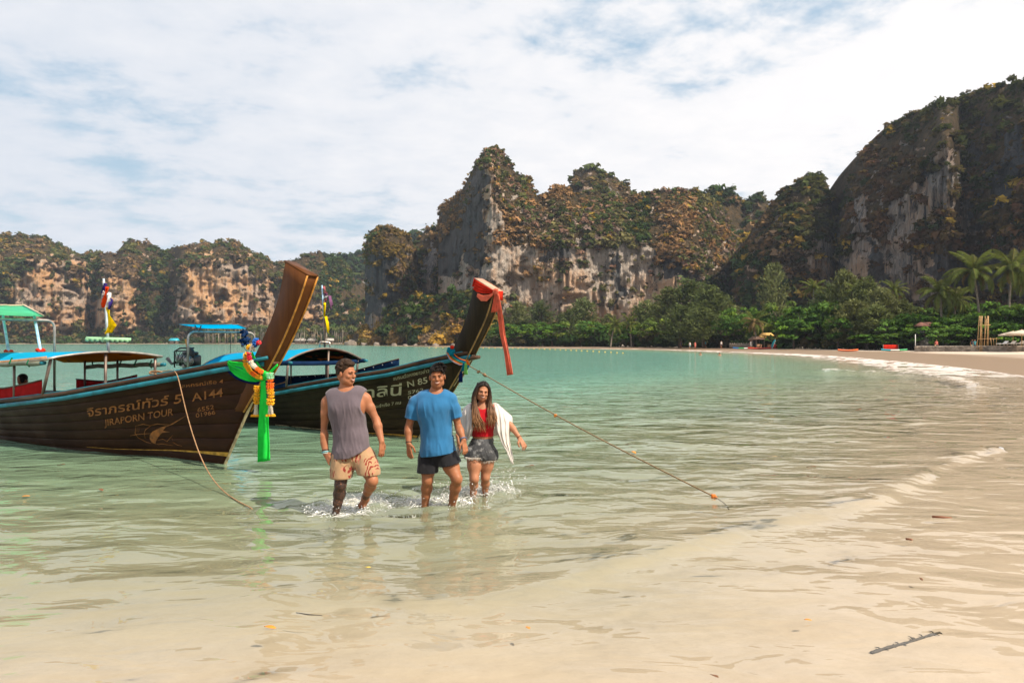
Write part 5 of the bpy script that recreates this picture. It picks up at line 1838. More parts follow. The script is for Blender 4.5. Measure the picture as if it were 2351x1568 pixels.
FL_ME = []
for mi in range(6):
    m = MB()
    for r_ in range(3):
        nn = 9 - r_ * 2
        for k in range(nn):
            an = 2 * math.pi * k / nn + r_ * .4
            el = [-.2, .5, 1.1][r_]
            m.ball((math.cos(an) * math.cos(el) * .62, math.sin(an) * math.cos(el) * .62, math.sin(el) * .5), (.40, .22, .16), 5, 4,
                   Matrix.Rotation(an, 3, 'Z') @ Matrix.Rotation(-el * .8, 3, 'Y'))
    FL_ME.append(mesh('flower', np.array(m.v), m.f, MARI[mi], True))


def garland(parent, path, rad, cols, sp=0.5):
    """flowers threaded along a path (boat-local); cols gives the blossom kind along the strand"""
    pts = [Vector(p) for p in path]
    L = [0]
    for a, b in zip(pts[:-1], pts[1:]):
        L.append(L[-1] + (b - a).length)
    n = max(2, int(L[-1] / (rad * sp * 2)))
    g_ = random.Random(int(L[-1] * 1000))
    MB().tube(pts, rad * .25, 5).build('thread', ROPEM, parent)
    for i in range(n):
        t_ = L[-1] * (i + .5) / n
        j = max(k for k in range(len(L)) if L[k] <= t_)
        j = min(j, len(pts) - 2)
        p = pts[j].lerp(pts[j + 1], (t_ - L[j]) / (L[j + 1] - L[j] + 1e-9))
        dr = (pts[j + 1] - pts[j]).normalized()
        k = cols[min(int(i / n * len(cols)), len(cols) - 1)]
        o_ = put('flower', FL_ME[k], parent, loc=p + Vector((g_.uniform(-.1, .1), g_.uniform(-.1, .1), g_.uniform(-.1, .1))) * rad)
        o_.rotation_euler = dr.to_track_quat('Z', 'Y').to_euler()
        o_.rotation_euler.rotate_axis('Z', g_.uniform(0, 6))
        sc = rad * g_.uniform(1.0, 1.25)
        o_.scale = (sc, sc, sc * .8)


def gpath(b, pts, y):
    return [b.at(*c4(*p), y) for p in pts]

g1 = boat_thing(b1, 'flower_garland', 'marigold garland looped round the base of the bare brown prow', 'garland', 'garlands on the near bow')
garland(g1, gpath(b1, [(955, 300), (925, 340), (930, 420), (985, 510), (1060, 560), (1120, 570)], -.22), 0.036, [0, 0, 0, 0, 1, 0, 0])
garland(g1, gpath(b1, [(975, 290), (965, 340), (1000, 420), (1050, 470), (1115, 515)], -.24), 0.034, [3, 3, 2, 2, 2, 1, 1, 1])
garland(g1, gpath(b1, [(1090, 180), (1050, 205), (1000, 230), (975, 250)], -.16), 0.034, [3, 4, 4, 2, 0, 0])
m_ = put('flower', FL_ME[4], g1, loc=b1.at(*c4(1045, 180), -.18), scale=(.065, .065, .065), rot=(0, -1.2, 0.6))
put('flower', FL_ME[0], g1, loc=b1.at(*c4(968, 240), -.18), scale=(.05, .05, .05), rot=(0, -1.0, 0.6))
put('flower', FL_ME[2], g1, loc=b1.at(*c4(1004, 245), -.19), scale=(.045, .045, .045), rot=(0, -1.0, 0.2))
g2 = boat_thing(b1, 'flower_garland', 'shorter yellow garland hanging left of the green sash tail', 'garland', 'garlands on the near bow')
garland(g2, gpath(b1, [(1062, 650), (1058, 740), (1050, 850)], -.23), 0.044, [0, 0, 0, 0], .42)
for dx in (-14, 0, 14):
    garland(g2, gpath(b1, [(1048 + dx * .4, 862), (1045 + dx, 975)], -.23), 0.017, [2, 2, 2, 2])
    put('flower', FL_ME[0], g2, loc=b1.at(*c4(1035 + dx * 1.7, 988), -.23), scale=(.034, .034, .034))
g3 = boat_thing(b1, 'flower_garland', 'longer orange and yellow garland hanging right of the green sash tail', 'garland', 'garlands on the near bow')
garland(g3, gpath(b1, [(1200, 510), (1203, 600), (1200, 700), (1207, 800), (1200, 860)], -.23), 0.050, [5, 5, 1, 1, 1, 0, 0, 0, 0, 0], .42)
for dx in (-18, 0, 18):
    garland(g3, gpath(b1, [(1202 + dx * .4, 868), (1205 + dx, 970)], -.23), 0.018, [2, 2, 2, 2])
    put('flower', FL_ME[0], g3, loc=b1.at(*c4(1205 + dx * 1.6, 985), -.23), scale=(.036, .036, .036))

# red cloth on the second prow
def c6(x, y): return (1004 + x * .16394, 624.4 + y * .16394)
rc = boat_thing(b2, 'bow_sash', 'red cloth round the top of the second prow with long coral tails', 'sash', 'cloths tied to the bows')
YB = -.125
top = [b2.at(*c6(x, y), YB) for x, y in [(535, 112), (600, 150), (680, 200), (760, 245), (820, 270)]]
bot = [b2.at(*c6(x, y), YB) for x, y in [(505, 235), (560, 280), (640, 300), (730, 300), (810, 285)]]
G = drape(top, bot, 14, .003, 1, 2)
for i in range(14):
    G[i, :, 1] -= 0.010 * math.sin(i * 1.6) + .006 * math.sin(i * 3.1)
rib(G, .006, 'red_wrap', REDC, rc)
# the wrap also covers cap, front and far side
cap = [b2.at(*c6(535, 108), -.12), b2.at(*c6(800, 262), -.12)]
f_, a_ = b2.fore[-1], b2.aft[-1]
capq = [(f_[0] + .02, -.115, f_[1] + .035), (a_[0] - .01, -.115, a_[1] + .035), (a_[0] - .01, .115, a_[1] + .035), (f_[0] + .02, .115, f_[1] + .035)]
CAPM = cloth_mat('sun_faded_cloth', (0.50, 0.34, 0.25), 0.1)
rib([[capq[1], capq[2]], [capq[0], capq[3]]], .01, 'top_cover', CAPM, rc, smooth=False)
for qa, qb, dn in ((capq[0], capq[3], (.0, -.16)), (capq[1], capq[2], (-.05, -.15)), (capq[2], capq[3], (-.03, -.16))):
    rib([[qa, qb], [(qa[0] + dn[0], qa[1], qa[2] + dn[1]), (qb[0] + dn[0], qb[1], qb[2] + dn[1])]], .008, 'red_wrap', REDC, rc)
top = [b2.at(*c6(x, y), YB - .03) for x, y in [(560, 300), (640, 330), (720, 320), (800, 285)]]
bot = [b2.at(*c6(x, y), YB - .03) for x, y in [(552, 345), (610, 410), (690, 412), (790, 310)]]
G = drape(top, bot, 8, .004, 2, 2)
rib(G, .006, 'coral_swag', CORAL, rc)
kn = np.array(b2.at(*c6(818, 282), YB - .04))
m = MB()
for k in range(7):
    m.ball((kn[0] + .03 * math.cos(k * 2.4), kn[1], kn[2] + .03 * math.sin(k * 2.4)), (.04, .03, .025), 7, 5, Matrix.Rotation(k * .8, 3, 'Y'))
m.build('knot', CORAL, rc, smooth=True)
yy = YB - .05
for L_, R__, sd in (([(800, 300), (780, 400), (748, 570)], [(835, 300), (836, 430), (830, 560)], 1),
                    ([(822, 300), (845, 620), (870, 850), (930, 1120), (975, 1450)], [(855, 310), (915, 620), (950, 900), (1010, 1180), (1055, 1435)], 2)):
    rows = []
    nr = 8
    li = np.linspace(0, len(L_) - 1, nr * (len(L_) - 1) + 1)
    for i, k in enumerate(li):
        a = np.array([np.interp(k, range(len(L_)), [p[j] for p in L_]) for j in (0, 1)])
        b_ = np.array([np.interp(k, range(len(R__)), [p[j] for p in R__]) for j in (0, 1)])
        row = []
        for j in range(17):
            w_ = a + (b_ - a) * j / 16
            q = np.array(b2.at(*c6(*w_), yy))
            q[1] += 0.014 * math.sin(j * 1.25 + sd) + .006 * math.sin(j * 2.7 + i * .15)
            row.append(q)
        rows.append(row)
    rib(rows, .005, 'coral_tail', CORAL, rc)

# striped scarf on the second bow
ss = boat_thing(b2, 'prow_scarf', 'striped scarf with tassels tied round the base of the second bow', 'scarf', 'cloths tied to the bows')
mats = [NAVYC, TEALC, ORANGEC, cloth_mat('scarf_brown', (0.20, 0.08, 0.03), .2), cloth_mat('scarf_green', (0.03, 0.22, 0.11), .2), NAVYC, cloth_mat('scarf_grey', (0.30, 0.26, 0.30), .2)]
t_ = [b2.at(*c6(x, y), -.13 - .02 * i) for i, (x, y) in enumerate([(215, 1110), (262, 1170), (330, 1215), (400, 1235), (432, 1245)])]
bt = [b2.at(*c6(x, y), -.20 - .006 * i) for i, (x, y) in enumerate([(118, 1120), (160, 1215), (230, 1270), (310, 1310), (380, 1290)])]
G = drape(t_, bt, 22, .004, 1, 1)
for i in range(7):
    rib(G[i * 3:i * 3 + 4], .008, 'scarf_stripe', [ORANGEC, mats[0], TEALC, mats[4], mats[3], ORANGEC, mats[6]][i], ss)
m = MB()
kq = np.array(b2.at(*c6(190, 1085), -.18))
for k in range(7):
    m.ball((kq[0] + .04 * math.cos(k * 2.4), kq[1], kq[2] - .03 + .03 * math.sin(k * 2.4)), (.065, .04, .035), 7, 5, Matrix.Rotation(k * .9, 3, 'Y'))
m.build('knot', TEALC, ss, smooth=True)
MB().ball((kq[0] + .06, kq[1] - .03, kq[2] + .04), (.045, .03, .035), 7, 5).build('red_knot', REDC, ss, smooth=True)
for (x0, y0, x1, y1, w_, mt) in ((375, 1265, 350, 1390, 22, TEALC), (330, 1390, 328, 1545, 26, NAVYC), (395, 1275, 398, 1435, 22, LIMEC), (415, 1235, 435, 1300, 14, ORANGEC), (430, 1300, 432, 1340, 6, TEALC)):
    tl = [b2.at(*c6(x0 + dx, y0), -.24) for dx in (-w_ * .5, 0, w_ * .5)]
    bl = [b2.at(*c6(x1 + dx, y1), -.24) for dx in (-w_, 0, w_)]
    rib(drape(tl, bl, 8, .012, 3, x0), .01, 'tassel', mt, ss)


def rope_obj(pts, r, name, label, cat, mat, group=None, knots=(), seed=0):
    o_ = empty(name, tuple(pts[-1]))
    tag(o_, label, cat, group)
    off = -np.array(pts[-1])
    P_ = [np.array(p) + off for p in pts]
    # smooth the path
    for _ in range(2):
        Q = [P_[0]]
        for a, b in zip(P_[:-1], P_[1:]):
            Q += [a * .75 + b * .25, a * .25 + b * .75]
        P_ = Q + [P_[-1]]
    MB().tube(P_, r, 7).build('rope_strand', mat, o_, smooth=True)
    for k, mt, sz in knots:
        p = P_[int(k * (len(P_) - 1))]
        m = MB()
        g_ = random.Random(int(k * 100) + seed)
        for j in range(6):
            m.ball(p + np.array([g_.uniform(-1, 1), g_.uniform(-.6, .42), g_.uniform(-1, .42)]) * sz * .7, (sz, sz * .7, sz * .6), 6, 5, Euler((g_.uniform(0, 3), g_.uniform(0, 3), 0)).to_matrix())
        m.build('knot', mt, o_)
    return o_


W1 = lambda p: (np.array([b1.B[0] + b1.d[0] * p[0] + b1.n[0] * p[1], b1.B[1] + b1.d[1] * p[0] + b1.n[1] * p[1], p[2]]))
a = W1(b1.on_hull(402, 853, .06))
end = on_water(583, 1168)
n_ = 14
mid = []
pix = [(402, 852), (409, 866), (418, 905), (430, 955), (444, 1003), (460, 1048), (482, 1092), (512, 1128), (548, 1152), (583, 1168)]
for i, (u, v) in enumerate(pix):
    k = i / (len(pix) - 1)
    Yd = a[1] * (1 - k) + end[1] * k
    Yd = a[1] + (end[1] - a[1]) * k ** 1.3
    mid.append(P(u, v, Yd))
mid.append(mid[-1] + np.array([.10, -.05, -.14]))
lead = [W1(b1.at(u, v, -.2)) for u, v in [(352, 862), (362, 853), (378, 852), (392, 850)]]
rope_obj(lead + mid, 0.0075, 'mooring_rope', 'slack tan rope hanging from the near boat rail into the water', 'rope', ROPEM, 'mooring ropes')
coil = [W1(b1.at(358 + 15 * math.cos(x), 858 - 4 * math.sin(x) - x * .3, -.15 - .03 * x)) for x in np.linspace(0, 11, 30)]
rope_obj(coil, 0.010, 'rope_coil', 'loose coil of tan rope on the rail of the near boat', 'rope', ROPEM)
W2 = lambda p: (np.array([b2.B[0] + b2.d[0] * p[0] + b2.n[0] * p[1], b2.B[1] + b2.d[1] * p[0] + b2.n[1] * p[1], p[2]]))
a = W2(b2.at(1076, 839, -.16))
e = on_water(1660, 1150)
pts = []
for k in np.linspace(0, 1, 16):
    q = a + (e - a) * k
    q[2] -= 0.05 * math.sin(math.pi * k)
    pts.append(q)
pts.append(e + np.array([.06, -.03, -.09]))
rope_obj(pts, 0.0085, 'mooring_rope', 'taut dark rope with knots running from the second bow into the shallows', 'rope', ROPED, 'mooring ropes',
         knots=((.085, ROPED, .028), (.105, ROPED, .03), (.43, pbr('orange_twine', (0.50, 0.16, 0.02), 0.8), .022), (.90, pbr('orange_rag', (0.55, 0.15, 0.02), 0.8), .03)))

# ================================================================ PEOPLE
class Vol:
    """signed-distance volume with smooth unions; surface() extracts one continuous mesh"""
    def __init__(s, lo, hi, h):
        s.lo, s.h = np.array(lo, float), h
        s.n = np.ceil((np.array(hi, float) - s.lo) / h).astype(int) + 1
        s.F = np.full(s.n, 9.0, dtype=np.float32)

    def win(s, a, b):
        i0 = np.clip(np.floor((np.array(a) - s.lo) / s.h).astype(int), 0, s.n - 1)
        i1 = np.clip(np.ceil((np.array(b) - s.lo) / s.h).astype(int) + 1, 1, s.n)
        sl = tuple(slice(p, q) for p, q in zip(i0, i1))
        ax = [s.lo[k] + s.h * np.arange(i0[k], i1[k]) for k in range(3)]
        return sl, np.stack(np.meshgrid(*ax, indexing='ij'), -1)

    def join(s, sl, d, k):
        f = s.F[sl]
        hh = np.maximum(k - np.abs(f - d), 0) / max(k, 1e-6)
        s.F[sl] = np.minimum(f, d) - hh * hh * k * 0.25

    def cone(s, a, b, ra, rb, k=0.02, flat=None):
        a, b = np.array(a, float), np.array(b, float)
        m = max(ra, rb) * 1.3 + k + 3 * s.h
        sl, p = s.win(np.minimum(a, b) - m, np.maximum(a, b) + m)
        if not p.size: return s
        ba = b - a
        t_ = np.clip(((p - a) @ ba) / (ba @ ba + 1e-12), 0, 1)
        q = p - a - t_[..., None] * ba
        if flat is not None:                      # flatten across a direction
            fd, fk = np.array(flat[0], float), flat[1]
            fd = fd / np.linalg.norm(fd)
            q = q + (q @ fd)[..., None] * fd * (1 / fk - 1)
        s.join(sl, np.linalg.norm(q, axis=-1) - (ra + (rb - ra) * t_), k)
        return s

    def chain(s, pts, rs, k=0.02, flat=None):
        for i in range(len(pts) - 1):
            s.cone(pts[i], pts[i + 1], rs[i], rs[i + 1], k, flat)
        return s

    def ell(s, c, r, M=None, k=0.02, sub=False):
        c, r = np.array(c, float), np.array(r, float)
        m = r.max() + k + 3 * s.h
        sl, p = s.win(c - m, c + m)
        if not p.size: return s
        q = p - c
        if M is not None:
            q = q @ M                             # M columns = axes
        k0 = np.linalg.norm(q / r, axis=-1)
        k1 = np.linalg.norm(q / (r * r), axis=-1)
        d = k0 * (k0 - 1) / np.maximum(k1, 1e-9)
        if sub:
            f = s.F[sl]
            hh = np.maximum(k - np.abs(f + d), 0) / max(k, 1e-6)
            s.F[sl] = np.maximum(f, -d) + hh * hh * k * 0.25
        else:
            s.join(sl, d, k)
        return s

    def pts(s):
        ax = [s.lo[k] + s.h * np.arange(s.n[k]) for k in range(3)]
        return np.stack(np.meshgrid(*ax, indexing='ij'), -1)

    def surface(s):
        F = s.F
        ins = F < 0
        c = [ins[a:ins.shape[0] - 1 + a, b:ins.shape[1] - 1 + b, d:ins.shape[2] - 1 + d] for a in (0, 1) for b in (0, 1) for d in (0, 1)]
        tot = sum(x.astype(np.int8) for x in c)
        act = np.argwhere((tot > 0) & (tot < 8))
        idx = np.full(tot.shape, -1, np.int64)
        idx[tuple(act.T)] = np.arange(len(act))
        offs = np.array([(a, b, d) for a in (0, 1) for b in (0, 1) for d in (0, 1)])
        val = np.stack([F[tuple((act + o_).T)] for o_ in offs], 1)
        acc, cnt = np.zeros((len(act), 3)), np.zeros(len(act))
        for i in range(8):
            for j in range(i + 1, 8):
                if np.abs(offs[i] - offs[j]).sum() != 1:
                    continue
                fa, fb = val[:, i], val[:, j]
                m = (fa < 0) != (fb < 0)
                t_ = np.where(m, fa / np.where(m, fa - fb, 1), 0)
                acc += m[:, None] * (offs[i] + t_[:, None] * (offs[j] - offs[i]))
                cnt += m
        V = s.lo + s.h * (act + acc / cnt[:, None])
        quads = []
        for ax in range(3):
            sl0 = [slice(1, -1)] * 3
            sl1 = [slice(1, -1)] * 3
            sl0[ax] = slice(0, -1)
            sl1[ax] = slice(1, None)
            A, B = ins[tuple(sl0)], ins[tuple(sl1)]
            for sg, mk in ((1, A & ~B), (-1, ~A & B)):
                e = np.argwhere(mk)
                if not len(e): continue
                base = e.copy()
                for k in range(3):
                    if k != ax: base[:, k] += 1
                b_, c_ = (ax + 1) % 3, (ax + 2) % 3
                q = []
                for db, dc in ((-1, -1), (0, -1), (0, 0), (-1, 0)):
                    cc = base.copy()
                    cc[:, b_] += db
                    cc[:, c_] += dc
                    q.append(idx[tuple(cc.T)])
                q = np.stack(q, 1)
                quads.append(q if sg > 0 else q[:, ::-1])
        return V, np.concatenate(quads)


def skin_mat(name, col, flush, tattoo=None):
    m, t = new_mat(name)
    p = t.pos()
    n = t.noise(p, 9.0, 4, 0.6)
    c = t.mix(t.mapr(n, 0.35, 0.7), col, flush)
    c = t.mix(t.mapr(t.noise(p, 55.0, 3, 0.6), 0.3, 0.8, 0.0, 0.25), c, tuple(x * 0.7 for x in col))
    if tattoo:
        ink = t.attr('ink', 2)
        tn = t.noise(p, 26.0, 6, 0.72, 1.6)
        tv = t.n('TexVoronoi', {'Vector': p, 'Scale': 60.0}, feature='DISTANCE_TO_EDGE').outputs[0]
        pat = t.mapr(t.math('ADD', tn, t.math('MULTIPLY', t.mapr(tv, 0.0, 0.12), -0.16)), 0.42, 0.60, 1.0, 0.12)
        c = t.mix(t.math('MULTIPLY', t.math('MULTIPLY', ink, pat), 0.92), c, (0.022, 0.020, 0.020))
    finish(t, t.n('BsdfPrincipled', {'Base Color': c, 'Roughness': 0.52, 'Specular IOR Level': 0.28, 'Subsurface Weight': 0.12,
                                     'Subsurface Radius': (0.012, 0.005, 0.003), 'Subsurface Scale': 0.6,
                                     'Normal': t.bump(t.noise(p, 90.0, 3, 0.6), 0.12, 0.004)}).outputs[0])
    return m


def fabric_mat(name, col, var=0.15, colfn=None, rough=0.9, sheen=0.2, trans=0.0):
    m, t = new_mat(name)
    p = t.pos()
    n = t.noise(p, 5.0, 5, 0.6)
    c = t.mix(t.mapr(n, 0.3, 0.7), tuple(x * (1 - var) for x in col), tuple(min(1, x * (1 + var)) for x in col))
    if colfn:
        c = colfn(t, p, c)
    nb = t.bump(t.noise(t.mapping(p, (1, 1, .45)), 24.0, 4, 0.6), 0.35, 0.008)
    sh = t.n('BsdfPrincipled', {'Base Color': c, 'Roughness': rough, 'Specular IOR Level': 0.15, 'Sheen Weight': sheen, 'Normal': nb}).outputs[0]
    if trans:
        sh = t.n('MixShader', {0: trans, 1: sh, 2: t.n('BsdfTranslucent', {0: c, 'Normal': nb}).outputs[0]}).outputs[0]
    finish(t, sh)
    return m


EYEW = pbr('eye_white', (0.34, 0.29, 0.25), 0.3)
IRIS = pbr('iris_dark', (0.03, 0.016, 0.01), 0.2)
TEETH = pbr('teeth', (0.75, 0.70, 0.62), 0.3)
MOUTH = pbr('mouth_inside', (0.06, 0.012, 0.01), 0.5)
LIP = pbr('lips', (0.36, 0.115, 0.085), 0.4)
HAIRD = pbr('dark_hair', (0.010, 0.007, 0.0055), 0.6, spec=0.15, bump=(140, 0.6, 0.006), var=0.5, vscale=60)
HAIRB = pbr('brown_curls', (0.030, 0.016, 0.009), 0.6, spec=0.15, bump=(140, 0.6, 0.006), var=0.6, vscale=60)


def nrmz(v):
    v = np.array(v, float)
    return v / np.linalg.norm(v)


class Figure:
    """one person: joints come from picture points at the person's own distance"""
    def __init__(s, Y, label, h=0.0072):
        s.Y, s.h = Y, h
        s.label = label

    def j(s, u, v, dy=0.0):
        return P(u, v, s.Y + dy)

    def head_axes(s, yaw, pitch=0.0, roll=0.0):
        """yaw > 0 turns the face to picture right; face looks along -Y at rest"""
        Rz = np.array(Matrix.Rotation(R_(yaw), 3, 'Z'))
        Rx = np.array(Matrix.Rotation(R_(pitch), 3, 'X'))
        Ry = np.array(Matrix.Rotation(R_(roll), 3, 'Y'))
        return Rz @ Rx @ Ry

    def hl(s, p):
        """head-local point -> world (x right of picture, -y towards the face, z up)"""
        return s.hc + s.HM @ (np.array(p) * s.hs)


def build_head(f, vol, female=False):
    """head, face and neck joined into the body volume; hc = centre of the skull"""
    H, hs = f.hl, f.hs
    M = f.HM
    E = lambda c, r, k=0.012, R=None, sub=False: vol.ell(H(c), np.array(r) * hs, M if R is None else M @ R, k, sub)
    E((0, 0.012, 0.030), (0.074, 0.094, 0.088))                      # cranium
    E((0, -0.024, -0.035), (0.062 if not female else 0.057, 0.062, 0.076), 0.03)   # face
    E((0, -0.052, -0.096), (0.032 if not female else 0.024, 0.028, 0.022), 0.03)   # chin
    for sx in (-1, 1):
        E((sx * 0.046, -0.022, -0.072), (0.022 if not female else 0.016, 0.040, 0.026), 0.03)   # jaw
        E((sx * 0.040, -0.066, -0.026), (0.022, 0.018, 0.018), 0.02)   # cheek
        E((sx * 0.028, -0.082, 0.018), (0.024, 0.012, 0.010), 0.014)   # brow ridge
        E((sx * 0.031, -0.094, -0.002), (0.017, 0.012, 0.009), 0.012, sub=True)  # eye socket
        vol.ell(H((sx * 0.077, 0.010, -0.012)), np.array((0.010, 0.019, 0.031)) * hs, M @ np.array(Matrix.Rotation(sx * 0.35, 3, 'Z')), 0.006)  # ear
        E((sx * 0.010, -0.094, -0.032), (0.009, 0.010, 0.007), 0.008)   # nostril wing
    vol.cone(H((0, -0.084, 0.010)), H((0, -0.104, -0.027)), 0.009 * hs, 0.0125 * hs, 0.012)    # nose
    E((0, -0.080, -0.060), (0.026, 0.014, 0.016), 0.014)            # muzzle
    E((0, -0.096, -0.059), (0.024 if not female else 0.022, 0.008, 0.007), 0.005, sub=True)   # open smile
    E((0, 0.055, -0.03), (0.052, 0.045, 0.06), 0.03)                 # nape


def face_parts(f, root, female=False, squint=0.6):
    M = Matrix(f.HM.tolist())
    hs = f.hs
    for sx in (-1, 1):
        e = MB()
        e.ball(f.hl((sx * 0.031, -0.0775, -0.001)), (0.0118 * hs, 0.010 * hs, 0.0056 * squint * hs), 10, 6, M)
        eo = e.build('eye', EYEW, root, smooth=True)
        e = MB()
        e.ball(f.hl((sx * 0.031, -0.0845, -0.001)), (0.0055 * hs, 0.004 * hs, 0.0058 * squint * hs), 8, 5, M)
        e.build('iris', IRIS, eo, smooth=True)
        # lids and lashes
        e = MB()
        n_ = 7
        up = [f.hl((sx * (0.031 + 0.0145 * math.cos(a)), -0.0845 + 0.004 * abs(math.cos(a)), -0.001 + 0.0070 * squint * math.sin(a) + 0.0005)) for a in np.linspace(math.pi, 0, n_)]
        e.tube(up, [0.0008 * hs, 0.0013 * hs, 0.0015 * hs, 0.0016 * hs, 0.0015 * hs, 0.0013 * hs, 0.0008 * hs], 5)
        e.build('eyelid', HAIRD, eo)
        e = MB()
        bw = 0.0027 if not female else 0.0018
        br = [f.hl((sx * x, y, z)) for x, y, z in ((0.012, -0.0985, 0.0165), (0.024, -0.0985, 0.0215), (0.037, -0.091, 0.0225), (0.050, -0.079, 0.0150))]
        e.tube(br, [bw * hs, bw * 1.2 * hs, bw * hs, bw * .4 * hs], 6)
        e.build('eyebrow', f.brow, root)
    mo = MB()
    mo.ball(f.hl((0, -0.0885, -0.0590)), (0.0245 * hs, 0.0050 * hs, 0.0075 * hs), 12, 6, M)
    mt = mo.build('mouth', MOUTH, root, smooth=True)
    te = MB()
    G = [[f.hl((x, -0.0955 + 12 * x * x, -0.0580 + dz * (1 - (x / .026) ** 2) + 13 * x * x)) for dz in (0.0045, -0.0055)] for x in np.linspace(-0.0225, 0.0225, 11)]
    V, F = slab_grid(np.array(G), 0.002)
    put('teeth', mesh('teeth', V, F, TEETH, True), mt)
    for z0, up_, r in ((-0.0528, 0.0030, 0.0024), (-0.0680, 0.0165, 0.0036)):
        li = [f.hl((x, -0.0970 + 13 * x * x, z0 + up_ * (abs(x) / 0.027) ** 2)) for x in np.linspace(-0.027, 0.027, 11)]
        MB().tube(li, [r * hs * q for q in (.3, .6, .9, 1, 1, .9, 1, 1, .9, .6, .3)], 6).build('lip', LIP, mt, smooth=True)


def hand(vol, wrist, tip, palm_n, thumb_side, size=1.0, curl=0.35, spread=0.10):
    """five separate fingers on a palm. wrist->tip gives the hand's direction, palm_n the palm's normal"""
    w_, d = np.array(wrist), nrmz(np.array(tip) - np.array(wrist))
    pn = np.array(palm_n, float)
    pn = nrmz(pn - d * (pn @ d))
    sd = np.cross(d, pn) * thumb_side             # towards the thumb
    L = 0.088 * size
    for o_ in (-0.026, -0.009, 0.009, 0.026):
        vol.cone(w_ + sd * o_ * .55 * size + d * 0.008, w_ + d * L * .95 + sd * o_ * size, 0.0135 * size, 0.0118 * size, 0.012)
    lens = (0.070, 0.079, 0.074, 0.058)
    for i, o_ in enumerate((0.027, 0.0095, -0.009, -0.027)):
        base = w_ + d * (L - 0.002) + sd * o_ * size
        dr = nrmz(d + sd * spread * (o_ / 0.027))
        c1 = curl * (0.9 + 0.12 * i)
        p1 = base + dr * lens[i] * .46 * size
        d2 = nrmz(dr * math.cos(c1) + pn * math.sin(c1))
        p2 = p1 + d2 * lens[i] * .32 * size
        d3 = nrmz(dr * math.cos(c1 * 1.9) + pn * math.sin(c1 * 1.9))
        p3 = p2 + d3 * lens[i] * .24 * size
        vol.chain([base - d * .01, p1, p2, p3], [0.0098 * size, 0.0090 * size, 0.0082 * size, 0.0070 * size], 0.003)
    b0 = w_ + d * 0.020 * size + sd * 0.024 * size
    b1_ = b0 + nrmz(d * .75 + sd * .75 + pn * .25) * 0.040 * size
    b2_ = b1_ + nrmz(d * .95 + sd * .20 + pn * .25) * 0.032 * size
    b3_ = b2_ + nrmz(d * .95 + sd * -.05 + pn * .3) * 0.024 * size
    vol.chain([b0, b1_, b2_, b3_], [0.0150 * size, 0.0115 * size, 0.0100 * size, 0.0080 * size], 0.008)


def arm(vol, sh, el, wr, ra, el_r, wr_r, muscle=1.0):
    sh, el, wr = map(np.array, (sh, el, wr))
    vol.ell(sh + (el - sh) * .08, (ra * 1.22 * muscle, ra * 1.15 * muscle, ra * 1.35 * muscle), None, 0.04)     # deltoid
    vol.chain([sh, sh + (el - sh) * .45, el], [ra * 1.0, ra * 1.02 * muscle, el_r], 0.03)
    vol.chain([el, el + (wr - el) * .28, wr], [el_r, el_r * 1.10 * muscle, wr_r], 0.025)


def leg(vol, hip, kn, an, toe, rh, rk, rc, ra_, foot=True):
    hip, kn, an = map(np.array, (hip, kn, an))
    vol.chain([hip, hip + (kn - hip) * .45, kn], [rh, rh * .88, rk * .96], 0.035)
    vol.ell(kn + np.array([0, -.010, 0]), (rk * .80, rk * .86, rk * 1.0), None, 0.03)
    back = np.array([0, 1.0, 0]) * rc * .30
    vol.chain([kn + (an - kn) * .04, kn + (an - kn) * .32 + back, kn + (an - kn) * .62 + back * .4, an], [rk * .88, rc, rc * .74, ra_], 0.025)
    if foot:
        toe = np.array(toe)
        hl_ = an - (toe - an) * .28 + np.array([0, 0, -.035])
        vol.chain([hl_, an + (toe - an) * .5 + np.array([0, 0, -.03]), toe], [ra_ * .85, ra_ * .95, ra_ * .62], 0.03)
        sd = nrmz(np.cross(toe - an, (0, 0, 1)))
        for i in range(5):
            o_ = (i - 2) * .017
            b = toe + sd * o_ - (toe - an) * .02
            vol.cone(b, b + nrmz(toe - an) * (.045 - .004 * abs(i - 1)), 0.012, 0.010, 0.008)


def cloth_from(vol_fn, lo, hi, h, cut=None, folds=None):
    v = Vol(lo, hi, h)
    vol_fn(v)
    p = v.pts()
    if folds is not None:
        near = np.abs(v.F) < 0.12
        dd = np.zeros_like(v.F)
        dd[near] = folds(p[near])
        v.F = v.F + dd
    pre = v.F.copy()
    if cut is not None:
        v.F = np.maximum(v.F, cut(p))
    CLOTHS.append((pre, v.F, v.lo, v.h))
    return v.surface()


CLOTHS = []


def finish_body(v, mat, root, ink=None):
    """draws the skin in a little wherever cloth covers it, so that it never shows through"""
    ax = [v.lo[k] + v.h * np.arange(v.n[k]) for k in range(3)]
    for pre, full, lo_, h_ in CLOTHS:
        idx = [np.clip(np.rint((ax[k] - lo_[k]) / h_).astype(int), 0, pre.shape[k] - 1) for k in range(3)]
        P0 = pre[np.ix_(*idx)]
        P1 = full[np.ix_(*idx)]
        need = np.clip(P0 + .009 - v.F, 0, .04)
        wgt = sstep(-.030, -.012, v.F) * sstep(.012, -.004, P1)
        v.F = v.F + (need * wgt).astype(np.float32)
    CLOTHS.clear()
    V, F = v.surface()
    put_on('body', V, F, mat, root, attrs={'ink': ink(V)} if ink else None)


def person_root(f, u, v):
    q = on_water(u, v)
    r = empty('person', (q[0], q[1], -0.25))
    tag(r, f.label, 'person', 'friends wading ashore')
    return r


def put_on(name, V, F, mats, root, smooth=True, **kw):
    V = np.asarray(V) - np.array(root.location)[None]
    return put(name, mesh(name, V, F, mats, smooth, **kw), root)


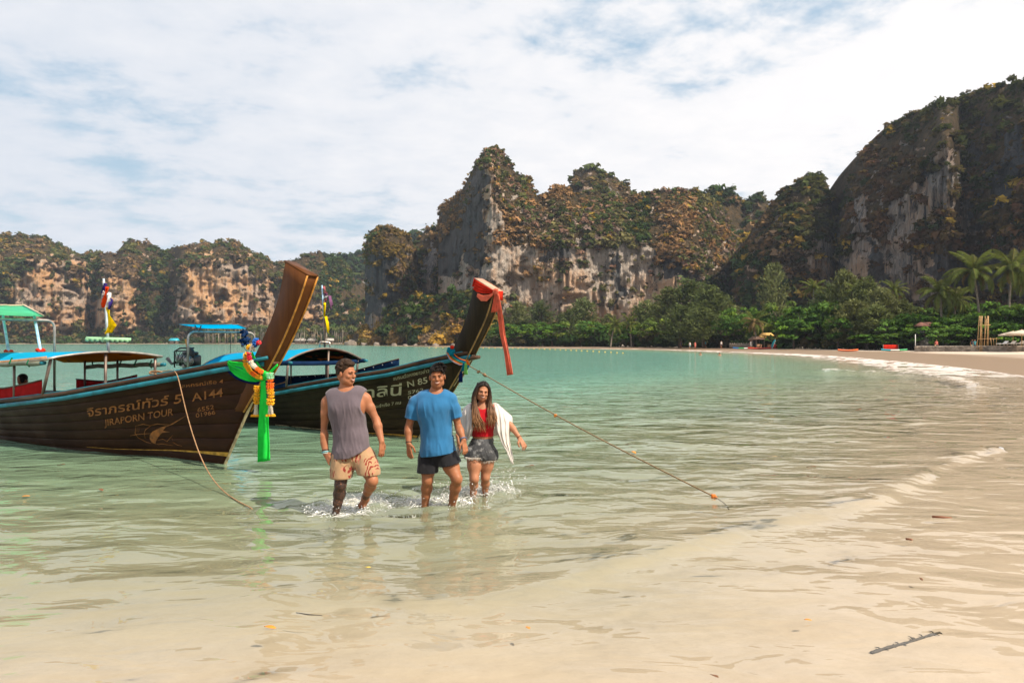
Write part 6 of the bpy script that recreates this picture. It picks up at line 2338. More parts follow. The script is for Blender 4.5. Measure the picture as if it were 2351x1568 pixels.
def shift_parts(root):
    """children made in world coordinates are moved into the root's frame"""
    inv = Matrix.Translation(-Vector(root.location))
    for c in root.children:
        if not c.get('done'):
            c.matrix_parent_inverse = inv
            c['done'] = 1
    for c in root.children_recursive:
        if 'done' in c:
            del c['done']


def fold_fn(seed, amp, fx=9.0, fz=3.2, extra=None, top=None):
    def fn(p):
        q = np.stack([p[:, 0] * fx, p[:, 1] * fx * .8, p[:, 2] * fz], -1)
        n = fbm(q, 3, seed)
        r = np.abs(fbm(q * 0.55 + 5, 2, seed + 3))
        s_ = 1 - np.abs(fbm(np.stack([p[:, 0] * fx * 1.7 + p[:, 2] * 3.0, p[:, 1] * fx, p[:, 2] * fz * 1.1 - p[:, 0] * 2.0], -1), 2, seed + 7))
        d = -amp * (.55 * np.maximum(n, 0) + .9 * np.maximum(.45 - r, 0) + .60 * np.maximum(s_, 0) ** 2.5) + amp * .12
        if top is not None:
            d = d * sstep(top, top - .16, p[:, 2])
        if extra is not None:
            d = d + extra(p)
        return d
    return fn


# ---------------------------------------------------------------- man in the grey sleeveless shirt
f1 = Figure(7.26, 'smiling man in grey sleeveless shirt and patterned tan shorts looking aside, tattooed leg')
f1.brow = HAIRB
c = lambda x, y, dy=0.0: f1.j(704 + x * .24974, 808.1 + y * .24974, dy)
f1.hc, f1.hs, f1.HM = c(366, 196, .02), 1.05, f1.head_axes(62, 3, 0)
root1 = person_root(f1, 805, 1168)
chest, waist, pelv = c(372, 520, .02), c(400, 800, .02), c(425, 950, .02)
shL, shR = c(196, 452, .03), c(536, 420, .06)
elL, wrL = c(146, 700, .04), c(176, 935, -.03)
elR, wrR = c(640, 625, .07), c(690, 822, -.02)
hipL, hipR = c(335, 985, .0), c(520, 965, .03)
knL, anL = c(312, 1215, -.07), c(268, 1490, -.02)
knR, anR = c(605, 1180, -.12), c(535, 1345, .20)
lo = np.minimum(c(40, 40, -.35), c(40, 1800, -.35))
hi = np.maximum(c(800, 40, .45), c(800, 40, .45))
lo[2] = -0.36
def torso1(v, g=0.0):
    v.ell(chest + (0, 0, .02), (.188 + g, .122 + g, .20 + g), None, .05)
    v.cone(c(255, 405, .04), c(470, 385, .05), .078 + g, .078 + g, .05)
    v.ell(chest + (-.065, -.055, .02), (.085 + g, .055 + g, .07 + g), None, .05)
    v.ell(chest + (.085, -.050, .03), (.085 + g, .055 + g, .07 + g), None, .05)
    v.chain([chest, waist, pelv], [.150 + g, .132 + g, .150 + g], .06, ((0, 1, 0), .78))
v = Vol(lo, hi, f1.h)
torso1(v)
v.chain([c(350, 395, .05), c(362, 300, .05)], [.074, .064], .04)
build_head(f1, v)
v.chain([hipL, pelv, hipR], [.100, .115, .100], .05, ((0, 1, 0), .8))
arm(v, shL, elL, wrL, .053, .042, .030, 1.06)
arm(v, shR, elR, wrR, .046, .038, .029, 1.05)
hand(v, wrL, c(255, 1060, -.10), (.55, .25, -.5), 1, 1.05, .40)
hand(v, wrR, c(690, 985, -.04), (-.7, .5, 0), 1, 1.02, .30)
leg(v, hipL, knL, anL, c(240, 1600, -.16), .098, .062, .062, .040)
leg(v, hipR, knR, anR, c(490, 1415, .22), .098, .060, .060, .040)
def ink1(V):
    ink = ((V[:, 2] < c(300, 1100)[2]) & (V[:, 0] < c(440, 1200)[0])).astype(float)
    return np.maximum(ink, 0.8 * (np.linalg.norm(V - c(548, 1325, .12), axis=1) < .055))
vb = v
SK1 = skin_mat('skin_tan', (0.31, 0.125, 0.062), (0.37, 0.150, 0.075), tattoo=True)
face_parts(f1, root1, squint=.55)
# curly hair, short at the sides
hv = Vol(f1.hc - .17, f1.hc + .19, .0042)
E = lambda p, r, k=.01: hv.ell(f1.hl(p), np.array(r) * f1.hs, f1.HM, k)
E((0, .020, .056), (.079, .094, .078))
E((0, .022, .024), (.0785, .096, .075))
E((0, -.030, .098), (.062, .058, .034))
E((0, .075, .010), (.064, .038, .070))
g_ = np.random.default_rng(4)
for k in range(260):
    a, b = g_.uniform(0, 6.283), g_.uniform(-.15, 1.5)
    d_ = np.array([math.cos(a) * math.cos(b), math.sin(a) * math.cos(b), math.sin(b)])
    if d_[1] < -.25 and d_[2] < .55: continue
    p = np.array([0, .016, .052]) + d_ * np.array([.080, .097, .084]) * g_.uniform(.96, 1.06)
    if p[2] < .0 and p[1] < .06: continue
    E(p, (.0135, .0135, .0125), .004)
pp = (hv.pts() - f1.hc) @ f1.HM / f1.hs
ax_ = np.abs(pp[..., 0])
hline = .066 - .030 * sstep(.030, .062, ax_)                       # hairline over the brow and temples
front = np.minimum(hline - pp[..., 2], -.030 - .012 * sstep(.02, .06, pp[..., 2]) - pp[..., 1])
side = np.minimum(.004 - pp[..., 2], .022 - pp[..., 1])             # clear of the ears
hv.F = np.maximum(np.maximum(hv.F, front), side)
hv.F = np.maximum(hv.F, -(pp[..., 2] + .080))
V, F = hv.surface()
put_on('hair', V, F, HAIRB, root1)
# stubble on the jaw: a thin dark skin-close layer
# shirt
def shirt1(v):
    torso1(v, .013)
    v.chain([chest + (0, 0, -.06), waist + (.01, 0, 0), c(405, 935, .01), c(395, 1000, .01)], [.158, .160, .182, .196], .05, ((0, 1, 0), .82))
    v.cone(shL + np.array([.02, 0, .010]), shR + np.array([-.02, 0, .012]), .074, .074, .05)
_hx = [c(x, 0)[0] for x in (200, 260, 420, 520, 620)]
_hz = [c(0, y)[2] for y in (985, 1000, 985, 935, 875)]
hem = lambda p: -(p[..., 2] - np.interp(p[..., 0], _hx, _hz) - .03)
def cut1(p):
    d = hem(p)
    nk = c(360, 352, .0)
    neck = .086 - np.sqrt((p[..., 0] - nk[0]) ** 2 + ((p[..., 1] - nk[1] - .02) * .9) ** 2 + ((p[..., 2] - nk[2] - .035) * .85) ** 2)
    d = np.maximum(d, neck)
    for a, sg in ((shL, -1), (shR, 1)):
        ah = np.sqrt(((p[..., 0] - a[0] - sg * .050) / .070) ** 2 + ((p[..., 2] - a[2] + .060) / .155) ** 2) - 1
        d = np.maximum(d, -ah * .07)
    return d
V, F = cloth_from(shirt1, lo, hi, .0068, cut1, fold_fn(3, .017, 10, 2.6, top=c(0, 400)[2]))
GREYSH = fabric_mat('grey_cotton', (0.112, 0.090, 0.106), .14)
put_on('shirt', V, F, GREYSH, root1)
# shorts
def shorts1(v):
    v.chain([hipL + (.012, 0, .02), pelv, hipR + (-.012, 0, .02)], [.112, .140, .112], .05, ((0, 1, 0), .88))
    v.chain([hipL, hipL + (knL - hipL) * .72], [.126, .112], .03)
    v.chain([hipR, hipR + (knR - hipR) * .66], [.126, .116], .03)
def cutS1(p):
    top = hem(p) * -1 - .05
    kl = np.where(p[..., 0] < c(425, 0)[0], c(0, 1150)[2], c(0, 1112)[2])
    return np.maximum(top, kl - p[..., 2])
def print_fn(t, p, c_):
    vv = t.n('TexVoronoi', {'Vector': t.mix(.06, p, t.noise(p, 9, 2, .5, 0, 1), 'ADD'), 'Scale': 9.0}, feature='F1')
    tri = t.n('TexWave', {'Vector': t.mapping(p, (1, 1, 1), rot=(0, 0, .6)), 'Scale': 11.0, 'Distortion': 9.0, 'Detail': 2.0})
    mk = t.math('MULTIPLY', t.mapr(vv.outputs[0], .46, .40), t.mapr(tri.outputs[1], .50, .58))
    c1 = t.mix(mk, c_, (0.20, 0.030, 0.020))
    mk2 = t.math('MULTIPLY', t.mapr(t.noise(p, 14, 2, .5), .60, .63), .8)
    return t.mix(mk2, c1, (0.50, 0.20, 0.13))
V, F = cloth_from(shorts1, lo, hi, .0068, cutS1, fold_fn(8, .010, 9, 5))
put_on('shorts', V, F, fabric_mat('printed_tan_cotton', (0.34, 0.215, 0.118), .10, print_fn), root1)
finish_body(vb, SK1, root1, ink1)
# wristbands
m = MB()
ring = lambda cen, ax, r, n=16: [np.array(cen) + r * (math.cos(a) * ax[0] + math.sin(a) * ax[1]) for a in np.linspace(0, 2 * math.pi, n)]
def band(wr, el, k, r, th, mat, root):
    dr = nrmz(np.array(wr) - np.array(el))
    a = nrmz(np.cross(dr, (0, 1, 0)))
    b = np.cross(dr, a)
    cen = np.array(el) + (np.array(wr) - np.array(el)) * k
    MB().tube(ring(cen, (a, b), r), th, 6).build('wristband', mat, root)
band(wrL, elL, .93, .034, .008, pbr('teal_band', (0.10, 0.30, 0.34), 0.6, var=.5, vscale=60), root1)
band(wrL, elL, .99, .033, .007, pbr('pale_band', (0.40, 0.45, 0.42), 0.6, var=.5, vscale=60), root1)
band(wrL, elL, .86, .035, .005, RUBBER, root1)

# ---------------------------------------------------------------- man in the blue T-shirt
f2_ = Figure(7.53, 'smiling dark-haired man in blue T-shirt and black shorts walking in the middle')
f2_.brow = HAIRD
c = lambda x, y, dy=0.0: f2_.j(899.9 + x * .23432, 814.2 + y * .23432, dy)
f2_.hc, f2_.hs, f2_.HM = c(444, 214, .02), 1.04, f2_.head_axes(4, 2, -3)
root2 = person_root(f2_, 1006, 1164)
chest, waist, pelv = c(410, 540, .02), c(440, 800, .02), c(448, 960, .02)
shL, shR = c(228, 462, .04), c(580, 435, .03)
elL, wrL = c(162, 715, .03), c(163, 868, -.05)
elR, wrR = c(652, 710, .02), c(702, 838, -.10)
hipL, hipR = c(360, 1010, .02), c(535, 1000, .0)
knL, anL = c(348, 1230, -.04), c(322, 1480, .04)
knR, anR = c(636, 1215, -.14), c(585, 1490, .02)
lo = np.minimum(c(40, 40, -.38), c(40, 1800, -.38))
hi = np.maximum(c(820, 0, .42), c(820, 0, .42))
lo[2] = -0.36
def torso2(v, g=0.0):
    v.ell(chest + (0, 0, .01), (.180 + g, .118 + g, .20 + g), None, .05)
    v.cone(c(310, 425, .04), c(510, 412, .04), .072 + g, .072 + g, .05)
    v.ell(chest + (-.075, -.055, .03), (.08 + g, .05 + g, .065 + g), None, .05)
    v.ell(chest + (.080, -.055, .03), (.08 + g, .05 + g, .065 + g), None, .05)
    v.chain([chest, waist, pelv], [.146 + g, .130 + g, .146 + g], .06, ((0, 1, 0), .78))
v = Vol(lo, hi, f2_.h)
torso2(v)
v.chain([c(425, 415, .05), c(436, 330, .05)], [.070, .062], .04)
build_head(f2_, v)
v.chain([hipL, pelv, hipR], [.095, .11, .095], .05, ((0, 1, 0), .8))
arm(v, shL, elL, wrL, .046, .038, .028, 1.03)
arm(v, shR, elR, wrR, .044, .037, .028, 1.03)
hand(v, wrL, c(178, 1020, -.08), (.5, .7, 0), 1, 1.05, .28)
hand(v, wrR, c(722, 955, -.14), (-.6, .6, 0), -1, 1.0, .45)
leg(v, hipL, knL, anL, c(310, 1600, -.10), .096, .060, .060, .040)
leg(v, hipR, knR, anR, c(575, 1600, -.12), .096, .060, .060, .040)
vb = v
SK2 = skin_mat('skin_olive', (0.27, 0.105, 0.047), (0.33, 0.128, 0.058))
face_parts(f2_, root2, squint=.6)
hv = Vol(f2_.hc - .16, f2_.hc + .18, .0042)
E = lambda p, r, k=.012: hv.ell(f2_.hl(p), np.array(r) * f2_.hs, f2_.HM, k)
E((0, .018, .054), (.0805, .098, .080))
E((0, .022, .022), (.0785, .096, .075))
g_ = np.random.default_rng(9)
for k in range(70):
    x, y = g_.uniform(-.066, .066), g_.uniform(-.075, .07)
    z = .135 * math.sqrt(max(0, 1 - (x / .085) ** 2 - ((y - .015) / .12) ** 2)) + .002
    p0 = f2_.hl((x, y, z - .01))
    dr = np.array([.030 + .2 * x, -.030, .012 + g_.uniform(-.004, .006)])
    hv.cone(p0, f2_.hl(np.array((x, y, z)) + dr * g_.uniform(.6, 1.1)), .013 * f2_.hs, .0055, .006)
for k in range(9):
    x = -.052 + .013 * k
    hv.cone(f2_.hl((x, -.070, .085)), f2_.hl((x + .012, -.089, .064 + .012 * math.sin(k * 2.1))), .014, .007, .008)
pp = (hv.pts() - f2_.hc) @ f2_.HM / f2_.hs
ax_ = np.abs(pp[..., 0])
hline = .058 - .034 * sstep(.040, .066, ax_)
front = np.minimum(hline - pp[..., 2], -.034 - pp[..., 1])
side = np.minimum(.002 - pp[..., 2], .022 - pp[..., 1])
hv.F = np.maximum(np.maximum(hv.F, front), side)
hv.F = np.maximum(hv.F, -(pp[..., 2] + .07))
V, F = hv.surface()
put_on('hair', V, F, HAIRD, root2)
def shirt2(v):
    torso2(v, .013)
    v.chain([chest + (0, 0, -.04), waist + (.005, 0, 0), c(450, 960, .0), c(452, 1030, .0)], [.157, .158, .182, .194], .05, ((0, 1, 0), .82))
    v.cone(shL, shR, .060, .060, .05)
    for s_, e_ in ((shL, elL), (shR, elR)):
        v.chain([s_, s_ + (e_ - s_) * .35, s_ + (e_ - s_) * .80], [.062, .070, .072], .03)
def cut2(p):
    a, b = c(255, 998), c(650, 945)
    d = -(p[..., 2] - (a[2] + (p[..., 0] - a[0]) * (b[2] - a[2]) / (b[0] - a[0])))
    arml = (p[..., 0] < c(246, 0)[0]) | (p[..., 0] > c(590, 0)[0])
    for s_, e_, kk in ((shL, elL, .66), (shR, elR, .68)):
        dr = nrmz(e_ - s_)
        far_ = (p - (s_ + (e_ - s_) * kk)) @ dr
        side = (p[..., 0] < c(252, 0)[0]) if s_ is shL else (p[..., 0] > c(592, 0)[0])
        d = np.maximum(d, np.where(side & (p[..., 2] > c(0, 800)[2]), far_, -1))
    nk = c(430, 375, .0)
    neck = .082 - np.sqrt((p[..., 0] - nk[0]) ** 2 + ((p[..., 1] - nk[1] - .02) * .9) ** 2 + ((p[..., 2] - nk[2] - .035) * .9) ** 2)
    return np.maximum(d, neck)
V, F = cloth_from(shirt2, lo, hi, .0068, cut2, fold_fn(13, .017, 9, 2.4, top=c(0, 400)[2]))
BLUESH = fabric_mat('blue_cotton', (0.022, 0.125, 0.270), .14)
put_on('shirt', V, F, BLUESH, root2)
def shorts2(v):
    v.chain([hipL + (.012, 0, .02), pelv, hipR + (-.012, 0, .02)], [.106, .135, .106], .05, ((0, 1, 0), .88))
    v.chain([hipL, hipL + (knL - hipL) * .70], [.120, .118], .03)
    v.chain([hipR, hipR + (knR - hipR) * .55], [.122, .122], .03)
def cutS2(p):
    top = p[..., 2] - c(400, 930)[2]
    x = p[..., 0]
    lft = c(0, 1148)[2] + 0 * x
    a, b = c(495, 1085), c(662, 1040)
    rgt = a[2] + (x - a[0]) * (b[2] - a[2]) / (b[0] - a[0])
    return np.maximum(top, np.where(x < c(455, 0)[0], lft, rgt) - p[..., 2])
V, F = cloth_from(shorts2, lo, hi, .0068, cutS2, fold_fn(18, .008, 9, 5))
put_on('shorts', V, F, fabric_mat('black_cotton', (0.010, 0.010, 0.013), .2), root2)
finish_body(vb, SK2, root2)
band(wrR, elR, .93, .034, .008, pbr('slate_band', (0.10, 0.12, 0.20), 0.6, var=.4, vscale=60), root2)
band(wrL, elL, .95, .032, .004, RUBBER, root2)

# ---------------------------------------------------------------- woman with the white wrap
f3 = Figure(8.05, 'laughing long-haired woman in red crop top, denim shorts and sheer white wrap', .0068)
f3.brow = HAIRD
c = lambda x, y, dy=0.0: f3.j(899.9 + x * .23432, 814.2 + y * .23432, dy)
f3.hc, f3.hs, f3.HM = c(888, 360, .0), .94, f3.head_axes(10, 4, 10)
root3 = person_root(f3, 1102, 1136)
chest, waist, pelv = c(888, 640, .02), c(890, 820, .02), c(868, 940, .02)
shL, shR = c(758, 555, .03), c(1022, 550, .04)
elL, wrL = c(672, 735, .08), c(640, 790, -.04)
elR, wrR = c(1160, 690, .06), c(1250, 815, -.02)
hipL, hipR = c(808, 985, .0), c(938, 985, .04)
knL, anL = c(806, 1215, -.10), c(792, 1430, .02)
knR, anR = c(915, 1200, .02), c(915, 1400, .16)
lo = np.minimum(c(540, 200, -.36), c(540, 1800, -.36))
hi = np.maximum(c(1400, 200, .42), c(1400, 200, .42))
lo[2] = -0.40
def torso3(v, g=0.0):
    v.ell(chest + (0, 0, .02), (.140 + g, .098 + g, .17 + g), None, .05)
    v.cone(c(800, 530, .04), c(975, 528, .04), .056 + g, .056 + g, .05)
    v.ell(chest + (-.062, -.075, .0), (.062 + g, .055 + g, .060 + g), None, .03)
    v.ell(chest + (.068, -.072, .0), (.062 + g, .055 + g, .060 + g), None, .03)
    v.chain([chest, waist, pelv], [.118 + g, .108 + g, .135 + g], .06, ((0, 1, 0), .80))
v = Vol(lo, hi, f3.h)
torso3(v)
v.chain([c(888, 525, .04), c(890, 450, .03)], [.052, .048], .035)
build_head(f3, v, True)
v.chain([hipL, pelv, hipR], [.10, .115, .10], .05)
arm(v, shL, elL, wrL, .036, .031, .023, 1.0)
arm(v, shR, elR, wrR, .036, .031, .023, 1.0)
hand(v, wrL, c(650, 880, -.06), (.7, .3, 0), -1, .92, .4)
hand(v, wrR, c(1318, 935, -.06), (-.3, .5, -.6), -1, .95, .35, .2)
leg(v, hipL, knL, anL, c(780, 1540, -.10), .090, .053, .048, .032)
leg(v, hipR, knR, anR, c(905, 1480, .18), .088, .052, .048, .032)
vb = v
SK3 = skin_mat('skin_light', (0.36, 0.160, 0.086), (0.42, 0.185, 0.10))
face_parts(f3, root3, True, squint=.42)
# long wavy hair, dark at the crown and fair at the ends: cap plus many locks
hair_m, t = new_mat('long_ombre_hair')
zz_ = t.attr('along', 2)
n = t.noise(t.pos(), 38.0, 4, 0.6)
hc_ = t.ramp(t.math('ADD', zz_, t.math('MULTIPLY', t.math('SUBTRACT', n, .5), .55)), [(0.20, (0.014, 0.009, 0.007)), (0.52, (0.035, 0.018, 0.010)), (0.78, (0.13, 0.062, 0.027)), (1.0, (0.26, 0.13, 0.058))])
finish(t, t.n('BsdfPrincipled', {'Base Color': hc_, 'Roughness': 0.5, 'Specular IOR Level': 0.25, 'Normal': t.bump(t.noise(t.mapping(t.pos(), (1, 1, .12)), 210.0, 3, .6), .5, .004)}).outputs[0])
hv = Vol(f3.hc - .16, f3.hc + .17, .0045)
hv.ell(f3.hl((0, .020, .040)), np.array((.0830, .098, .086)) * f3.hs, f3.HM, .01)
hv.ell(f3.hl((0, .060, -.03)), np.array((.080, .060, .11)) * f3.hs, f3.HM, .03)
pp = (hv.pts() - f3.hc) @ f3.HM / f3.hs
hl3 = .094 - .9 * np.abs(pp[..., 0]) * (np.abs(pp[..., 0]) > .0)
hv.F = np.maximum(hv.F, np.minimum(hl3 - pp[..., 2], -.02 - pp[..., 1]))
V, F = hv.surface()
cap = put_on('hair', V, F, hair_m, root3, attrs={'along': np.zeros(len(V))})
g_ = np.random.default_rng(12)
Vs, Fs, Al, base = [], [], [], 0
def lock(path, r, wav, ph, a0=0.0):
    global base
    m = MB()
    n_ = 22
    pts = np.array(path)
    L = np.linspace(0, len(pts) - 1, n_)
    q = np.stack([np.interp(L, range(len(pts)), pts[:, i]) for i in range(3)], 1)
    for _ in range(3):
        q[1:-1] = (q[:-2] + 2 * q[1:-1] + q[2:]) / 4
    k = np.linspace(0, 1, n_)
    q[:, 0] += wav * np.sin(k * 13 + ph) * k
    q[:, 1] += wav * .7 * np.cos(k * 13 + ph) * k
    m.tube(q, [r * (1.0 - .1 * a) * (1 if a < .8 else max(.12, (1 - a) / .2)) for a in k], 6)
    Vs.append(np.array([tuple(x) for x in m.v]))
    Fs.extend([[i + base for i in fc] for fc in m.f])
    Al.append(np.repeat(np.clip(a0 + k * 1.0, 0, 1), 6))
    base += len(m.v)
for side in (-1, 1):
    for k in range(95):
        a = g_.random()
        yy = -.072 + .12 * a
        top = f3.hl((side * .004, yy, .128 - 5.0 * max(0, -.03 - yy) ** 1.5 - .25 * max(0, yy - .01)))
        up_ = f3.hl((side * (.050 + .006 * g_.random()), yy * .9, .100 - .35 * max(0, -yy - .02)))
        mid1 = f3.hl((side * (.080 + .012 * g_.random()), -.050 + .085 * a, .02))
        mid2 = f3.hl((side * (.084 + .030 * g_.random()), -.050 + .09 * a, -.09))
        spread = g_.uniform(-.055, .075)
        if side < 0:
            e1 = c(815 + 560 * spread, 610, -.15 + .08 * g_.random())
            e2 = c(846 + 900 * spread, 680 + 90 * g_.random(), -.17 + .06 * g_.random())
        else:
            e1 = c(975 + 620 * spread, 590, -.14 + .09 * g_.random())
            e2 = c(978 + 800 * spread, 630 + 95 * g_.random(), -.16 + .08 * g_.random())
        lock([top, up_, mid1, mid2, e1, e2], .0065 + .005 * g_.random(), .016, g_.uniform(0, 6.28))
for k in range(26):
    x0 = g_.uniform(-.07, .07)
    lock([f3.hl((x0, .07, .09)), f3.hl((x0 * 1.2, .11, -.02)), f3.hl((x0 * 1.4, .10, -.14)), c(888 + x0 * 1900, 600, .13), c(888 + x0 * 2100, 680, .13)], .012, .010, g_.uniform(0, 6))
V = np.concatenate(Vs) - np.array(root3.location)
put('hair_locks', mesh('hair_locks', V, Fs, hair_m, True, {'along': np.concatenate(Al)}), cap)
# red crop top
def top3(v):
    torso3(v, .008)
def cut3(p):
    d = np.maximum(-(p[..., 2] - c(0, 797)[2]), p[..., 2] - c(0, 500)[2])
    nk = c(888, 500, -.02)
    neck = .058 - np.sqrt((p[..., 0] - nk[0]) ** 2 + ((p[..., 1] - nk[1]) * .9) ** 2 + ((p[..., 2] - nk[2] - .01) * .9) ** 2)
    for a, sg in ((shL, -1), (shR, 1)):
        ah = np.sqrt(((p[..., 0] - a[0] - sg * .02) / .06) ** 2 + ((p[..., 2] - a[2] + .02) / .12) ** 2) - 1
        d = np.maximum(d, -ah * .06)
    return np.maximum(d, neck)
V, F = cloth_from(top3, lo, hi, .0062, cut3, fold_fn(23, .005, 12, 9))
put_on('crop_top', V, F, fabric_mat('red_knit', (0.42, 0.006, 0.012), .12), root3)
# denim shorts with frayed hems
def shorts3(v):
    v.chain([waist + (0, 0, -.03), pelv], [.122, .150], .05, ((0, 1, 0), .85))
    v.chain([hipL, pelv, hipR], [.118, .13, .118], .05)
    v.chain([hipL, hipL + (knL - hipL) * .30], [.118, .112], .03)
    v.chain([hipR, hipR + (knR - hipR) * .32], [.118, .110], .03)
def cutS3(p):
    top = p[..., 2] - c(0, 818)[2]
    fr_ = fbm(np.stack([p[..., 0] * 90, p[..., 1] * 90, 0 * p[..., 0]], -1), 2, 4) * .012
    kl = np.where(p[..., 0] < c(872, 0)[0], c(0, 990)[2], c(0, 1025)[2])
    return np.maximum(top, kl + fr_ - p[..., 2])
def denim(t, p, c_):
    n = t.noise(p, 17.0, 5, .7)
    return t.mix(t.mapr(n, .50, .72), c_, (0.30, 0.30, 0.30))
V, F = cloth_from(shorts3, lo, hi, .0062, cutS3, fold_fn(28, .009, 12, 9))
den = put_on('shorts', V, F, fabric_mat('grey_denim', (0.060, 0.062, 0.068), .3, denim), root3)
m = MB()
for hp_, kp, k0, zz in ((hipL, knL, .30, c(0, 995)[2]), (hipR, knR, .32, c(0, 1028)[2])):
    cen = np.array(hp_) + (np.array(kp) - np.array(hp_)) * k0
    cen[2] = zz
    for k in range(64):
        a = k / 64 * 6.283
        r = .112
        p0 = cen + np.array([r * math.cos(a), r * math.sin(a), .008])
        p1 = cen + np.array([(r + .012 * g_.random()) * math.cos(a + .03), (r + .014 * g_.random()) * math.sin(a + .03), -.012 - .024 * g_.random()])
        m.tube([p0, p1], .0028, 4)
fm_ = m.build('frayed_hem', fabric_mat('frayed_threads', (0.62, 0.58, 0.52), .2), den)
fm_.matrix_parent_inverse = Matrix.Translation(-Vector(root3.location))
fm_['kind'] = 'stuff'
m = MB()
for x0, y0 in ((800, 850), (955, 855)):
    G = [[c(x0 + i * 18 - 27, y0 + k * 22, -.165 + .006 * i) for i in range(4)] for k in range(4)]
    V, F = slab_grid(np.array(G), .008)
    m.add(V, F)
finish_body(vb, SK3, root3)
# sheer white wrap over both shoulders and arms
WRAP = fabric_mat('sheer_white_cotton', (0.80, 0.76, 0.72), .05, trans=.35)
def wrap_grid(rows, seed, fold=.018):
    rows = [np.array(r) for r in rows]
    nrow, ncol = len(rows), len(rows[0])
    R_n, C_n = 26, 30
    kr, kc = np.linspace(0, nrow - 1, R_n), np.linspace(0, ncol - 1, C_n)
    A_ = np.stack(rows)
    B_ = np.stack([np.stack([np.interp(kc, range(ncol), A_[r, :, i]) for i in range(3)], 1) for r in range(nrow)])
    G = np.stack([np.stack([np.interp(kr, range(nrow), B_[:, q, i]) for i in range(3)], 1) for q in range(C_n)], 1)
    for _ in range(4):
        G[1:-1] = (G[:-2] + 2 * G[1:-1] + G[2:]) / 4
        G[:, 1:-1] = (G[:, :-2] + 2 * G[:, 1:-1] + G[:, 2:]) / 4
    ph_ = np.linspace(0, 2.2, R_n)[:, None]
    wv = np.sin(np.arange(C_n)[None] * .82 + seed + .9 * np.sin(ph_ * 1.7 + seed)) * .8 + np.sin(np.arange(C_n)[None] * 1.9 + seed * 2 + ph_) * .45 + fbm(G * 14, 2, int(seed * 10)) * .9
    G[:, :, 1] += wv * fold * np.linspace(.2, 1.3, R_n)[:, None]
    G[:, :, 0] += wv * fold * .5 * np.linspace(.1, 1, R_n)[:, None]
    return G
# right side: shoulder line -> over the upper arm -> pointed tail
rowsR = [[c(985, 470, .08), c(1020, 470, .03), c(1050, 490, .02), c(1075, 520, .08)],
         [c(1010, 540, -.07), c(1050, 530, -.07), c(1100, 560, -.02), c(1135, 575, .09)],
         [c(1012, 640, -.11), c(1060, 640, -.10), c(1125, 630, -.02), c(1180, 600, .10)],
         [c(1015, 720, -.12), c(1070, 740, -.10), c(1125, 720, -.04), c(1178, 690, .09)],
         [c(1040, 800, -.11), c(1085, 850, -.08), c(1130, 830, -.03), c(1165, 745, .08)],
         [c(1085, 890, -.09), c(1120, 930, -.07), c(1140, 920, -.03), c(1150, 800, .06)],
         [c(1150, 990, -.06), c(1175, 1050, -.05), c(1192, 1075, -.04), c(1180, 1000, -.02)]]
G = wrap_grid(rowsR, 1.0)
V, F = slab_grid(G, .005)
wr_ = put_on('wrap', V, F, WRAP, root3)
rowsL = [[c(800, 470, .08), c(770, 470, .04), c(735, 490, .04), c(700, 525, .10)],
         [c(785, 550, -.08), c(755, 540, -.08), c(705, 560, -.03), c(675, 580, .09)],
         [c(800, 650, -.12), c(755, 650, -.11), c(695, 640, -.03), c(650, 630, .10)],
         [c(798, 720, -.12), c(745, 740, -.11), c(690, 740, -.03), c(648, 730, .09)],
         [c(765, 790, -.11), c(725, 830, -.09), c(680, 830, -.02), c(640, 830, .08)],
         [c(720, 860, -.08), c(690, 910, -.06), c(665, 930, .0), c(640, 930, .06)],
         [c(672, 930, -.04), c(660, 985, -.02), c(650, 990, .02), c(640, 970, .06)]]
G = wrap_grid(rowsL, 2.2)
V, F = slab_grid(G[:, ::-1], .005)
put_on('wrap', V, F, WRAP, root3)
rowsB = [[c(700, 525, .10), c(790, 490, .12), c(985, 490, .12), c(1075, 520, .08)],
         [c(670, 620, .12), c(780, 640, .17), c(1010, 640, .17), c(1170, 600, .11)],
         [c(650, 760, .11), c(770, 800, .16), c(1010, 800, .16), c(1160, 740, .10)]]
G = wrap_grid(rowsB, 3.2)
V, F = slab_grid(G, .005)
put_on('wrap', V, F, WRAP, root3)
# ragged edge threads
band(wrR, elR, .95, .028, .005, pbr('leather_band', (0.18, 0.07, 0.03), 0.6), root3)

for r_ in (root1, root2, root3):
    inv = Matrix.Translation(-Vector(r_.location))
    for ch in r_.children:
        if ch.name.split('.')[0] in ('eye', 'eyebrow', 'mouth', 'wristband'):
            ch.matrix_parent_inverse = inv

# passenger seen from behind under the awning of the near boat
fp = Figure(14.0, 'dark-haired passenger seen from behind under the near boat canopy', .010)
fp.hc, fp.hs, fp.HM = fp.j(52, 872), 1.0, fp.head_axes(170)
rp_ = empty('person', tuple(fp.hc + np.array([0, 0, -.75])))
tag(rp_, fp.label, 'person')
v = Vol(fp.hc - (.35, .3, .80), fp.hc + (.35, .3, .2), .010)
build_head(fp, v)
v.chain([fp.hc + (0, 0, -.06), fp.hc + (0, 0, -.2)], [.06, .07], .04)
v.chain([fp.hc + (-.16, 0, -.24), fp.hc + (.16, 0, -.24)], [.075, .075], .05)
v.chain([fp.hc + (0, 0, -.30), fp.hc + (0, .02, -.70)], [.15, .15], .05)
for sg in (-1, 1):
    v.chain([fp.hc + (sg * .18, 0, -.25), fp.hc + (sg * .22, -.02, -.5), fp.hc + (sg * .12, .15, -.66)], [.055, .045, .035], .03)
V, F = v.surface()
put_on('body', V, F, SK2, rp_)
hv = Vol(fp.hc - .15, fp.hc + .17, .007)
hv.ell(fp.hc + (0, 0, .04), (.088, .10, .09))
hv.ell(fp.hc + (0, -.05, .0), (.07, .05, .08))
V, F = hv.surface()
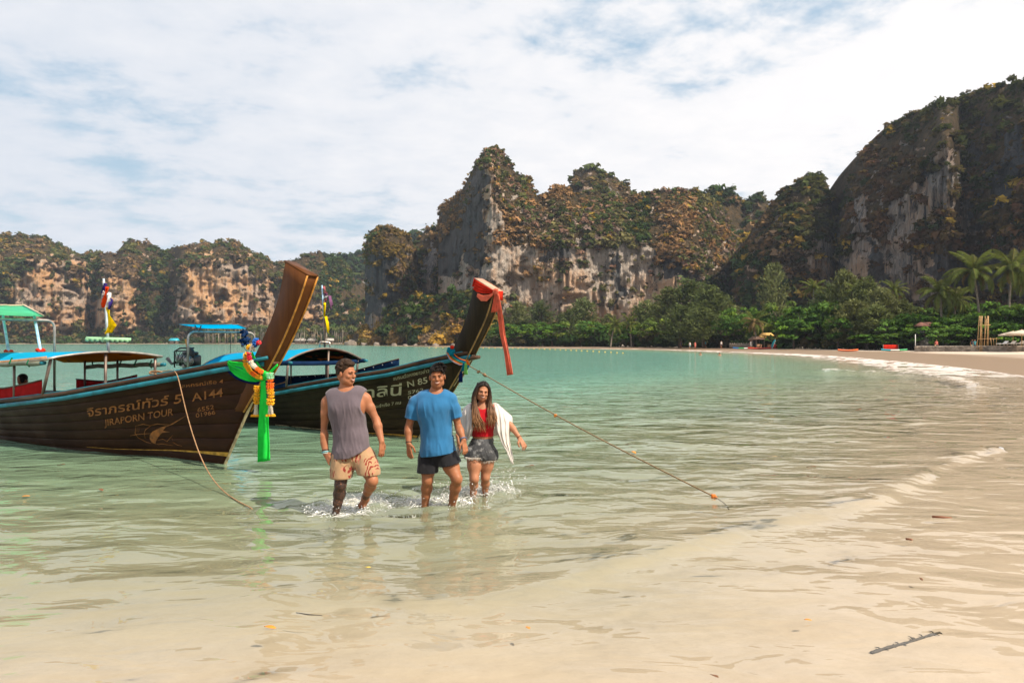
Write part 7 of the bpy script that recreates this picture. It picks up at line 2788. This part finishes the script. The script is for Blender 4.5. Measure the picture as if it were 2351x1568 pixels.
put_on('hair', V, F, HAIRD, rp_)

# ================================================================ THINGS ON THE BEACH
THATCH = pbr('thatch_yellow', (0.50, 0.30, 0.09), 0.9, bump=(6, .8, .05), var=.3, vscale=2)
ROOFBR = pbr('brown_roof', (0.20, 0.115, 0.075), 0.85, var=.35, vscale=2)
REDROOF = pbr('faded_red_roof', (0.30, 0.13, 0.09), 0.8, var=.3, vscale=2)
PLASTER = pbr('white_plaster', (0.42, 0.39, 0.35), 0.85, var=.15, vscale=2)
GREYW = pbr('grey_wall', (0.20, 0.19, 0.175), 0.9, var=.3, vscale=1.5)
PLANKM = pbr('weathered_plank', (0.23, 0.185, 0.145), 0.85, var=.35, vscale=4)
BAMB = pbr('bamboo', (0.42, 0.25, 0.095), 0.6, var=.3, vscale=5)
STONEW = pbr('rubble_wall', (0.24, 0.20, 0.16), 0.95, bump=(2.2, 1.0, .12), var=.4, vscale=1.5)
DARKIN = pbr('dark_interior', (0.03, 0.025, 0.02), 0.9)
CANV = cloth_mat('umbrella_canvas', (0.72, 0.62, 0.50), 0.35, .06)
LOUV = pbr('window_dark', (0.04, 0.05, 0.06), 0.3)


def spot(u, Y):
    x = (u - CX) / FPX * Y
    return x, Y, gz(x, Y)


def gable(m, w, d, z0, h, over=.35):
    V = [(-w / 2 - over, -d / 2 - over, z0), (w / 2 + over, -d / 2 - over, z0), (w / 2 + over, d / 2 + over, z0), (-w / 2 - over, d / 2 + over, z0), (-w / 2 - over * .5, 0, z0 + h), (w / 2 + over * .5, 0, z0 + h)]
    V += [(x, y, z - .12) for x, y, z in V]
    F = [[0, 1, 5, 4], [2, 3, 4, 5], [0, 4, 3], [1, 2, 5], [6, 10, 11, 7], [8, 11, 10, 9], [6, 9, 10], [7, 11, 8], [0, 6, 7, 1], [1, 7, 8, 2], [2, 8, 9, 3], [3, 9, 6, 0]]
    m.add(V, F)
    return m


# kiosk with stepped yellow roofs
x, y, z = spot(1750, 143)
k = empty('beach_kiosk', (x, y, z))
tag(k, 'open beach kiosk with stepped yellow thatched roofs under the trees', 'kiosk')
for px in (-1.6, 0, 1.6):
    for py in (-1.1, 1.1):
        MB().box((px, py, 1.2), (.12, .12, 2.4)).build('post', PLANKM, k)
gable(MB(), 3.8, 2.8, 2.0, .55).build('roof', ROOFBR, k)
gable(MB(), 1.6, 2.0, 2.75, .55, .3).build('roof', THATCH, k, loc=(.9, 0, 0))
gable(MB(), 1.2, 1.6, 2.35, .45, .3).build('roof', THATCH, k, loc=(.2, -.4, 0))
for px in (-1.1, 1.2):
    MB().box((px, -1.2, .45), (1.0, .5, .9), bev=.03).build('counter', pbr('counter_wood', (0.33, 0.16, 0.08), .6, var=.3) if px < 0 else bpy.data.materials['counter_wood'], k)
MB().box((0, .9, 1.0), (3.2, .08, 2.0)).build('wall', DARKIN, k)
x, y, z = spot(1733, 143.5)
m = MB()
gable(m, 1.4, 1.6, 1.9, .4)
k = empty('beach_shack', (x, y, z))
tag(k, 'low brown-roofed shack joined to the left of the yellow kiosk', 'shack')
m.build('roof', ROOFBR, k)
for px in (-.7, .7):
    MB().box((px, -.6, .95), (.1, .1, 1.9)).build('post', PLANKM, k)
MB().box((0, .5, .9), (1.4, .08, 1.8)).build('wall', PLANKM, k)

# grey plank fence
x0, y0, z0 = spot(1675, 151)
x1, y1, z1 = spot(1724, 144)
fe = empty('plank_fence', (x0, y0, z0))
tag(fe, 'grey weathered plank fence at the top of the sand left of the kiosk', 'fence')
n = 26
pm = MB().box((0, 0, .55), (.20, .04, 1.1))
pme = mesh('plank', np.array(pm.v), pm.f, PLANKM)
for i in range(n):
    t_ = i / (n - 1)
    put('plank', pme, fe, ((x1 - x0) * t_, (y1 - y0) * t_, (z1 - z0) * t_), (0, 0, math.atan2(y1 - y0, x1 - x0)), (1, 1, 1 + .12 * math.sin(i * 2.3)))
MB().tube([(0, -.05, .8), (x1 - x0, y1 - y0 - .05, z1 - z0 + .8)], .04, 5).build('rail', PLANKM, fe)


def kayak(u, Y, cols, L, yaw, label, up=False, tilt=0.0):
    x, y, z = spot(u, Y)
    r_ = empty('kayak', (x, y, z + .02), yaw)
    tag(r_, label, 'kayak', 'kayaks drawn up on the sand')
    n_ = 13
    sec = []
    for i in range(n_):
        t_ = -1 + 2 * i / (n_ - 1)
        w_ = .36 * (1 - abs(t_) ** 2.2) + .01
        zc = .10 * t_ * t_
        sec.append([(t_ * L / 2, -w_, .20 + zc), (t_ * L / 2, -w_ * .7, .06 + zc), (t_ * L / 2, 0, zc), (t_ * L / 2, w_ * .7, .06 + zc), (t_ * L / 2, w_, .20 + zc), (t_ * L / 2, w_ * .5, .27 + zc * 1.2), (t_ * L / 2, -w_ * .5, .27 + zc * 1.2)])
    nc = len(cols)
    for j, mt in enumerate(cols):
        a, b = j * (n_ - 1) // nc, (j + 1) * (n_ - 1) // nc
        m = MB()
        m.grid(sec[a:b + 1], close=True)
        m.build('hull' if j == 0 else 'deck_section', mt, r_, smooth=True)
    m = MB()
    for sx in (-.22, .12):
        m.ball((sx * L, 0, .26), (.38, .20, .05), 10, 4)
        m.build('cockpit', BLACKP, r_)
        m = MB()
    if up:
        r_.rotation_euler = (0, R_(-75), yaw)
    return r_


KR = pbr('kayak_red', (0.55, 0.03, 0.015), .35)
KO = pbr('kayak_orange', (0.65, 0.12, 0.02), .35)
KB = pbr('kayak_blue', (0.02, 0.16, 0.45), .35)
KT = pbr('kayak_teal', (0.02, 0.33, 0.42), .35)
KG = pbr('kayak_green', (0.02, 0.33, 0.10), .35)
KW = pbr('kayak_white', (0.70, 0.68, 0.64), .4)
KY = pbr('kayak_yellow', (0.65, 0.40, 0.03), .35)
kayak(1707, 138, [KB, KG, KW, KY], 4.4, .05, 'blue green white and yellow kayak lying below the grey fence')
kayak(1744, 134, [KR], 4.6, -.05, 'dark red kayak lying in front of the kiosk')
kayak(1947, 104, [KO], 3.6, .22, 'orange-red kayak alone on the open sand')
kayak(2053, 102, [KT, KW, KG], 3.8, -.05, 'turquoise white and green kayak below the red banner')
sb = empty('surfboard', (*spot(1771, 141)[:2], spot(1771, 141)[2]))
tag(sb, 'teal and white surfboards edge leaning against the kiosk', 'surfboard')
m = MB()
m.ball((0, 0, 1.0), (.28, .05, 1.05), 12, 10)
m.build('board', KT, sb, smooth=True, rot=(0.15, .35, 0))
m = MB()
m.ball((0.14, -.03, 1.0), (.10, .05, .9), 10, 8)
m.build('stripe', KW, sb, smooth=True, rot=(0.15, .35, 0))
x, y, z = spot(1785, 141)
k = empty('rental_stall', (x, y, z))
tag(k, 'red cloth rental stall right of the leaning surfboard', 'stall')
MB().box((0, 0, .45), (1.5, .7, .9), bev=.04).build('counter', REDC, k)
for px in (-.7, .7):
    MB().box((px, .3, 1.0), (.06, .06, 2.0)).build('post', PLANKM, k)
m = MB()
for i in range(4):
    m.ball((-.55 + .36 * i, 0, 1.05), (.12, .12, .16), 7, 5)
m.build('life_jackets', KW, k)
k['note'] = 0
del k['note']

# small house with two roofs
x, y, z = spot(2138, 107)
k = empty('beach_house', (x, y, z))
tag(k, 'small white house with red-brown eaves half hidden by trees', 'house')
MB().box((.2, .8, 1.95), (2.4, 2.4, 3.9)).build('wall', PLASTER, k)
MB().box((-1.1, -.2, 1.0), (1.8, 2.0, 2.0)).build('wall', GREYW, k)
rf = MB()
gable(rf, 2.7, 2.8, 3.85, .55, .3)
rf.build('roof', REDROOF, k, loc=(.1, .6, 0))
MB().box((.1, -.4, 2.45), (3.0, 1.6, .12), Matrix.Rotation(R_(-8), 3, 'X')).build('porch_roof', ROOFBR, k)
for px in (-.25, .65):
    w_ = MB().box((px, -.42, 3.25), (.5, .05, .7)).build('window', PLASTER, k)
    MB().box((px, -.452, 3.25), (.4, .02, .6)).build('pane', LOUV, w_)
MB().box((.6, -.43, 1.0), (.8, .05, 2.0)).build('door', DARKIN, k)
for px in (-1.3, .3, 1.5):
    MB().box((px, -1.1, 1.15), (.09, .09, 2.3)).build('post', PLANKM, k)
x, y, z = spot(2101.5, 100)
o = MB().tube([(0, 0, 0), (0, 0, 2.5)], [.06, .05], 8).build('white_pole', pbr('pole_white', (.7, .68, .64), .5), None, loc=(x, y, z))
tag(o, 'thin white pole standing at the left corner of the beach house', 'pole')
# red banner on a frame
x, y, z = spot(2045, 106)
k = empty('red_banner', (x, y, z))
tag(k, 'long red banner on low posts under the trees', 'banner')
rib([[(-1.15 + 2.3 * i / 8, .03 * math.sin(i), .95 - j * .24) for i in range(9)] for j in range(4)], .01, 'banner_cloth', REDC, k)
for px in (-1.18, 1.18):
    MB().box((px, 0, .5), (.06, .06, 1.0)).build('post', PLANKM, k)
# rubble retaining wall
xa, ya, za = spot(2104, 98.5)
xb, yb, zb = spot(2480, 88)
k = empty('retaining_wall', (xa, ya, za))
tag(k, 'low rubble retaining wall at the top of the sand on the right', 'wall')
n = 46
g_ = random.Random(8)
sm = []
for v_ in range(5):
    m = MB().box((0, 0, 0), (.56, .40, .32), bev=.07)
    V = np.array(m.v)
    V = V * (1 + .10 * fbm(V * 4 + v_ * 5, 2, v_)[:, None])
    sm.append(mesh('stone', V, m.f, STONEW))
for i in range(n):
    for r_ in range(3):
        t_ = (i + .5 * (r_ % 2)) / n
        put('stone', sm[(i * 3 + r_) % 5], k, ((xb - xa) * t_, (yb - ya) * t_ + g_.uniform(-.05, .05), .10 + r_ * .27 + (zb - za) * t_), (g_.uniform(-.08, .08), g_.uniform(-.08, .08), math.atan2(yb - ya, xb - xa) + g_.uniform(-.1, .1)), (g_.uniform(.95, 1.15), 1, g_.uniform(.9, 1.05)))
m = MB()
m.box(((xb - xa) / 2, (yb - ya) / 2 + .35, .38 + (zb - za) / 2), (math.hypot(xb - xa, yb - ya), .6, .76), Matrix.Rotation(math.atan2(yb - ya, xb - xa), 3, 'Z'))
m.build('backing', STONEW, k)
# bamboo poles
x, y, z = spot(2260, 94)
k = empty('bamboo_frame', (x, y, z))
tag(k, 'tall frame of bare bamboo poles behind the retaining wall', 'bamboo frame')
for dx, dx2, h in ((-.85, -.72, 4.9), (-.70, -.55, 4.9), (-.52, -.42, 4.9), (-.60, -.30, 4.9), (-.15, .25, 4.6), (.15, .22, 4.9), (.28, .40, 4.9), (.40, .52, 4.9), (.62, .50, 4.9), (.95, .95, 1.9), (1.25, 1.25, 1.8), (1.6, 1.6, 1.9)):
    MB().tube([(dx, g_.uniform(-.3, .3), 0), (dx2, g_.uniform(-.2, .2), h)], [.045, .035], 6).build('bamboo_pole', BAMB, k)
for za_, xa_, xb_ in ((3.65, -1.0, .7), (1.75, -1.0, 2.0)):
    MB().tube([(xa_, -.2, za_), (xb_, -.2, za_ + .03)], .04, 6).build('cross_pole', BAMB, k)


def umbrella(u, Y, hw, zt, label):
    x, y, z = spot(u, Y)
    r_ = empty('beach_umbrella', (x, y, z + .75))
    tag(r_, label, 'umbrella', 'beach umbrellas')
    MB().tube([(0, 0, 0), (0, 0, zt)], .035, 7).build('pole', BAMB, r_)
    rings = []
    for rr, zz_ in ((.02, zt), (.35, zt - .16), (.7, zt - .32), (1.0, zt - .48), (1.0, zt - .58)):
        rings.append([(hw * rr * math.cos(a) * (1 - .03 * (k % 2)), hw * rr * math.sin(a) * (1 - .03 * (k % 2)), zz_ - (.03 * (k % 2) if rr > .3 else 0)) for k, a in enumerate(np.linspace(0, 2 * math.pi, 17)[:-1])])
    cn = MB().grid(rings, close=True).build('canopy', CANV, r_)
    MB().ball((0, 0, zt + .04), .06, 7, 5).build('finial', BAMB, r_)
    for a in np.linspace(0, 2 * math.pi, 9)[:-1]:
        MB().tube([(0, 0, zt - .25), (hw * .95 * math.cos(a), hw * .95 * math.sin(a), zt - .5)], .012, 4).build('rib', BAMB, cn)
umbrella(2306, 97, 1.1, 1.85, 'cream beach umbrella behind the two larger ones')
umbrella(2326, 92, 1.7, 2.0, 'wide cream beach umbrella in the middle of the three')
umbrella(2346, 90, 1.8, 2.15, 'tallest cream beach umbrella at the right edge')
for i, u in enumerate((2300, 2318, 2338)):
    x, y, z = spot(u, 90.5)
    k = empty('sun_lounger', (x, y, z + .8), .1)
    tag(k, ['pale sun lounger under the hindmost umbrella', 'pale sun lounger under the middle umbrella', 'pale sun lounger under the tallest umbrella'][i], 'lounger', 'sun loungers on the wall')
    MB().box((0, 0, .32), (1.2, .6, .08), bev=.02).build('seat', KW, k)
    MB().box((.55, 0, .5), (.5, .6, .07), Matrix.Rotation(R_(-40), 3, 'Y'), bev=.02).build('backrest', KW, k)
    for px in (-.5, .5):
        for py in (-.25, .25):
            MB().box((px, py, .14), (.06, .06, .28)).build('leg', PLANKM, k)
# wooden piles and odds and ends on the beach
for i, (u, lab) in enumerate(((2147, 'stout tan pile in front of the beach house'), (2230, 'stout tan pile left of the bamboo frame'))):
    x, y, z = spot(u, 95 if i else 98)
    m = MB()
    m.tube([(0, 0, -.1), (0, 0, .85), (0, 0, .95)], [.13, .12, .10], 9)
    for kk in range(3):
        m.tube([(.13 * math.cos(a), .13 * math.sin(a), .3 + kk * .2) for a in np.linspace(0, 6.283, 12)], .012, 4)
    o = m.build('wooden_pile', BAMB, None, loc=(x, y, z))
    tag(o, lab, 'post', 'wooden piles on the sand')


def small_person(u, Y, skin, top_c, bot_c, label, h=1.68, yaw=0.0, z_off=0.0, swim=False):
    x, y, z = spot(u, Y)
    if swim: z = 0
    r_ = empty('person', (x, y, z + z_off), yaw)
    tag(r_, label, 'person', 'distant people on the beach')
    s_ = h / 1.72
    v = Vol((-.45, -.35, -.06 if not swim else .9), (.45, .35, 1.85), .022)
    v.ell((0, -.01, 1.60), (.078, .098, .115), None, .02)
    v.ell((0, -.10, 1.58), (.014, .018, .02), None, .01)
    v.chain([(0, .01, 1.53), (0, .02, 1.42)], [.055, .06], .03)
    v.cone((-.15, .02, 1.38), (.15, .02, 1.38), .065, .065, .05)
    v.chain([(0, .02, 1.30), (0, .02, 1.10), (0, .02, .92)], [.15, .125, .15], .05, ((0, 1, 0), .7))
    for sg in (-1, 1):
        v.chain([(sg * .19, .02, 1.37), (sg * .24, .03, 1.10), (sg * .22, -.05, .86)], [.05, .04, .03], .02)
        v.ell((sg * .22, -.06, .80), (.03, .025, .06), None, .02)
        v.chain([(sg * .09, .02, .9), (sg * .10, -.02 + .05 * sg, .48), (sg * .10, .03 + .08 * sg, .06)], [.085, .058, .04], .03)
        v.cone((sg * .10, .05 + .08 * sg, .03), (sg * .11, -.10 + .08 * sg, .02), .04, .03, .02)
    V, F = v.surface()
    if swim: V = V - np.array([0, 0, 1.32])
    put('body', mesh('body', V * s_, F, skin, True), r_)
    if not swim:
        t_ = Vol((-.35, -.3, .5), (.35, .3, 1.5), .025)
        t_.chain([(0, .02, 1.33), (0, .02, 1.12), (0, .02, .98)], [.165, .145, .165], .05, ((0, 1, 0), .75))
        t_.cone((-.16, .02, 1.36), (.16, .02, 1.36), .075, .075, .04)
        V, F = t_.surface()
        put('shirt', mesh('shirt', V * s_, F, top_c, True), r_)
        t_ = Vol((-.35, -.3, .3), (.35, .3, 1.1), .025)
        t_.chain([(0, .02, .95), (0, .02, .85)], [.16, .165], .04, ((0, 1, 0), .8))
        for sg in (-1, 1):
            t_.chain([(sg * .09, .02, .9), (sg * .10, 0, .58)], [.10, .085], .03)
        V, F = t_.surface()
        put('shorts', mesh('shorts', V * s_, F, bot_c, True), r_)
    hv = Vol((-.12, -.12, 1.5), (.12, .14, 1.76), .016)
    hv.ell((0, .02, 1.635), (.086, .098, .105))
    V, F = hv.surface()
    if swim: V = V - np.array([0, 0, 1.32])
    put('hair', mesh('hair', V * s_, F, HAIRD, True), r_)


CM = lambda n_, c_: fabric_mat(n_, c_, .1)
cw, cp, cb_, ct = CM('tee_white', (.65, .63, .58)), CM('tee_pink', (.60, .16, .13)), CM('tee_dark', (.03, .035, .05)), CM('tee_teal', (.05, .25, .28))
for a in ((1564, 158, SK2, cb_, cb_, 'distant dark-clothed person under the big feathery trees'), (1584, 152, SK3, cw, ct, 'distant person in white and teal walking on the sand'),
          (1596, 151, SK2, cp, cp, 'distant person in coral beachwear walking beside the one in white'), (1656, 150, SK3, cw, cb_, 'distant person in a white top left of the grey fence'),
          (1620, 156, SK2, ct, cb_, 'distant person in teal under the trees'), (1724, 142, SK3, cw, cw, 'distant person in white at the end of the grey fence'),
          (2150, 99, SK2, cp, cb_, 'person in coral top in front of the beach house'), (2232, 96, SK2, cb_, ct, 'person in dark top by the pile beside the bamboo frame'), (2238, 95, SK2, ct, cb_, 'person in teal top right against the bamboo frame')):
    small_person(*a)
small_person(1608, 92, SK3, None, None, 'swimmer farther left in the green water', swim=True)
small_person(1652, 88, SK3, None, None, 'swimmer farther right in the green water', swim=True)

# huts on the far shore
for i, (u, w_, lab) in enumerate([(632, 5.5, 'far hut with pale roof, leftmost behind the near prow'), (655, 5.0, 'far hut with pale roof just right of the near prow'), (690, 6.5, 'wide far hut with pale roof below the palms'),
                                  (716, 4.5, 'small far hut next to the wide one'), (757, 5.0, 'far hut with pale roof behind the flagpole'), (838, 6.0, 'far hut with tan roof at the headland'), (400, 5.0, 'far hut with teal roof at the foot of the cliffs')]):
    x, y, z = spot(u, 487)
    k = empty('far_hut', (x, y, z))
    tag(k, lab, 'hut', 'huts on the far shore')
    MB().box((0, 0, 1.1), (w_, 3.5, 2.2)).build('wall', PLANKM, k)
    gable(MB(), w_, 3.5, 2.2, 1.7, .6).build('roof', [PLASTER, KT][i == 6], k)
    MB().box((w_ * .2, -1.78, 1.0), (1.0, .06, 1.8)).build('door', DARKIN, k)

# swim line of yellow floats
m = MB()
m.ball((0, 0, 0), (.17, .17, .12), 8, 5)
fm = mesh('float', np.array(m.v), m.f, KY, True)
pts = [(985, 799), (1090, 799.5), (1180, 800), (1260, 802.5), (1340, 806), (1430, 811)]
for i in range(34):
    t_ = i / 33 * 5
    u = np.interp(t_, range(6), [p[0] for p in pts])
    v_ = np.interp(t_, range(6), [p[1] for p in pts])
    q = on_water(u, v_)
    s_ = min(1.0, q[1] / 130)
    o = put('float_buoy', fm, None, (q[0], q[1], .03), None, (s_, s_, s_))
    tag(o, 'small yellow float of the swim line across the bay', 'buoy', 'swim line floats')

# ---- litter in the shallows
def bed(u, v):
    """point on the sand under picture point (u, v)"""
    q = on_water(u, v)
    for _ in range(8):
        z = gz(q[0], q[1])
        Y = (CAM_H - z) * FPX / (v - CY)
        q = np.array([(u - CX) / FPX * Y, Y, z])
    return q
a, b = bed(2000, 1500), bed(2158, 1453)
k = empty('driftwood_branch', tuple(a))
tag(k, 'dark barnacled branch lying in the shallows at lower right', 'branch')
DW = pbr('wet_wood', (0.05, 0.043, 0.04), .6, bump=(60, .9, .006), var=.5, vscale=40)
d_ = b - a
m = MB()
m.tube([d_ * t_ + np.array([0, 0, .004 + .003 * math.sin(t_ * 9)]) for t_ in np.linspace(0, 1, 14)], [.010 * (1.1 - .4 * t_) * (1 + .25 * math.sin(t_ * 31)) for t_ in np.linspace(0, 1, 14)], 7)
m.build('stem', DW, k)
g_ = random.Random(2)
for i in range(26):
    t_ = .12 + .88 * i / 25
    p = d_ * t_
    e = Vector(p) + Vector((g_.uniform(-.035, .035), g_.uniform(-.05, .05), g_.uniform(-.006, .010)))
    MB().tube([p, (Vector(p) + e) / 2 + Vector((0, 0, .006)), e], [.0045, .004, .0015], 5).build('twig', DW, k)
for (u0, v0, u1, v1, lab, mt, r_) in ((680, 1408, 740, 1414, 'thin curved dark twig in the shallows below the grey-shirted man', DW, .004), (2140, 1187, 2185, 1189, 'short reddish stick in the shallows at right', pbr('red_stick', (.20, .07, .03), .6), .012),
                                (2080, 1238, 2096, 1240, 'small reddish scrap of wood at right', bpy.data.materials.get('red_stick') or DW, .010)):
    a, b = on_water(u0, v0), on_water(u1, v1)
    mid_ = (a + b) / 2 + np.array([0, -.02, .004])
    if mt is DW and 'red' in lab: mt = bpy.data.materials['red_stick']
    m = MB()
    m.tube([a - a, mid_ - a, b - a], [r_, r_, r_ * .4], 6)
    o = m.build('twig', mt, None, loc=tuple(a + np.array([0, 0, .006])))
    tag(o, lab, 'twig')
LF = [pbr('leaf_orange', (.60, .22, .02), .6), pbr('leaf_brown', (.16, .07, .03), .6), pbr('leaf_yellow', (.55, .40, .05), .6)]
lv = MB()
n_ = 7
top_, bot_ = [], []
for i in range(n_):
    t_ = i / (n_ - 1)
    w_ = .42 * math.sin(math.pi * min(1, t_ * .95 + .03)) ** .8
    top_.append((t_ - .5, w_ * .5, .05 * math.sin(t_ * 3)))
    bot_.append((t_ - .5, -w_ * .5, .07 * math.sin(t_ * 3 + 1)))
G = np.array([[p, ((p[0] + q[0]) / 2, (p[1] + q[1]) / 2, p[2] - .03), q] for p, q in zip(top_, bot_)])
V_, F_ = slab_grid(G, .02)
for i, (u, v, c_, sz, lab) in enumerate([(620, 1447, 0, .075, 'bright orange leaf floating at lower centre left'), (1212, 1448, 0, .06, 'small orange leaf floating left of centre bottom'), (140, 1070, 1, .07, 'dark brown leaf adrift at far left'),
                                         (232, 1128, 1, .07, 'brown leaf adrift below the near boat'), (60, 1143, 0, .07, 'rusty leaf adrift at the left edge'), (1215, 1073, 1, .10, 'dark floating weed right of the woman'),
                                         (1455, 1041, 0, .09, 'orange leaf adrift right of the taut rope'), (845, 1308, 2, .05, 'yellow leaf below the grey-shirted man'), (1862, 1075, 1, .09, 'dark leaf adrift near the end of the taut rope'),
                                         (2115, 1335, 1, .05, 'dark green leaf in the shallows at right'), (1855, 1430, 0, .05, 'orange scrap of leaf at lower right'), (1640, 1560, 1, .06, 'dark scrap of leaf at the bottom edge')]):
    q = on_water(u, v)
    o = put('floating_leaf', mesh('floating_leaf', V_ * sz * (1.0 if v > 1200 else 1.4), F_, LF[c_], True), None, (q[0], q[1], .022), (.1, .1, i * 1.9))
    tag(o, lab, 'leaf', 'leaves adrift in the shallows')

# ---- splashes round the legs
SPRAY, t = new_mat('water_spray')
a_ = t.n('BsdfDiffuse', {0: (.86, .86, .84, 1)}).outputs[0]
b_ = t.n('BsdfGlossy', {0: (1, 1, 1, 1), 'Roughness': .1}).outputs[0]
tp = t.n('BsdfTransparent', {0: (.95, .96, .93, 1)}).outputs[0]
s1 = t.n('MixShader', {0: .35, 1: a_, 2: b_}).outputs[0]
finish(t, t.n('MixShader', {0: .40, 1: s1, 2: tp}).outputs[0])


def splash(name_l, spots, seed):
    g = np.random.default_rng(seed)
    m = MB()
    for (u, v, n_, hgt, rad_, drift) in spots:
        q = on_water(u, v)
        for k in range(n_):
            an = g.random() * 6.283
            r = rad_ * math.sqrt(g.random())
            hh = hgt * g.random() ** 3
            s_ = .0016 + .0048 * g.random() ** 3
            p = q + np.array([math.cos(an) * r + drift * hh, math.sin(an) * r * .7, hh])
            st = 1 + 1.5 * g.random()
            m.ball(p, (s_ * st, s_, s_ * (1 + g.random())), 4, 3, Euler((0, g.uniform(-1, 1), 0)).to_matrix())
        # thrown sheets and lips of water
        for k in range(int(n_ / 9)):
            an = g.random() * 6.283
            r = rad_ * (.25 + .75 * g.random())
            p = q + np.array([math.cos(an) * r, math.sin(an) * r * .7, 0])
            L = .05 + .12 * g.random()
            h1 = hgt * (.06 + .40 * g.random() ** 2.5)
            pts = [p + np.array([L * (t_ - .5), .02 * math.sin(t_ * 5 + an), h1 * math.sin(math.pi * t_) * (.6 + .4 * math.sin(t_ * 9 + k)) + .006]) for t_ in np.linspace(0, 1, 8)]
            m.tube(pts, [.001, .003, .0045, .005, .0045, .004, .003, .001], 5)
    V = np.array(m.v)
    V = V + fbm(V * 40, 2, seed)[:, None] * .004
    o = put('splash', mesh('splash', V, m.f, SPRAY, True))
    tag(o, name_l, 'splash', kind='stuff')
splash('splash of water round the grey-shirted man', [(775, 1176, 420, .11, .34, -.3), (760, 1172, 200, .10, .30, -.8), (835, 1154, 380, .14, .34, .3), (800, 1168, 260, .07, .5, 0), (880, 1150, 160, .08, .35, .2)], 1)
splash('splash of water round the blue-shirted man', [(977, 1160, 300, .12, .28, -.2), (1010, 1152, 420, .22, .30, .2), (1040, 1158, 380, .22, .26, .4), (945, 1152, 220, .12, .35, -.3), (1060, 1165, 180, .10, .3, .2)], 2)
splash('high splash of water round the woman', [(1088, 1132, 420, .26, .22, .1), (1113, 1126, 520, .30, .32, .6), (1140, 1130, 300, .22, .32, .7), (1075, 1140, 220, .16, .3, -.3)], 3)

# ---- the air of the bay
hz = MB().box((0, 415, 52.5), (2000, 1070, 119)).build('haze', None, None)
hm, t = new_mat('haze')
vol = t.n('VolumePrincipled', {'Color': (0.72, 0.83, 1.0, 1), 'Density': 0.00014, 'Anisotropy': 0.2})
t.t.links.new(vol.outputs[0], t.n('OutputMaterial').inputs['Volume'])
hz.data.materials.clear()
hz.data.materials.append(hm)
tag(hz, 'thin sea haze over the bay', 'haze', kind='stuff')
